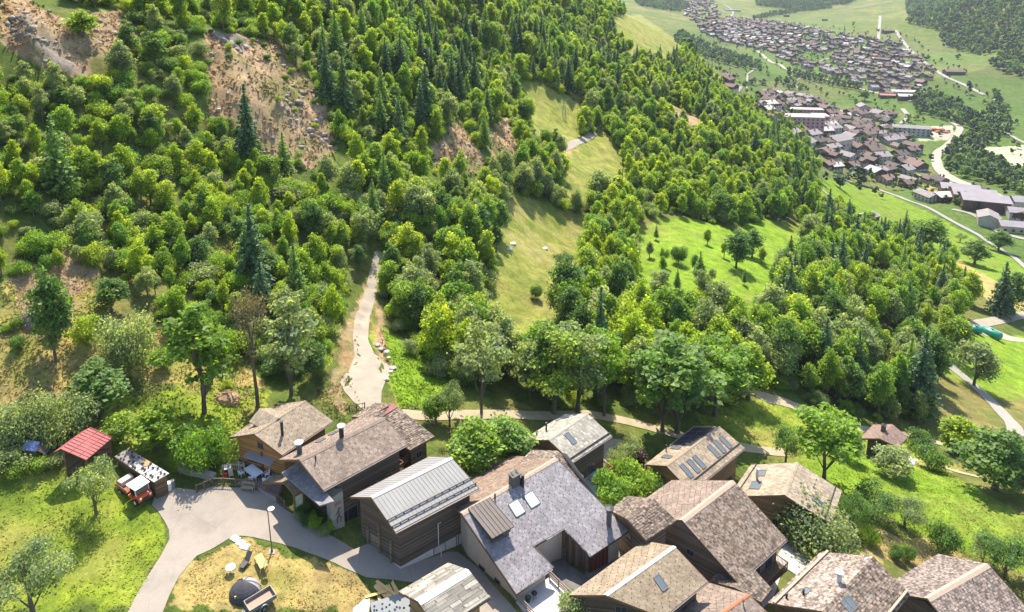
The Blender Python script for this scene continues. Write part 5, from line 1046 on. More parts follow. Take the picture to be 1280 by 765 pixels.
h = house('house', 'big old house with mottled brown shingles and long wooden ridge mid-village', (852.3,650.4), (916.8,601), (922.5,729), (983.8,674.3), None, (839.7,600.4), 9.2, .46, 'fineslab', T_OLD, walls=W_GREYB, roofm_l=T_PINK, style_l='shingle', ridge=M_RIDGE, ridge_w=.42, gref=(960,715)); diag(h); H7 = h
gutter(h); balcony(h, 'r', .2, 1.0, 2.8, 1.5); opening(h, 'r', .5, 3, 1.2, 1.8); opening(h, 'r', .8, 3, 1.2, 1.8); opening(h, 'n', .3, 4.2, 1.2, 1.0); opening(h, 'n', .5, 1.5, 1.2, 1.4); opening(h, 'n', .6, 5.4, .9, .7)

h = house('stone_roof_house', 'old house with rough stone shingles wedged between slate roof and big brown roof', (782.9,648.6), (817.5,623.5), (807.7,675.4), (845,650.7), (762,637.9), (784.2,620.3), 7.4, .46, 'slab', T_OLD, walls=W_GREYB, gref=(815,690)); diag(h); H7b = h
opening(h, 'n', .4, 3.6, .9, .9); opening(h, 'r', .3, 3.4, 1, 1.1)

h = house('house', 'house with tan shingles and a bright white metal ridge at the lower edge', (757,744), (843.1,682.9), (829,772), (884.7,726.8), (712,744), (805.1,676.1), 8.2, .45, 'shingle', T_TAN, walls=W_DARK, ridge=M_WHITEM, ridge_w=.24, gref=(900,740)); diag(h); H8 = h
skylight(h, 'r', (825.8,728.6), .8, 1.4); gutter(h, 'rl'); opening(h, 'n', .5, 4, 1.2, 1.0); opening(h, 'f', .35, 3, 1.1, 1.3); opening(h, 'f', .65, 3, 1.1, 1.3)
h = house('stone_roof_house', 'small outbuilding under coarse stone slabs between two big brown roofs', (918.4,734.8), (939.7,708.6), (951,752.7), (965,736.4), (887,726.6), (905.4,706), 5.4, .42, 'slab', T_SLAB, walls=W_DARK, gref=(972,745)); diag(h)
opening(h, 'r', .5, 1.2, .9, 1.0)
h = house('house', 'house with dusty pink shingles and a terracotta ridge cut by the lower edge', (895,771), (935.5,743), (925,806), (966,772), (822,772), (887.4,729), 7.0, .40, 'shingle', T_PINK, walls=W_BROWN, ridge=M_REDR, ridge_w=.20, gref=(972,750)); diag(h)
chimney(h, 'r', (929,756), .18, .18, .5, M_STEEL, 'pipe'); gutter(h, 'l'); opening(h, 'r', .5, 2, 1, 1.2)
h = house('stone_roof_house', 'wide house with mossy stone slab roof, white patches and a wooden eave beam', (1028,764.4), (1091.3,695.6), None, (1136.9,742.5), (960,753.8), (1026.3,690.6), 7.2, .42, 'slab', T_OLD, walls=W_BROWN, roofm_l=tilemat('patchy_stone_slab', (.24,.19,.155), .5, .9, .2, (.42,.385,.335)), style_l='slab'); diag(h); H9 = h
m = MB(); q = h.ql; m.bar(bilerp(q, -.01, .12) + Vector((0,0,.2)), bilerp(q, 1.01, .12) + Vector((0,0,.2)), .26, .22); m.build('roof_beam', [M_RIDGE], h.root)
chimney(h, 'l', (1048.5,728), .5, .5, 1.0, M_WHITEM, 'capped', M_WHITEM); skylight(h, 'l', (1008,739), 1.0, .7); skylight(h, 'r', (1058.5,757.5), .7, 1.2); skylight(h, 'r', (1064,753.5), .7, 1.2)
for q in ((983,748),(1004,743)): chimney(h, 'l', q, .22, .22, .55, M_BLACK, 'pipe')
opening(h, 'n', .3, 3, 1, 1); opening(h, 'l', .3, 2.2, 1, 1.1); opening(h, 'l', .7, 2.2, 1, 1.1)
m = MB(); q = h.qr; m.bar(bilerp(q, .0, .06) + Vector((0,0,.2)), bilerp(q, 1.0, .06) + Vector((0,0,.2)), .22, .2); m.build('roof_beam', [M_RIDGE], h.root)
h = house('house', 'large house with mottled grey-brown shingles and wooden ridge, bottom right corner', (1159.1,748.4), (1234.8,705.2), None, (1292,770), (1097,738), (1173,692.6), 8.0, .45, 'fineslab', T_FARB, walls=W_DARK, ridge=M_RIDGE, ridge_w=.42); diag(h)
opening(h, 'n', .5, 4, 1.2, 1.0); opening(h, 'l', .4, 2.5, 1.1, 1.2); balcony(h, 'n', .3, .7, 3, 1.2)
h = house('chalet', 'chalet with beige shingles, honey log walls and a steel flue', (980.4,618.8), (996.7,577.9), (1039.2,655.4), (1052.3,613.6), (911,620.8), (938.6,581.3), 7.4, .42, 'wood', T_BEIGE, walls=W_OLIVE, ridge=T_BEIGE, ridge_w=.3); diag(h); H11 = h
skylight(h, 'l', (944.5,607), 1.6, 1.4); skylight(h, 'l', (951.5,591.8), 1.3, 1.2); skylight(h, 'r', (1022.5,627.5), .8, 1.6); chimney(h, 'l', (946.2,600), .34, .34, 1.7, M_STEEL, 'pipe', M_STEEL)
for side, v in (('l', .12), ('r', .14)): m = MB(); q = h.qr if side == 'r' else h.ql; m.bar(bilerp(q, 0, v) + Vector((0,0,.13)), bilerp(q, 1, v) + Vector((0,0,.13)), .1, .12); m.build('snow_guard', [M_SNOW], h.root)
opening(h, 'n', .47, 4.0, 1.0, .8); opening(h, 'n', .3, 1.2, 1.2, 1.3); opening(h, 'r', .5, 1.4, 1.3, 1.3); m = MB(); c, _ = wallpt(h, 'n', .5, 0); m.bar(c + Vector((-.12,0,-.7)), c + Vector((-.12,0,5.8)), .2); m.build('timber_post', [M_WOODC], h.root)
h = house('barn', 'small dark wooden barn with brown roof alone at the far edge of the meadow', (1099.2,548.1), (1115.4,530.3), (1122.7,559.1), (1134.7,546.5), (1075.2,548.1), (1091.4,530.8), 5.2, .42, 'shingle', tilemat('small_barn_shingle', (.20,.14,.115), .15), walls=W_DARK, oe=.9, og=1.0); diag(h)
chimney(h, 'l', (1104,538.5), .7, .6, 1.1, M_CHIM); opening(h, 'n', .45, .4, 1.6, 2, pane=M_BLACK, name='barn_door', bars=0)
h = house('barn', 'low shed roofed with silvery boards beside the heap of planks at the lower edge', (522.2,751.9), (585.6,712.7), None, (612.8,747.1), (498.6,739.5), (560.7,703.6), 4.4, .40, 'plank', T_PLANK, walls=W_TAN, ridge=tilemat('ridge_board', (.56,.55,.50), .1), ridge_w=.5, gref=(560,735)); diag(h); H13 = h
m = MB(); q = h.qr; m.bar(bilerp(q, 0, .03) + Vector((0,0,.1)), bilerp(q, 1, .03) + Vector((0,0,.1)), .24, .12); m.build('eave_board', [T_PLANK], h.root); opening(h, 'f', .5, .2, 1.4, 1.9, pane=M_WOODC, name='door', bars=0)
# ------------------------------------------------------------------ the valley villages
def roofm_far(name, c): return plain(name, c, tuple(v * .72 for v in c), .35, .85, spec=.2)
FR = [roofm_far('far_brown_roof', (.150, .108, .092)), roofm_far('far_dark_roof', (.105, .086, .082)), roofm_far('far_grey_roof', (.26, .23, .222)), roofm_far('far_warm_roof', (.205, .138, .112)), roofm_far('far_pale_roof', (.46, .42, .40))]
FW = [plain('far_white_wall', (.46, .42, .37), None, .3), plain('far_timber_wall', (.105, .068, .045), (.07, .046, .032), .3), plain('far_cream_wall', (.46, .38, .30), None, .3), plain('far_pink_wall', (.42, .27, .24), None, .3)]
F_WIN = plain('far_window', (.05, .055, .065), None, 2, .3)
def far_meshes(L, W, He, rise, upper, seed):
    """roof mesh; timber upper walls; pale ground floor; dark window strips"""
    oe = 1.0; m = MB()
    for s in (-1, 1):
        q = [(-L/2 - oe, s*(W/2 + oe), He - oe*rise), (L/2 + oe, s*(W/2 + oe), He - oe*rise), (L/2 + oe, 0, He + W/2*rise), (-L/2 - oe, 0, He + W/2*rise)]; q = q if s < 0 else [q[1], q[0], q[3], q[2]]
        m.hexa([Vector(v) - Vector((0,0,.25)) for v in q] + [Vector(v) for v in q])
    m.box(L*.12, L*.12 + .9, -W*.16 - .5, -W*.16 + .4, He + W*.2*rise, He + W/2*rise + .9)
    w = MB(); zc = He*upper
    for z0, z1, mi, e in ((-3, zc, 0, 0), (zc, He, 1, .06)): w.box(-L/2 - e, L/2 + e, -W/2 - e, W/2 + e, z0, z1, mi)
    e = .06
    for s in (-1, 1): w.add([(s*(L/2 + e), -W/2 - e, He), (s*(L/2 + e), W/2 + e, He), (s*(L/2 + e), 0, He + W/2*rise - .2)], [(0, 1, 2)], 1)
    for z in ((He*.2, He*.62) if He > 4 else (He*.35,)):
        for i in range(max(2, int(L/3))):
            x = -L/2 + (i + .5)*L/max(2, int(L/3))
            for s in (-1, 1): w.box(x - .55, x + .55, s*(W/2 + .02) - .09, s*(W/2 + .02) + .09, z, z + 1.2, 2)
        for i in range(3):
            y = -W/2 + (i + .5)*W/3
            for s in (-1, 1): w.box(s*(L/2 + .02) - .09, s*(L/2 + .02) + .09, y - .5, y + .5, z, z + 1.2, 2)
    def mk(name, b, mats): me = bpy.data.meshes.new(name); me.from_pydata([tuple(v) for v in b.v], [], b.f); [me.materials.append(x) for x in mats]; me.polygons.foreach_set('material_index', b.m); return me
    return mk, m, w
FPRO = []
_r = random.Random(5)
for i in range(14):
    L, W = _r.uniform(9.5, 15), _r.uniform(8, 11.5); He = _r.uniform(4.2, 7.0); mk, m, w = far_meshes(L, W, He, _r.uniform(.38, .48), _r.choice([.3, .45, .55, 1.0, .05]), i)
    rm = FR[[0, 1, 0, 2, 3, 1, 0, 2, 1, 0, 4, 3, 2, 0][i]]; wm = [FW[[0, 0, 2, 0, 2, 0][i % 6]], FW[1] if i % 4 else FW[2], F_WIN]
    FPRO.append((mk('far_roof', m, [rm]), mk('far_wall', w, wm), max(L, W)))
_N = [0]
def far_house(x, y, label, group, rz, s=1.0, k=None, parts=True, z=None):
    k = _r.randrange(len(FPRO)) if k is None else k; rm, wm, _ = FPRO[k]; t = thing('village_house', (x, y, gz(x, y) if z is None else z), label, 'house', group, rz); t.scale = (s, s, s)
    for nm, me in (('wall', wm), ('roof', rm)): o = bpy.data.objects.new(nm, me); COL.objects.link(o); o.parent = t
    _N[0] += 1; return t
T_FAR = P('874,33 909,23 967,27 1014,35 1053,43 1112,51 1151,74 1174,92 1143,113 1118,122 1085,113 1030,98 991,82 952,63 909,55 878,43')
T_HEAD = P('832,2 893,-1 901,20 874,30 858,25 852,10'); T_NEAR = P('936,133 960,113 1022,125 1050,145 1077,137 1124,148 1140,160 1132,180 1143,191 1151,219 1116,230 1073,227 1034,211 1030,195 999,184 967,156 940,152')
T_LOW = P('1073,226 1151,221 1194,240 1215,250 1200,258 1155,252 1124,238'); T_HAM = P('896,100 908,97 916,106 912,114 898,112')
FREE = [P('1000,68 1040,66 1040,80 1010,80'), P('970,136 1022,136 1028,166 985,166'), P('1115,152 1160,160 1160,178 1115,172'), P('1092,180 1118,180 1118,194 1094,193'), P('1020,90 1060,96 1050,104 1020,98')]
allh = []
def houses_in(poly, spacing, clear, prob, tagname):
    x, y, z, px, py, Z = scatter(poly, clear, spacing, 3500, .36, 300); k = rng.random(len(x)) < prob
    for a, b, c, d in zip(x[k], y[k], Z[k], px[k]): allh.append((c, a, b, d, tagname))
houses_in(T_NEAR, 15.2, FREE + [P('1047,168 1060,168 1070,196 1056,196')], .92, 'in the near valley village'); houses_in(T_FAR, 17.5, FREE, .80, 'in the far valley village'); houses_in(T_HEAD, 26, [], .7, 'in the farthest village at the head of the valley')
houses_in(T_LOW, 20, [], .8, 'in the lower row of the near valley village'); houses_in(P('1200,236 1262,248 1292,258 1292,302 1250,292 1222,272'), 21, [], .6, 'in the lower row of the near valley village'); houses_in(T_HAM, 19, [], .9, 'in the small hamlet on the valley slope')
allh.sort(); BASE_A = {'in the near valley village': .5, 'in the far valley village': .3}
def word(d, nm, Z):
    side = '' 
    if nm == 'in the near valley village': side = 'among the houses below the pink school block' if d < 1000 else 'in the tight middle of the near valley village' if d < 1080 else 'at the works road side of the near valley village'
    elif nm == 'in the far valley village': side = 'at the shady treeline end of the far village' if d < 960 else 'in the crowded middle of the far village' if d < 1070 else 'at the meadow end of the far village'
    return side or nm
RT = {0: 'brown-roofed', 1: 'dark-roofed', 2: 'grey-roofed', 3: 'warm brown-roofed', 4: 'pale-roofed'}; RMI = [0, 1, 0, 2, 3, 1, 0, 2, 1, 0, 4, 3, 2, 0]
loose = MB(); nl_ = 0
for n, (Z, x, y, d, nm) in enumerate(allh):
    rz = (R(35) if fbm(np.array([x]), np.array([y]), 120, 300)[0] > 0 else R(20)) + _r.choice([0, R(90), 0]) + _r.uniform(-.2, .2); s = _r.uniform(.80, 1.14) if nm == 'in the near valley village' else _r.uniform(.70, 1.02); k = _r.randrange(14)
    if n < 296: far_house(x, y, f'{RT[RMI[k]]} chalet {word(d, nm, Z)}', f'{RT[RMI[k]]} chalets {word(d, nm, Z)}', rz, s, k)
    else:
        M = Matrix.Translation((x, y, gz(x, y))) @ Matrix.Rotation(rz, 4, 'Z') @ Matrix.Scale(s, 4); loose.M = M
        for me, off in ((FPRO[k][0], 0), (FPRO[k][1], 1)):
            b = len(loose.v); loose.v += [M @ v.co for v in me.vertices]; mt = [RMI[k]] if not off else [5, 6, 7]
            for p in me.polygons: loose.f.append([b + i for i in p.vertices]); loose.m.append(mt[min(p.material_index, len(mt) - 1)])
if loose.v:
    o = loose.build('distant_village', FR + [FW[0], FW[1], F_WIN]); setting(o, 'stuff'); o['label'] = 'mass of tiny far-off houses up the valley'
print('FAR HOUSES', len(allh))
# larger buildings of the valley, each with its own shape
def hall(px, label, L, W, He, rise, deg, roofm, wallm, cat='building', storeys=1, name='hall', flat=False, group=None):
    p = hit(*px); t = thing(name, p, label, cat, group, R(deg)); m = MB(); oe = .6
    if flat: m.box(-L/2 - .3, L/2 + .3, -W/2 - .3, W/2 + .3, He, He + .5)
    else:
        for s in (-1, 1):
            q = [(-L/2 - oe, s*(W/2 + oe), He - oe*rise), (L/2 + oe, s*(W/2 + oe), He - oe*rise), (L/2 + oe, 0, He + W/2*rise), (-L/2 - oe, 0, He + W/2*rise)]; q = q if s < 0 else [q[1], q[0], q[3], q[2]]; m.hexa([Vector(v) - Vector((0,0,.25)) for v in q] + [Vector(v) for v in q])
    m.build('roof', [roofm], t); w = MB(); w.box(-L/2, L/2, -W/2, W/2, -4, He)
    if not flat:
        for s in (-1, 1): w.add([(s*L/2, -W/2, He), (s*L/2, W/2, He), (s*L/2, 0, He + W/2*rise - .2)], [(0, 1, 2)])
    w.build('wall', [wallm], t); n = max(3, int(L / 4))
    for f in range(storeys):
        g = MB(); z = 1 + f * (He - .6) / storeys
        for i in range(n):
            x = -L/2 + (i + .5)*L/n
            for s in (-1, 1): g.box(x - .8, x + .8, s*W/2 - .08, s*W/2 + .08, z, z + 1.5)
        g.build('window', [F_WIN], t)
    return t
SCH = plain('school_pink_wall', (.40, .24, .225), (.33, .20, .19), .2); SCR = plain('school_pink_roof', (.46, .34, .315), (.38, .28, .26), .15); WHW = plain('works_white_wall', (.40, .39, .375), None, .2); GRH = plain('violet_grey_roof', (.27, .245, .255), (.21, .19, .20), .12); DKW = plain('dark_red_timber', (.13, .07, .055), (.09, .05, .04), .2)
hall((1001,158), 'front wing of the pink flat-roofed school block in the near village', 36, 16, 10, .1, -8, SCR, SCH, storeys=3, name='school', flat=True); hall((1006,145), 'rear wing of the pink school block with pale pink roof', 40, 13, 9, .1, -8, SCR, SCH, storeys=3, name='school', flat=True); hall((1024,156), 'square end block of the pink school', 14, 15, 10, .1, -8, SCR, SCH, storeys=3, name='school', flat=True)
hall((1137,169), 'long white apartment building with many windows beside the works yard', 35, 12, 9, .35, -18, FR[2], WHW, storeys=3, name='apartment_building')
hall((1198,243), 'long grey-roofed hall at the upper end of the hall row', 24, 15, 6, .3, -22, GRH, DKW); hall((1215,251), 'wide violet-grey twin hall beside the works road', 26, 18, 6.5, .28, -20, GRH, DKW); hall((1228,259), 'largest violet-grey hall in the hall row', 27, 18, 7, .28, -20, GRH, DKW)
hall((1182,250), 'low hall with pale tin roof in front of the hall row', 18, 11, 4.5, .3, 10, FR[4], DKW); hall((1234,279), 'chalet with solar roof beside the white lane', 14, 11, 5.5, .42, 60, FR[2], FW[0], 'house', name='village_house'); hall((1262,288), 'grey-roofed timber house at the right edge of the valley meadow', 13, 10, 4.5, .4, -15, GRH, FW[2], 'house', name='village_house')
hall((1272,272), 'violet-grey roofed house at the right edge behind the timber house', 12, 10, 5, .4, -20, GRH, FW[0], 'house', name='village_house'); hall((1277,260), 'tall house cut by the right edge of the picture', 13, 11, 6, .4, -15, GRH, FW[0], 'house', name='village_house'); hall((1205,252), 'dark red timber house before the hall row', 14, 10, 5.5, .42, 55, FR[1], DKW, 'house', name='village_house')
hall((1135,124), 'grey tin hall by the dark riverside wood', 26, 14, 5, .3, -12, FR[4], FW[1]); hall((1110,122), 'long low shed with rust-red roof between the villages', 22, 9, 4, .3, -12, plain('rusty_red_roof', (.36, .16, .10), (.28, .12, .08), .3), FW[1], name='shed'); hall((1133,118), 'long low building with pale roof between the villages', 40, 12, 4.5, .3, -10, FR[4], FW[2])
hall((1192,93), 'cluster barn with dark roof by the pale road on the far meadow', 26, 14, 5, .35, -8, FR[0], FW[1], 'barn', name='barn'); hall((1110,41), 'dark long barn by the upper road', 22, 12, 5, .35, 0, FR[0], FW[1], 'barn', name='barn'); hall((983,21), 'small dark barn on the far meadow', 14, 9, 5, .4, 0, FR[1], FW[1], 'barn', name='barn'); hall((916,14), 'long pale-roofed shed on the highest meadow', 46, 10, 4, .3, 4, FR[2], FW[0], 'shed', name='shed')
hall((1031,26), 'tiny dark hut on the far meadow', 12, 8, 4, .4, 0, FR[1], FW[1], 'hut', name='hut'); hall((968,116), 'small house with pink roof above the near village', 12, 10, 5, .4, 20, FR[3], FW[0], 'house', name='village_house'); hall((1085,276), 'grey stone hut beside two dark trees at the top of the tan field', 9, 7, 3.5, .35, 30, FR[2], FW[1], 'hut', name='hut')
hall((1045,182), 'large brown-roofed house at the foot of the village street', 22, 17, 7, .4, 30, FR[2], FW[2], 'house', name='village_house'); hall((1078,140), 'house with arched gable at the top of the near village', 16, 12, 8, .5, 80, FR[2], FW[2], 'house', name='village_house')
# works yard
for i, (q, c, lb) in enumerate((((1172,164), (.42,.14,.06), 'rust-red heap of works material in the sandy yard'), ((1180,166), (.40,.17,.08), 'smaller rusty heap of works material in the sandy yard'))):
    p = hit(*q); m = MB(); rr = random.Random(i)
    for k in range(9): a = Vector((rr.uniform(-6,6), rr.uniform(-4,4), 0)); m.box(p.x + a.x - rr.uniform(1,3), p.x + a.x + rr.uniform(1,3), p.y + a.y - 1.2, p.y + a.y + 1.2, p.z - 1, p.z + rr.uniform(1,3.2))
    tag(m.build('material_heap', [plain('rust_red_stack', c, None, .3)]), lb, 'heap')
setting(drape('works_yard', px_poly('1163,158 1190,157 1194,164 1184,176 1168,172 1160,166'), M_SAND, .2, 6)); setting(drape('sports_field', px_poly('1196,186 1280,182 1300,190 1300,209 1212,207'), plain('pale_dry_pitch', (.33,.35,.21), (.29,.31,.18), .03, .95), .2, 8))
setting(drape('bare_plot', px_poly('1190,189 1203,191 1207,204 1196,202'), plain('bare_brown_soil', (.36,.25,.17), None, .1, .95), .25, 6))
# cars parked along the works road
CARC = [('white', (.7,.7,.7)), ('dark', (.06,.06,.07)), ('silver', (.45,.46,.48))]; p0 = None
def car_mesh(c):
    m = MB(); m.hexa([(-2.1,-.85,.3),(2.1,-.85,.3),(2.1,.85,.3),(-2.1,.85,.3),(-2.1,-.85,.85),(2.05,-.85,.8),(2.05,.85,.8),(-2.1,.85,.85)], 0); m.hexa([(-1.9,-.8,.85),(1.1,-.8,.82),(1.1,.8,.82),(-1.9,.8,.85),(-1.5,-.65,1.42),(.4,-.65,1.42),(.4,.65,1.42),(-1.5,.65,1.42)], 1)
    for x in (-1.3, 1.3):
        for y in (-.8, .8): m.tube([(x, y - .1, .32), (x, y + .1, .32)], .33, 8, 2)
    return m
# ------------------------------------------------------------------ things around the houses
def wood(name, c1, c2=None): return plain(name, c1, c2, 5, .85, stretch=(1, 1, 1))
M_YEL = wood('new_yellow_wood', (.62, .46, .17), (.50, .36, .12)); M_NEWP = wood('fresh_plank_wood', (.66, .43, .18), (.54, .33, .13)); M_OR = plain('orange_paint', (.62, .095, .022), (.52, .075, .02), 2, .45, spec=.5); M_WPAINT = plain('white_paint', (.80, .79, .76), (.70, .69, .66), 2, .5); M_RUB = plain('black_rubber', (.03, .03, .03), None, 4, .8); M_PLASTIC = plain('white_plastic', (.80, .80, .80), (.72, .72, .74), 3, .4)
M_RAIL = wood('dark_old_railing', (.17, .13, .095), (.09, .07, .05)); M_GREYT = plain('dark_grey_tent_cloth', (.060, .055, .062), (.045, .042, .048), 1.2, .7); M_TENT2 = plain('pale_grey_tent_cloth', (.34, .32, .34), (.27, .26, .28), 1.2, .7); M_DARKP = plain('dark_grey_mesh_fabric', (.07, .068, .07), None, 5, .7)
def yaw_px(a, b): A, B = hit(*a), hit(*b); return math.atan2(B.y - A.y, B.x - A.x)
# street lamp
p = hit(340, 690); t = thing('street_lamp', p, 'dark street lamp with white enamel shade standing at the grass edge by the road', 'street lamp'); m = MB(); m.tube([(0,0,-.4),(0,0,.35),(0,0,.36),(-.1,0,5.3)], [.12,.12,.07,.05], 8); m.tube([(-.1,0,5.25),(-.08,.05,5.6),(.12,.1,5.65),(.22,.1,5.5)], .035, 6); m.build('pole', [M_RAIL], t)
m = MB(); m.tube([(.24,.1,5.52),(.24,.1,5.42),(.24,.1,5.32)], [.06,.18,.35], 16); m.build('lamp_shade', [M_WPAINT], t); m = MB(); m.tube([(.24,.1,5.36),(.24,.1,5.24)], [.1,.07], 10); m.build('bulb', [M_PLASTIC], t); m = MB(); m.box(-.35,.35,-.3,.3,-.3,.05); m.build('base', [M_STONEW], t)
# tent
p = hit(306, 741); t = thing('tent', p, 'dark dome tent with a pale side pitched on the dry grass beside the trailer', 'tent', None, R(20)); 
def dome(r0, h, a0, a1, na=14, nh=7, sx=1, sy=1):
    vs = []; fs = []
    for j in range(nh + 1):
        q = j/nh*math.pi/2
        for i in range(na + 1): a = a0 + (a1-a0)*i/na; rib = 1 + .035*abs(math.sin(a*3)); vs.append((math.cos(a)*math.cos(q)**1.5*r0*sx*rib, math.sin(a)*math.cos(q)**1.5*r0*sy*rib, h*math.sin(q)))
    for j in range(nh):
        for i in range(na): b = j*(na+1)+i; fs.append((b, b+1, b+na+2, b+na+1))
    return vs, fs
v, f = dome(1.5, 1.45, R(100), R(340), sy=.95); mesh_obj('tent_body', v, f, [M_GREYT], t); v, f = dome(1.47, 1.42, R(-20), R(100), sy=.95); mesh_obj('tent_panel', v, f, [M_TENT2], t)
for k in range(3): m = MB(); a = R(60 * k); m.tube([(math.cos(a)*1.55*math.cos(q)**1.5, math.sin(a)*1.48*math.cos(q)**1.5, 1.49*math.sin(q)) for q in [R(d) for d in range(0, 181, 12)] if True][:8], .03, 5); m.build('tent_pole', [M_DARKP], t)
for k in (0, 1): m = MB(); m.box(-.9 + k*.75, -.72 + k*.75, -.98, -.90, .55, .8); m.build('tent_vent', [plain('yellow_tag', (.6,.55,.1), None, 5)], t)
# trailer
a, b = hit(312, 757), hit(338, 742); rz = math.atan2(b.y - a.y, b.x - a.x); p = hit(326, 757); t = thing('trailer', p, 'grey single-axle car trailer with plywood floor parked beside the tent', 'trailer', None, rz); M_TRL = plain('grey_galvanised', (.22,.23,.22), (.17,.175,.17), 4, .5, .3)
m = MB(); m.box(-1.35,1.35,-.75,-.70,.5,.95); m.box(-1.35,1.35,.70,.75,.5,.95); m.box(-1.35,-1.30,-.70,.70,.5,.95); m.box(1.30,1.35,-.70,.70,.5,.95); m.build('side_panel', [M_TRL], t); m = MB(); m.box(-1.30,1.30,-.70,.70,.46,.55); m.build('floor', [wood('plywood_floor', (.36,.23,.17), (.30,.19,.14))], t); m = MB(); m.bar((-1.35,0,.45),(-2.3,0,.42),.1); m.bar((-1.3,.5,.42),(-2.0,0,.42),.06); m.bar((-1.3,-.5,.42),(-2.0,0,.42),.06); m.build('drawbar', [M_TRL], t)
for s in (-1, 1):
    m = MB(); m.tube([(0, s*.86 - .09, .3),(0, s*.86 + .09, .3)], .32, 18); w_ = m.build('wheel', [M_RUB], t); k = MB(); k.tube([(0, s*.86 - .1, .3),(0, s*.86 + .1, .3)], .18, 14); k.build('rim', [M_TRL], w_); k = MB(); k.tube([(math.cos(R(a))*.42, s*.86, .3 + math.sin(R(a))*.42) for a in range(0, 181, 20)], .09, 5); k.build('mudguard', [M_TRL], t)
# round table, lounge chair, yellow table, slabs
p = hit(289, 716); t = thing('garden_table', p, 'round white garden table on the dry grass above the tent', 'table'); m = MB(); m.tube([(0,0,.70),(0,0,.74)], .48, 24); m.build('tabletop', [M_PLASTIC], t)
for k in range(3): m = MB(); a = k*2.1; m.bar((0,0,.7),(math.cos(a)*.38,math.sin(a)*.38,0),.04); m.build('leg', [M_PLASTIC], t)
p = hit(307, 706); t = thing('lounge_chair', p, 'dark folding lounge chair on the dry grass beside the round white table', 'lounge chair', None, R(72)); m = MB()
m.hexa([(-.7,-.3,.32),(.2,-.3,.30),(.2,.3,.30),(-.7,.3,.32),(-.7,-.3,.35),(.2,-.3,.33),(.2,.3,.33),(-.7,.3,.35)]); m.build('seat', [M_DARKP], t); m = MB(); m.hexa([(.2,-.3,.30),(.85,-.3,.95),(.85,.3,.95),(.2,.3,.30),(.17,-.3,.33),(.82,-.3,.98),(.82,.3,.98),(.17,.3,.33)]); m.build('backrest', [M_DARKP], t)
for s in (-.32, .32):
    m = MB(); m.tube([(-.8,s,0),(.35,s,.55),(.1,s,.55)], .022, 6); m.build('armrest', [M_BLACK], t); m = MB(); m.tube([(.5,s,0),(-.5,s,.4)], .022, 6); m.build('leg', [M_BLACK], t)
p = hit(327, 708); t = thing('picnic_table', p, 'yellow wooden table with a narrow top on the dry grass', 'table', None, R(-52)); m = MB()
for i in range(4): m.box(-.95,.95,-.4 + i*.2, -.22 + i*.2, .66, .71)
m.build('tabletop', [M_YEL], t)
for s in (-1, 1):
    for q in (-1, 1): m = MB(); m.bar((s*.75,q*.28,.66),(s*.75,q*.42,-.05),.08); m.build('leg', [M_YEL], t)
for i, q in enumerate(((294,673.5),(301,679),(306,683.5))):
    p = hit(*q); m = MB(); m.box(-.5,.5,-.35,.35,-.05,.08); o = m.build('stone_slab', [plain('pale_slab', (.62,.60,.55), (.52,.50,.46), 2)]); o.location = p; o.rotation_euler = (0, 0, R(-30 + 8*i)); tag(o, ['upper pale slab lying at the grass edge by the road','middle pale slab lying at the grass edge by the road','lowest pale slab lying at the grass edge by the road'][i], 'slab')
# plank heap, tin sheets
ph = [(473,738,-42,3.6),(477,741,-40,3.2),(481,743,-44,3.8),(485,744,-46,3.4),(489,740,-58,3.2),(494,738,-62,3.0),(480,735,-36,3.4),(470,745,18,2.2),(474,748,-60,2.8),(486,748,-44,3.5),(491,746,-50,3),(497,742,-55,2.6)]
for i, (x, y, dg, L) in enumerate(ph):
    p = hit(x, y); m = MB(); m.box(-L/2, L/2, -.16, .16, 0, .07); o = m.build('plank', [[M_NEWP, M_YEL, W_TAN][i % 3] if i % 3 < 2 else M_NEWP]); o.location = p + Vector((0, 0, .06 + .05 * (i % 4))); o.rotation_euler = (R(random.uniform(-3,3)), R(random.uniform(-3,3)), R(dg)); tag(o, 'fresh yellow plank in the loose heap beside the silvery board roof', 'plank', 'planks in the heap')
M_SHEET = plain('pale_grey_tin_sheet', (.22,.235,.24), (.18,.195,.20), .8, .7, 0, spec=.2)
q = [hit(*v) for v in ((463,762),(505,748),(522,772),(468,790))]; m = MB(); up = Vector((0,0,.75)); m.hexa([v + up for v in q] + [v + up + Vector((0,0,.05)) for v in q]); t = thing('tin_cover', q[0], 'flat pale tin cover weighted with dark stones beside the plank heap', 'cover'); m.M = Matrix.Identity(4); m.v = [v - q[0] for v in m.v]; m.build('sheet', [M_SHEET], t); m = MB(); m.hexa([v - q[0] - Vector((0,0,.4)) for v in q] + [v - q[0] + Vector((0,0,.70)) for v in q]); m.build('stack', [W_BROWN], t)
for i, v in enumerate(((468,759),(478,756),(483,760),(487,757),(494,754),(496,760),(505,761),(512,758),(471,764),(500,751))):
    p = hit(*v) ; p = at_z(v[0], v[1] , q[0].z + .8); bpy_m = MB(); rr = random.Random(i); r_ = .13
    vs = []; bm_ = bmesh.new(); bmesh.ops.create_icosphere(bm_, subdivisions=1, radius=r_); me = bpy.data.meshes.new('weight_stone'); [v_.co.__setitem__(2, v_.co.z*.7 + rr.uniform(-.02,.02)) for v_ in bm_.verts]; bm_.to_mesh(me); bm_.free(); me.materials.append(M_BLACK); o = bpy.data.objects.new('weight_stone', me); COL.objects.link(o); o.location = p + Vector((0,0,.1)); tag(o, 'dark weight stone lying on the pale tin cover', 'stone', 'stones on the tin cover')
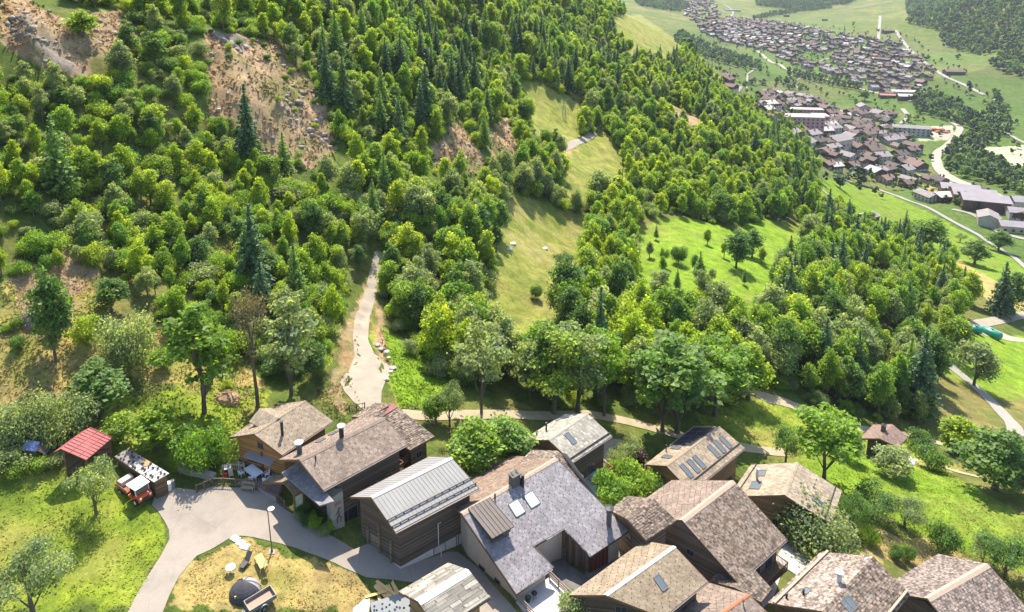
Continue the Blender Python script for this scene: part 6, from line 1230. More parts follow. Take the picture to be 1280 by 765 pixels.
p = hit(452, 756); m = MB(); m.box(-.8,.8,-.95,.95,.02,.07); o = m.build('tin_sheet', [plain('mauve_tin', (.42,.38,.38), None, 2, .5)]); o.location = p; o.rotation_euler = (0, 0, R(8)); tag(o, 'loose mauve tin sheet on the grass left of the plank heap', 'sheet')
# red roofed shed
def frame_shed(name, label, corners, zt, roofm, thick, wallm, cat, tin=True, seams=11):
    q = [at_z(x, y, z) for (x, y), z in zip(corners, zt)]; c = sum(q, Vector())/4; c.z = gz(c.x, c.y); t = thing(name, c, label, cat); m = MB(); v = [a - c for a in q]; m.hexa([a - Vector((0,0,thick)) for a in v] + v)
    if tin:
        for i in range(seams + 1): m.bar(bilerp(v, i/seams, 0) + Vector((0,0,.03)), bilerp(v, i/seams, 1) + Vector((0,0,.03)), .07, .06)
    r_ = m.build('roof', [roofm], t); return t, v, r_
g0 = gz(*hit(100,575).xy); z = g0
t, v, r_ = frame_shed('shed', 'open shed with faded red tin roof at the top of the lawn', [(107.8,574.9),(140.5,546.8),(112,534.5),(76,561)], [g0+1.9, g0+1.9, g0+3.5, g0+3.5], plain('red_tin_roof', (.40,.115,.105), (.31,.088,.082), .8, .6, spec=.25), .1, W_BROWN, 'shed', seams=9)
for u in (.3, .65):   # seams crosswise make the sheet rows
    m = MB(); m.bar(bilerp(v, 0, u) + Vector((0,0,.02)), bilerp(v, 1, u) + Vector((0,0,.02)), .06); m.build('sheet_lap', [M_REDM], r_)
m = MB(); a, b = v[3], v[2]; off = (v[3] - v[0]); off.z = 0; off = off.normalized()*.9; m.hexa([a - Vector((0,0,.08)), b - Vector((0,0,.08)), b + off - Vector((0,0,.5)), a + off - Vector((0,0,.5)), a, b, b + off - Vector((0,0,.42)), a + off - Vector((0,0,.42))][:4][::-1] + [a, b, b + off - Vector((0,0,.42)), a + off - Vector((0,0,.42))][::-1]); m.build('rear_roof', [M_REDM], t)
for k, (u, w_) in enumerate(((.05,.08),(.95,.08),(.05,.95),(.95,.95),(.5,.95))): m = MB(); c = bilerp(v, u, w_); m.bar((c.x, c.y, -.6), c - Vector((0,0,.1)), .16); m.build('post', [M_WOODC], t)
m = MB(); a, b = bilerp(v, .95, .1), bilerp(v, .95, .93); m.hexa([Vector((a.x,a.y,-.6)), Vector((b.x,b.y,-.6)), Vector((b.x+.06,b.y+.06,-.6)), Vector((a.x+.06,a.y+.06,-.6)), a - Vector((0,0,.15)), b - Vector((0,0,.15)), b + Vector((.06,.06,-.15)), a + Vector((.06,.06,-.15))]); m.build('wall', [W_BROWN], t)
m = MB(); a, b = bilerp(v, .05, .9), bilerp(v, .95, .9); m.hexa([Vector((a.x,a.y,-.6)), Vector((b.x,b.y,-.6)), Vector((b.x,b.y+.06,-.6)), Vector((a.x,a.y+.06,-.6)), a - Vector((0,0,.2)), b - Vector((0,0,.2)), b + Vector((0,.06,-.2)), a + Vector((0,.06,-.2))]); m.build('back_wall', [W_DARK], t)
p = hit(83.5, 573); t = thing('garden_chair', p, 'white garden chair under the edge of the red tin roof', 'chair', None, R(30)); m = MB(); m.box(-.25,.25,-.25,.25,.42,.47); m.build('seat', [M_PLASTIC], t); m = MB(); m.box(-.25,.25,.22,.27,.47,.95); m.build('backrest', [M_PLASTIC], t)
for s in (-.2,.2):
    for q_ in (-.2,.2): m = MB(); m.bar((s,q_,0),(s,q_,.42),.05); m.build('leg', [M_PLASTIC], t)
# lean shed with blue tarpaulin
g0 = gz(*hit(45,575).xy); t, v, r_ = frame_shed('shed', 'low dark shed half covered by a blue tarpaulin left of the red roof', [(26,562),(45,564),(50,552),(33,550)], [g0+1.8, g0+1.8, g0+2.3, g0+2.3], plain('blue_tarpaulin', (.10,.16,.42), (.30,.34,.48), 1.2, .5), .08, W_DARK, 'shed', False)
t2 = [at_z(*q_) - t.location for q_ in ((44,562,g0+2.0),(57,568.5,g0+1.2),(64,560,g0+1.3),(50,552,g0+2.2))]; m = MB(); m.hexa([a - Vector((0,0,.08)) for a in t2] + t2); m.build('lean_roof', [M_DARKM], t); m = MB(); c0 = [Vector((a.x, a.y, -.6)) for a in v]; m.hexa(c0 + [a - Vector((0,0,.1)) for a in v]); m.build('wall', [W_DARK], t)
# long shed with stones on the roof
g0 = gz(*hit(195,612).xy); t, v, r_ = frame_shed('shed', 'long wood shed whose patched grey tin roof is weighted with stones', [(143.5,571.4),(192.5,602.7),(211.5,591.6),(160.5,560.9)], [g0+2.5, g0+2.2, g0+2.5, g0+2.8], plain('patched_grey_tin', (.50,.48,.44), (.36,.33,.31), .5, .6, .1), .08, W_BROWN, 'shed', True, 7)
pm = MB(); e = Vector((0,0,.07)); q_ = [bilerp(v, a, b) + e for a, b in ((.0,.02),(.36,.02),(.36,.98),(.0,.98))]; pm.hexa([a - Vector((0,0,.02)) for a in q_] + q_); pm.build('brown_sheet', [plain('brown_tin', (.24,.195,.18), (.19,.155,.145), 1, .6)], r_)
pm = MB(); q_ = [bilerp(v, a, b) + e for a, b in ((.44,.55),(.60,.55),(.60,.98),(.44,.98))]; pm.hexa([a - Vector((0,0,.02)) for a in q_] + q_); pm.build('rusty_sheet', [plain('rusty_orange_tin', (.45,.25,.13), (.36,.20,.11), 1, .7)], r_)
m = MB(); c0 = [bilerp(v, a, b) for a, b in ((.03,.12),(.97,.12),(.97,.9),(.03,.9))]; m.hexa([Vector((a.x, a.y, -.7)) for a in c0] + [a - Vector((0,0,.12)) for a in c0]); m.build('wall', [W_BROWN], t)
rr = random.Random(3); SM = None
for i in range(26):
    u, w_ = (i % 13 + .5)/13 + rr.uniform(-.03,.03), .25 + .5*(i//13) + rr.uniform(-.15,.15); c = bilerp(v, u, w_) + t.location
    if SM is None:
        bm_ = bmesh.new(); bmesh.ops.create_icosphere(bm_, subdivisions=1, radius=.16); SM = bpy.data.meshes.new('roof_stone'); [x.co.__setitem__(2, x.co.z*.65) for x in bm_.verts]; bm_.to_mesh(SM); bm_.free(); SM.materials.append(plain('dark_field_stone', (.06,.055,.055), None, 5))
    o = bpy.data.objects.new('roof_stone', SM); COL.objects.link(o); o.location = c + Vector((0,0,.13)); o.rotation_euler = (0,0,i); o.scale = (rr.uniform(.8,1.4), rr.uniform(.7,1.1), 1); tag(o, 'dark stone weighing down the patched grey tin shed roof', 'stone', 'stones on the patched shed roof')
# orange transporter
A, B = hit(152, 598), hit(176, 622); rz = math.atan2(B.y - A.y, B.x - A.x); p = hit(172, 621); t = thing('transporter', p, 'small orange farm transporter with white cab roof and wooden load bed beside the patched shed', 'farm vehicle', None, rz)
m = MB(); m.hexa([(.9,-.8,.45),(1.75,-.78,.45),(1.75,.78,.45),(.9,.8,.45),(.9,-.8,1.15),(1.68,-.74,1.05),(1.68,.74,1.05),(.9,.8,1.15)]); m.box(-.35,.9,-.85,.85,.5,.72); m.build('body', [M_OR], t); m = MB(); m.hexa([(-.45,-.9,1.98),(1.35,-.85,1.92),(1.35,.85,1.92),(-.45,.9,1.98),(-.45,-.9,2.06),(1.35,-.85,2.0),(1.35,.85,2.0),(-.45,.9,2.06)]); m.build('cab_roof', [M_WPAINT], t)
for s in (-1, 1):
    for x0, x1 in ((1.25,1.05),(-.38,-.38)): m = MB(); m.bar((x0,s*.74,1.05),(x1,s*.78,1.95),.06); m.build('roof_post', [M_WPAINT], t)
    m = MB(); m.tube([(1.73,s*.55,.86),(1.79,s*.55,.86)], .13, 12); m.build('headlight', [M_PLASTIC], t)
m = MB(); m.hexa([(1.22,-.7,1.12),(1.25,-.7,1.12),(1.25,.7,1.12),(1.22,.7,1.12),(1.06,-.7,1.9),(1.09,-.7,1.9),(1.09,.7,1.9),(1.06,.7,1.9)]); m.build('windscreen', [GLASS], t); m = MB(); m.box(1.75,1.78,-.42,.42,.55,.8); m.build('grille', [M_BLACK], t); m = MB(); m.box(1.76,1.86,-.85,.85,.36,.48); m.build('bumper', [M_BLACK], t)
m = MB(); m.box(-.2,.35,-.6,.6,.72,1.02); m.box(-.32,-.2,-.6,.6,.9,1.45); m.build('seat', [M_RUB], t); m = MB(); m.tube([(.95,-.3,1.2),(.75,-.3,1.35)], .03, 6); m.tube([(.75+.02,-.3+math.cos(a)*.18,1.35+math.sin(a)*.18) for a in [R(k*30) for k in range(13)]], .02, 5); m.build('steering_wheel', [M_BLACK], t)
m = MB(); m.box(-2.9,-.55,-.9,.9,.78,.86); m.box(-2.9,-.55,-.9,-.84,.86,1.2); m.box(-2.9,-.55,.84,.9,.86,1.2); m.box(-2.9,-2.84,-.84,.84,.86,1.2); m.build('load_bed', [wood('red_brown_bed', (.30,.12,.065), (.22,.09,.05))], t)
m = MB(); m.box(-2.6,-1.8,-.7,.7,.9,1.5); m.build('load', [wood('pale_crate', (.62,.55,.45), (.52,.46,.38))], t)
for x in (1.15, -1.9):
    for s in (-1, 1): m = MB(); m.tube([(x,s*.82-.13,.38),(x,s*.82+.13,.38)], .40, 18); w_ = m.build('wheel', [M_RUB], t); k = MB(); k.tube([(x,s*.82-.14,.38),(x,s*.82+.14,.38)], .20, 12); k.build('rim', [M_WPAINT], w_)
# barrels and bins beside the shed
for q_, r_, hh_, mt, lb, nm in (((202,614),.55,1.25,W_GREYB,'grey wooden rain butt at the corner of the patched shed','rain_barrel'),((211,612),.34,.9,M_WPAINT,'pale round bin between the rain butt and the metal can','bin'),((216,609),.30,.85,M_TRL,'grey metal can beside the pale round bin','can')):
    p = hit(*q_); t = thing(nm, p, lb, nm.replace('_', ' ')); m = MB(); m.tube([(0,0,-.2),(0,0,hh_*.5),(0,0,hh_)], [r_*.92, r_, r_*.92], 14); m.build('body', [mt], t); m = MB(); m.tube([(0,0,hh_),(0,0,hh_+.04)], [r_*.96,r_*.9], 14); m.build('lid', [mt], t)
# railing fence of the terrace, following the road edge
def fence(name, label, px, h_=1.05, step=.22, mat=M_RAIL, lift=.0):
    pts = [hit(*q) for q in px]; c = pts[0].copy(); t = thing(name, c, label, 'fence'); r = MB(); b = MB(); posts = []
    for a, d in zip(pts, pts[1:]):
        L = (d - a).length; n = max(2, int(L/step))
        for z in (.25, h_ - .06): r.bar(a - c + Vector((0,0,z)), d - c + Vector((0,0,z)), .10 if z > .5 else .07, .07)
        for i in range(n): q = a.lerp(d, (i + .5)/n) - c; b.bar(q + Vector((0,0,.08)), q + Vector((0,0,h_ - .02)), .07, .04)
        posts.append(a - c)
    posts.append(pts[-1] - c); r.build('rail', [mat], t); b.build('baluster', [mat], t)
    for q in posts: m = MB(); m.bar(q - Vector((0,0,.4)), q + Vector((0,0,h_ + .06)), .13); m.build('post', [mat], t)
    return t
fence('railing', 'dark wooden baluster railing along the plaza edge of the furnished terrace', [(246,616),(256,612),(266,607),(280,607),(295,608),(310,609),(322,611),(334,618),(345,626),(356,635)])
fence('railing', 'short pale railing at the garden side of the furnished terrace', [(279,590),(286,588),(299,588),(306,590)], .95, .2, wood('greyed_railing', (.42,.36,.30), (.32,.27,.22)))
fence('wire_fence', 'rusty low fence where the gravel road meets the slab roof', [(437,514),(446,513),(456,511)], 1.0, .5, M_RAIL)
# terrace with furniture
tz = max(gz(*hit(300,606).xy), gz(*hit(330,612).xy)) + .06
tp = [at_z(x, y, tz) for x, y in ((279,592),(305,590),(352,606),(345,622),(333,616),(320,608),(296,606),(281,605))]; m = MB(); k = len(tp); m.add([v - Vector((0,0,1.2)) for v in tp] + tp, [tuple(range(k))[::-1], tuple(range(k, 2*k))] + [(i, (i+1) % k, k + (i+1) % k, k + i) for i in range(k)]); setting(m.build('terrace', [plain('red_grey_paving', (.30,.235,.22), (.24,.19,.18), 2)]))
def ptz(x, y): return at_z(x, y, tz)
p = ptz(318, 594.5); t = thing('terrace_table', p, 'long table under a white cloth on the terrace before the orange log wall', 'table', None, R(-38)); m = MB(); m.box(-1.2,1.2,-.5,.5,.72,.76); m.box(-1.22,1.22,-.53,-.5,.45,.76); m.box(-1.22,1.22,.5,.53,.45,.76); m.build('tablecloth', [plain('white_cloth', (.74,.75,.80), (.66,.68,.74), 3)], t)
for s in (-1, 1):
    for w_ in (-1, 1): m = MB(); m.bar((s*1.0,w_*.4,.72),(s*1.0,w_*.4,0),.06); m.build('leg', [M_PLASTIC], t)
CH = None
def chair_at(x, y, deg, label, mat):
    t = thing('terrace_chair', ptz(x, y), label, 'chair', None, R(deg)); m = MB(); m.box(-.25,.25,-.25,.25,.40,.45); m.build('seat', [mat], t); m = MB(); m.hexa([(-.25,.22,.45),(.25,.22,.45),(.25,.27,.45),(-.25,.27,.45),(-.25,.32,.95),(.25,.32,.95),(.25,.36,.95),(-.25,.36,.95)]); m.build('backrest', [mat], t)
    for s in (-.22,.22):
        m = MB(); m.box(s-.03,s+.03,-.25,.25,.62,.66); m.build('armrest', [mat], t)
        for q in (-.22,.22): m = MB(); m.bar((s,q,0),(s,q,.62 if q < 0 else .45),.05); m.build('leg', [mat], t)
    return t
chair_at(302,595,150,'white plastic chair at the head of the long white table',M_PLASTIC); chair_at(303,585,120,'white plastic chair by the wall corner behind the long table',M_PLASTIC); chair_at(314,602,200,'white plastic chair in front of the long white table near the railing',M_PLASTIC); chair_at(334,596,-60,'white plastic chair right of the long white table',M_PLASTIC); chair_at(338,603,-80,'white plastic chair nearest the small porch roof',M_PLASTIC); chair_at(332,604,180,'white plastic chair between the table and the porch roof',M_PLASTIC)
p = ptz(284.5,590); t = thing('terrace_table', p, 'small round table at the garden end of the terrace', 'table'); m = MB(); m.tube([(0,0,.7),(0,0,.74)], .5, 18); m.build('tabletop', [M_PLASTIC], t); m = MB(); m.tube([(0,0,0),(0,0,.7)], .05, 6); m.build('leg', [M_PLASTIC], t)
chair_at(289,597,30,'pale garden chair beside the small round table',wood('pale_wood_chair',(.55,.48,.36))); p = ptz(281,597); m = MB(); m.box(-.25,.25,-.25,.25,0,.5); o = m.build('stool', [plain('red_cushion', (.5,.05,.04), None, 4)]); o.location = p; tag(o, 'small red stool beside the round terrace table', 'stool')
# bench in front of the railing
p = hit(310, 613); t = thing('bench', p, 'old wooden bench on the asphalt in front of the dark railing', 'bench', None, R(-8)); M_BEN = wood('old_bench_wood', (.34,.27,.19), (.24,.19,.13)); m = MB()
for i in range(3): m.box(-.8,.8,-.28 + i*.18, -.13 + i*.18, .44, .48)
m.build('seat', [M_BEN], t); m = MB(); m.box(-.8,.8,.27,.31,.62,.74); m.box(-.8,.8,.29,.33,.80,.92); m.build('backrest', [M_BEN], t)
for s in (-.7,.7): m = MB(); m.bar((s,-.2,0),(s,-.2,.64),.07); m.bar((s,.25,0),(s,.3,.92),.07); m.bar((s,-.25,.64),(s,.28,.64),.06); m.build('armrest', [M_BEN], t)
# porch with its own little gable roof, beside the lean-to
pz = gz(*hit(362,640).xy); t = None
h = house('porch', 'small open porch with tan gable roof between terrace and large dark house', (355.3,603), (370.3,594.6), (367.7,617.5), (379.5,611.6), (328.5,602.5), (343.5,593.3), 3.6, .42, 'shingle', T_TAN, walls=None, ridge=T_TAN, ridge_w=.15, gref=(362,638), cat='porch'); diag(h)
for q in (h.qr[0], h.qr[1], h.ql[0], h.ql[1]): m = MB(); c = q*.92; m.bar((c.x, c.y, -1.2), (c.x, c.y, q.z - .1), .16); m.build('post', [M_WOODC], h.root)
m = MB(); a, b = h.ql[0]*.9, h.qr[0]*.9; m.hexa([Vector((a.x,a.y,-1.2)), Vector((b.x,b.y,-1.2)), Vector((b.x+.08,b.y,-1.2)), Vector((a.x+.08,a.y,-1.2)), Vector((a.x,a.y,.55)), Vector((b.x,b.y,.55)), Vector((b.x+.08,b.y,.55)), Vector((a.x+.08,a.y,.55))]); m.build('parapet', [W_BROWN], h.root)
m = MB(); a, b = h.qr[0]*.9, h.qr[1]*.9; m.hexa([Vector((a.x,a.y,-1)), Vector((b.x,b.y,-1)), Vector((b.x,b.y+.08,-1)), Vector((a.x,a.y+.08,-1)), Vector((a.x,a.y,a.z*.9)), Vector((b.x,b.y,b.z*.9)), Vector((b.x,b.y+.08,b.z*.9)), Vector((a.x,a.y+.08,a.z*.9))]); m.build('side_screen', [plain('pale_green_screen', (.50,.52,.40), None, 2)], h.root)
# mural wall of the large house: a pale plastered corner with a dark climbing figure and worn red lettering
g_ = gz(*hit(424,662).xy); wa, wb = at_z(416,664,g_), at_z(431,657,g_); u_ = (wb - wa).normalized(); nn = Vector((u_.y, -u_.x, 0)); hgt = 4.6; bk = -nn*1.6; m = MB(); m.hexa([wa - Vector((0,0,1)), wb - Vector((0,0,1)), wb + bk - Vector((0,0,1)), wa + bk - Vector((0,0,1)), wa + Vector((0,0,hgt - .4)), wb + Vector((0,0,hgt)), wb + bk + Vector((0,0,hgt)), wa + bk + Vector((0,0,hgt - .4))])
mi = H2.Mi; m.v = [mi @ v for v in m.v]; mw = m.build('mural_wall', [plain('pale_mural_plaster', (.34,.305,.27), (.20,.18,.16), 1.3, .95)], H2.root)
def on_wall(s, z): return wa.lerp(wb, s) + Vector((0, 0, z)) + nn*.02
m = MB()
for (s0,z0),(s1,z1),w_ in (((.5,2.3),(.55,1.7),.34),((.55,1.7),(.38,1.2),.18),((.55,1.7),(.72,1.3),.18),((.38,1.2),(.42,.75),.14),((.72,1.3),(.66,.8),.14),((.5,2.3),(.72,2.7),.14),((.48,2.2),(.30,1.8),.13),((.56,2.55),(.60,2.62),.26)):
    m.bar(on_wall(s0,z0), on_wall(s1,z1), .03, w_)
m.v = [mi @ v for v in m.v]; m.build('painted_figure', [plain('faded_dark_paint', (.15,.13,.12), (.07,.06,.055), 5)], mw)
m = MB()   # worn red lettering, unreadable strokes
for k in range(4):
    s0 = .30 + k*.14; m.bar(on_wall(s0,3.05), on_wall(s0,3.38), .03, .06); m.bar(on_wall(s0,3.38 if k % 2 else 3.2), on_wall(s0+.08,3.38 if k % 2 else 3.05), .03, .06)
m.v = [mi @ v for v in m.v]; m.build('red_lettering', [plain('worn_red_paint', (.36,.08,.06), None, 3)], mw)
# flower bed and stones at the foot of the large house
for i, (x, y) in enumerate(((372,648),(384,655),(394,660),(405,668),(413,664),(378,640),(392,648))): p = hit(x, y); plant(['hazel','deepbush','thuja','greybush'][i % 4], p.x, p.y, .9 + .3*(i % 3), 'small plant in the bed at the foot of the mural house', 'bed plants at the mural house')
# leaning timber and boards by the barn entry
for i, (x, y, w_, L) in enumerate(((459,676,.5,2.4),(463,672,.4,2.6),(468,680,.22,2.2))): p = hit(x, y); m = MB(); m.box(-w_/2,w_/2,-.04,.04,0,L); o = m.build('board', [[W_DARK, W_GREYB, M_NEWP][i]]); o.location = p; o.rotation_euler = (R(-16), 0, R(-40)); tag(o, ['dark board leaning beside the barn entrance','grey board leaning beside the barn entrance','fresh yellow post leaning by the barn corner'][i], 'board')
# terrace furniture of the slate house
T0, T1, tz4 = H4.terrace; inv = H4.Mi.inverted(); 
for i, (s, dy, lb) in enumerate(((.38,-1.0,'dark round barbecue on the terrace of the slate-roofed house'),(.20,-.8,'small dark pot on the terrace of the slate-roofed house'))): c = inv @ Vector((T0.x + (T1.x-T0.x)*s, T0.y + dy, tz4)); t = thing(['barbecue','flower_pot'][i], c, lb, ['barbecue','pot'][i]); m = MB(); m.tube([(0,0,.55 if not i else 0),(0,0,.75 if not i else .35),(0,0,1.0 if not i else .5)], [.2,.33,.1] if not i else [.2,.28,.3], 12); m.build('bowl' if not i else 'pot', [M_BLACK], t); m = MB(); [m.bar((math.cos(a)*.2,math.sin(a)*.2,0),(math.cos(a)*.15,math.sin(a)*.15,.6),.04) for a in (0,2.1,4.2)] if not i else m.tube([(0,0,.4),(0,0,.7)], [.25,.05], 8); m.build('stand' if not i else 'plant', [M_BLACK if not i else LEAF['deep']], t)
# ladder in the courtyard of the slate house
b_ = H4.body; a = Vector((b_[3][0] - .5, b_[3][1] - .5, 0)); m = MB(); c0, c1 = a + Vector((-.9,-1.6,-.4)), a + Vector((.1,-.2,3.4))
for s in (-.22,.22): m.bar(c0 + Vector((s,0,0)), c1 + Vector((s,0,0)), .06)
for i in range(11): c = c0.lerp(c1, (i + .5)/11); m.bar(c - Vector((.22,0,0)), c + Vector((.22,0,0)), .045)
m.v = [inv @ v for v in m.v]; tag(m.build('ladder', [M_RAIL]), 'old wooden ladder leaning in the notched courtyard of the slate house', 'ladder')
# flagpole, white parasol, green tanks, heaps, pole
p = hit(804.5, 622); t = thing('flagpole', p, 'thin flagpole with a small red flag in front of the bright green bushes', 'flagpole'); m = MB(); m.tube([(0,0,-.3),(0,0,5.2)], [.05,.03], 6); m.build('pole', [M_WPAINT], t); m = MB(); m.hexa([(0,0,4.5),(.35,-.05,4.3),(.36,-.02,4.3),(.01,.02,4.5),(0,0,5.1),(.3,-.08,4.95),(.31,-.05,4.95),(.01,.02,5.1)]); m.build('flag', [plain('red_flag', (.6,.03,.03), None, 3)], t)
p = hit(506, 575); t = thing('parasol', p, 'white parasol standing behind the large house gable', 'parasol'); m = MB(); m.tube([(0,0,0),(0,0,2.4)], .04, 6); m.build('pole', [M_WOODC], t); m = MB(); m.tube([(0,0,2.1),(0,0,2.55)], [1.25,.05], 8); m.build('canopy', [plain('cream_canvas', (.74,.70,.64), None, 2)], t)
M_GRN = plain('green_tank_paint', (.012,.23,.17), (.01,.19,.14), 1, .35, spec=.5)
for q_, dg, L, r_, lb in (((1238,420),-62,5.0,1.3,'larger green tank with a pale stripe of light lying beside the lane'),((1246,417),0,0,0,''),((1224,413),-20,2.7,1.15,'smaller green tank lying on the bare yard left of the larger one')):
    if not L: continue
    q2 = (1239,421) if L > 4 else (1219.5,416); p = hit(*q2); t = thing('tank', p, lb, 'tank', None, R(dg)); m = MB(); m.tube([(-L/2-.25,0,r_),(-L/2,0,r_),(L/2,0,r_),(L/2+.25,0,r_)], [r_*.8,r_,r_,r_*.8], 24); o = m.build('body', [M_GRN], t, True)
    for x in (-L*.3, L*.3): m = MB(); m.box(x-.2,x+.2,-r_*.8,r_*.8,-.5,r_*.5); m.build('saddle', [M_STONEW], t)
    m = MB(); m.tube([(0,0,r_*2-.05),(0,0,r_*2+.25)], .4, 12); m.build('manhole', [M_GRN], t)
p = hit(777.5, 242); t = thing('power_pole', p, 'wooden power pole with crossarm on the slope beside the slim tree', 'power pole'); m = MB(); m.tube([(0,0,-1),(0,0,9.5)], [.2,.13], 8); m.build('pole', [M_RAIL], t); m = MB(); m.bar((-1.3,0,8.9),(1.3,0,8.9),.14); m.build('crossarm', [M_RAIL], t)
for s in (-1.1,0,1.1): m = MB(); m.tube([(s,0,8.95),(s,0,9.25)], .07, 6); m.build('insulator', [M_WPAINT], t)
for (x, y, hgt_, lb) in ((535,98,11,'grey steel lattice mast among the conifers on the upper slope'),(705,145,8,'thin mast on the upper meadow')):
    p = hit(x, y); t = thing('lattice_mast', p, lb, 'mast'); m = MB()
    for sx in (-1,1):
        for sy in (-1,1): m.bar((sx*.8,sy*.8,-.5),(sx*.2,sy*.2,hgt_),.14)
    for i in range(6):
        z0, z1 = hgt_*i/6, hgt_*(i+1)/6; w0, w1 = .8 - .6*i/6, .8 - .6*(i+1)/6
        for a, b in (((-w0,-w0),(w1,-w1)),((w0,-w0),(-w1,-w1)),((-w0,-w0),(-w1,w1)),((w0,-w0),(w1,w1))): m.bar((*a,z0),(*b,z1),.07)
    m.build('tower', [M_TRL], t); m = MB(); m.bar((-1.8,0,hgt_*.92),(1.8,0,hgt_*.92),.14); m.bar((-1.2,0,hgt_*.75),(1.2,0,hgt_*.75),.12); m.build('crossarm', [M_TRL], t)
def heap(px, w_, h_, label, mat, name='hay_heap', n=60):
    p = hit(*px); m = MB(); rr = random.Random(int(px[0])); t = None; vs = []
    for i in range(n): a = rr.uniform(0,6.28); q = rr.uniform(0,1)**.6; c = Vector((math.cos(a)*q*w_/2, math.sin(a)*q*w_*.35, h_*(1-q*q)*rr.uniform(.6,1))); d = Vector((rr.uniform(-1,1), rr.uniform(-1,1), rr.uniform(-.5,.2))).normalized()*rr.uniform(.3,.9); m.bar(c - d, c + d, .1, .07)
    m.tube([(0,0,-.3),(0,0,h_*.4),(0,0,h_*.85)], [w_*.42,w_*.33,w_*.08], 10); o = m.build(name, [mat]); o.location = p; o.scale = (1, .8, 1); tag(o, label, 'heap'); return o
heap((285,500), 4.2, 1.5, 'brown straw heap on the green garden slope under the half-dead tree', plain('old_straw', (.40,.27,.16), (.28,.18,.10), 3, island=.3)); heap((45,403), 5.5, 2.4, 'grey-brown heap of cut branches on the dry left slope', plain('grey_branches', (.24,.185,.15), (.15,.115,.095), 3, island=.3), 'brush_heap', 90); heap((62,425), 3, 1.3, 'smaller brush heap under the leafy tree on the dry left slope', plain('brown_branches', (.26,.18,.13), None, 3, island=.3), 'brush_heap')
# boulders at the gravel road
for i, (x, y, s) in enumerate(((472,432,.8),(476,437,.7),(483,441,.9),(486,448,.6),(491,461,1.0),(488,466,.7),(483,475,.8),(480,436,.5))):
    p = hit(x, y); bm_ = bmesh.new(); bmesh.ops.create_icosphere(bm_, subdivisions=2, radius=s*.62); rr = random.Random(i)
    for v_ in bm_.verts: v_.co = v_.co * rr.uniform(.78, 1.12); v_.co.z *= .6
    me = bpy.data.meshes.new('boulder'); bm_.to_mesh(me); bm_.free(); me.materials.append(plain('boulder_stone', (.47,.43,.38), (.30,.27,.24), 2, .95, bmp=.4)); o = bpy.data.objects.new('boulder', me); COL.objects.link(o); o.location = p + Vector((0,0,.1)); tag(o, 'pale boulder on the edge of the gravel road', 'boulder', 'boulders along the gravel road')
for i, (x, y) in enumerate(((681,311),(641,305),(637,312),(1138,578),(1128,574))): p = hit(x, y); m = MB(); bm_ = bmesh.new(); bmesh.ops.create_icosphere(bm_, subdivisions=1, radius=1.0 if i < 3 else 1.5); me = bpy.data.meshes.new('boulder'); [v_.co.__setitem__(2, v_.co.z*.6) for v_ in bm_.verts]; bm_.to_mesh(me); bm_.free(); me.materials.append(plain('white_stone', (.60,.56,.50), (.5,.46,.41), 2)); o = bpy.data.objects.new('boulder', me); COL.objects.link(o); o.location = p; tag(o, 'single pale stone in the dry hillside meadow' if i < 3 else 'large pale stone on the meadow beside the small brown barn', 'boulder', 'stones in the hillside meadow' if i < 3 else 'stones beside the small barn')
# stone garden wall left of the terrace
fpts = [hit(*q) for q in ((222,585),(236,591),(252,594),(268,600))]; m = MB()
for a, b in zip(fpts, fpts[1:]): m.bar(a + Vector((0,0,.2)), b + Vector((0,0,.2)), .8, 1.0)
tag(m.build('garden_wall', [M_STONEW]), 'low pale dry-stone wall along the garden beside the plaza', 'wall'); p = hit(218, 589); plant('hazel', p.x, p.y, 1.0, 'yellow flowering plant at the start of the dry-stone wall', None, 1.1, 0)
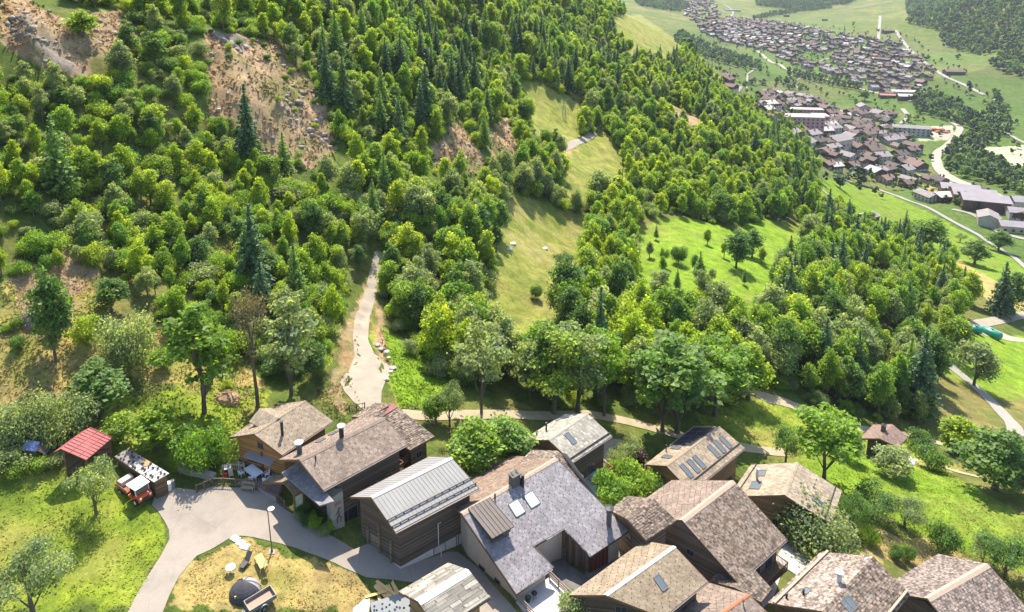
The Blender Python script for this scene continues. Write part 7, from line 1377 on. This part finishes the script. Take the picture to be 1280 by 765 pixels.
# ------------------------------------------------------------------ tufts of grass on the near meadows: nobody could count them
def grass(name, polys, dens, hr, label, gain, seed, clear=(), zmax=150, wid=(.05, .13)):
    r = np.random.default_rng(seed); allq = []; allc = []
    for poly in polys:
        pts = np.array([hit(min(max(px, -40), 1320), min(max(py, 1), 764))[:2] for px, py in poly]); x0, y0 = pts.min(0) - 2; x1, y1 = pts.max(0) + 2; n = int((x1 - x0) * (y1 - y0) * dens)
        x, y = r.uniform(x0, x1, n), r.uniform(y0, y1, n); z = ground(x, y); px, py, Z = project(x, y, z); ok = inpoly(px, py, poly) & (Z < zmax)
        for c in clear: ok &= ~inpoly(px, py, c)
        ok &= fbm(x, y, 2.5, seed, 3) + r.uniform(-.18, .18, n) > -.10
        x, y, z = x[ok], y[ok], z[ok]; n = len(x); a, l = polar(x, y); col = np.stack([_bil(C[..., k], a, l, A0, A1, L0, L1) for k in range(3)], 1)
        for b in range(2):
            th = r.uniform(0, math.pi, n); w = r.uniform(*wid, n); h = r.uniform(*hr, n); dx, dy = np.cos(th) * w, np.sin(th) * w; lx, ly = r.normal(size=n) * .9 * h, -.5 * h + r.normal(size=n) * .7 * h
            q = np.stack([np.stack([x - dx, y - dy, z - .03], 1), np.stack([x + dx, y + dy, z - .03], 1), np.stack([x + dx * .6 + lx, y + dy * .6 + ly, z + h], 1), np.stack([x - dx * .6 + lx, y - dy * .6 + ly, z + h * .9], 1)], 1)
            allq.append(q.reshape(-1, 3)); allc.append(np.repeat(np.clip(col * r.uniform(.85, 1.35, (n, 1)) * gain, .01, .8), 4, 0))
    q = np.concatenate(allq); c = np.concatenate(allc); me = np_mesh(name, q, np.arange(len(q)).reshape(-1, 4)); at = me.attributes.new('cover', 'FLOAT_COLOR', 'POINT')
    at.data.foreach_set('color', np.concatenate([c, np.ones((len(c), 1))], 1).astype(np.float32).ravel()); m, nt, b = nodes(name + '_blades'); a_ = N(nt, 'ShaderNodeAttribute', attribute_name='cover'); nt.links.new(a_.outputs['Color'], b.inputs['Base Color']); b.inputs['Roughness'].default_value = .8; b.inputs['Specular IOR Level'].default_value = .15
    t = nt.nodes.new('ShaderNodeBsdfTranslucent'); nt.links.new(a_.outputs['Color'], t.inputs['Color']); ms = nt.nodes.new('ShaderNodeMixShader'); ms.inputs[0].default_value = .4; nt.links.new(b.outputs[0], ms.inputs[1]); nt.links.new(t.outputs[0], ms.inputs[2]); nt.links.new(ms.outputs[0], nt.nodes['Material Output'].inputs['Surface'])
    me.materials.append(m); o = setting(bpy.data.objects.new(name, me), 'stuff'); COL.objects.link(o); o['label'] = label; return o
grass('lawn_grass', [P('-10,592 70,580 130,576 170,612 190,640 208,672 196,700 165,765 150,770 -10,770')], 12, (.04, .12), 'rough green lawn grass left of the road', 1.5, 1)
grass('dry_grass', [P('222,745 240,700 275,685 300,674 335,680 372,690 409,703 450,718 468,730 440,765 210,770')], 14, (.04, .10), 'dry yellow grass around the tent', 1.4, 2, [P('285,700 345,700 345,765 285,765')])
grass('meadow_grass', [Z_LUSH[5], Z_LUSH[4], Z_LUSH[9], Z_DRYGRASS[6] if False else P('1040,640 1160,650 1290,720 1290,770 1180,710 1060,680')], 7, (.05, .15), 'tufted meadow grass right of the village', 1.5, 3)
grass('slope_grass', [P('0,345 100,330 140,390 260,430 330,480 330,540 240,560 150,550 90,500 0,505'), P('470,405 560,470 575,515 500,512 486,470'), P('395,470 440,470 450,515 420,540 395,515')], 12, (.08, .28), 'long dry grass on the bank above the village', 1.2, 4)
grass('scree_grass', Z_SCREE[:5], 1.4, (.2, .7), 'dry tussocks on the bare scree slope', 1.1, 5, (), 280, (.15, .4))
# loose rock on the bare slopes
def rocks(name, polys, dens, sr, label, seed):
    r = np.random.default_rng(seed); vs = []; fs = []; bm_ = bmesh.new(); bmesh.ops.create_icosphere(bm_, subdivisions=1, radius=1); base = np.array([v.co[:] for v in bm_.verts]); ft = np.array([[v.index for v in f.verts] for f in bm_.faces]); bm_.free(); k = 0
    for poly in polys:
        pts = np.array([hit(min(max(px, -40), 1320), min(max(py, 1), 764))[:2] for px, py in poly]); x0, y0 = pts.min(0); x1, y1 = pts.max(0); n = int((x1 - x0) * (y1 - y0) * dens); x, y = r.uniform(x0, x1, n), r.uniform(y0, y1, n); z = ground(x, y); px, py, Z = project(x, y, z); ok = inpoly(px, py, poly) & (fbm(x, y, 6, seed, 3) > -.02)
        for a, b, c in zip(x[ok], y[ok], z[ok]):
            s = sr[0] * (sr[1] / sr[0]) ** (r.random() ** 2.2); v = base * r.uniform(.45, 1.25, (len(base), 1)) * s * np.array([r.uniform(.8, 1.4), r.uniform(.8, 1.4), r.uniform(.5, .9)]) + [a, b, c + .05 * s]; vs.append(v); fs.append(ft + k); k += len(base)
    me = np_mesh(name, np.concatenate(vs), np.concatenate(fs)); me.materials.append(plain('weathered_rock', (.36, .305, .25), (.22, .185, .15), 1.5, .95, bmp=.5, island=.3)); o = setting(bpy.data.objects.new(name, me), 'stuff'); COL.objects.link(o); o['label'] = label
rocks('scree_rocks', Z_SCREE[:5], .22, (.12, 1.1), 'loose rocks strewn over the bare scree slope', 6)
rocks('outcrop_rocks', Z_ROCK, .9, (.25, 1.3), 'broken rock of the outcrops on the bare slope', 7)
EXPOSURE = 1.25
# the air: one even box of haze round everything, the sky outside
_z0 = float(GZ.min()) - 1.0; _z1 = max(float(GZ.max()), CAMZ) + 25
m = MB(); m.box(-6600, 6600, -60, 6700, _z0, _z1); _hm = bpy.data.materials.new('valley_air'); _hm.use_nodes = True; _n = _hm.node_tree; _n.nodes.remove(_n.nodes['Principled BSDF'])
_pv = _n.nodes.new('ShaderNodeVolumePrincipled'); _pv.inputs['Color'].default_value = (.80, .88, 1, 1); _pv.inputs['Density'].default_value = 0.55e-4; _pv.inputs['Anisotropy'].default_value = 0
_n.links.new(_pv.outputs[0], _n.nodes['Material Output'].inputs['Volume']); hz = m.build('haze', [_hm]); setting(hz, 'stuff'); hz['label'] = 'pale blue haze lying in the valley air'
# ------------------------------------------------------------------ light, air, render
SUN_AZ, SUN_EL = -3.0, 57.0     # degrees left of the view direction, above the horizon
sd = bpy.data.lights.new('sun', 'SUN'); so = bpy.data.objects.new('sun', sd); COL.objects.link(so)
sd.energy = 4.6; sd.angle = R(.5); sd.color = (1, .915, .785)
_sv = Vector((math.sin(R(SUN_AZ)) * math.cos(R(SUN_EL)), math.cos(R(SUN_AZ)) * math.cos(R(SUN_EL)), math.sin(R(SUN_EL))))
so.rotation_euler = _sv.to_track_quat('Z', 'Y').to_euler(); so.location = (0, 0, 300)
w = bpy.data.worlds.new('World'); scene.world = w; w.use_nodes = True; nt = w.node_tree
sky = nt.nodes.new('ShaderNodeTexSky'); sky.sky_type = 'NISHITA'; sky.sun_disc = False; sky.sun_elevation = R(SUN_EL); sky.sun_rotation = R(SUN_AZ)
nt.links.new(sky.outputs[0], nt.nodes['Background'].inputs[0]); nt.nodes['Background'].inputs[1].default_value = .15
scene.view_settings.view_transform = 'Standard'; scene.view_settings.look = 'None'; scene.view_settings.gamma = 1; scene.view_settings.use_curve_mapping = False
scene.view_settings.exposure = EXPOSURE
cy = scene.cycles; cy.use_denoising = True; cy.max_bounces = 7; cy.diffuse_bounces = 4; cy.transmission_bounces = 4; cy.volume_bounces = 0; cy.sample_clamp_indirect = 10
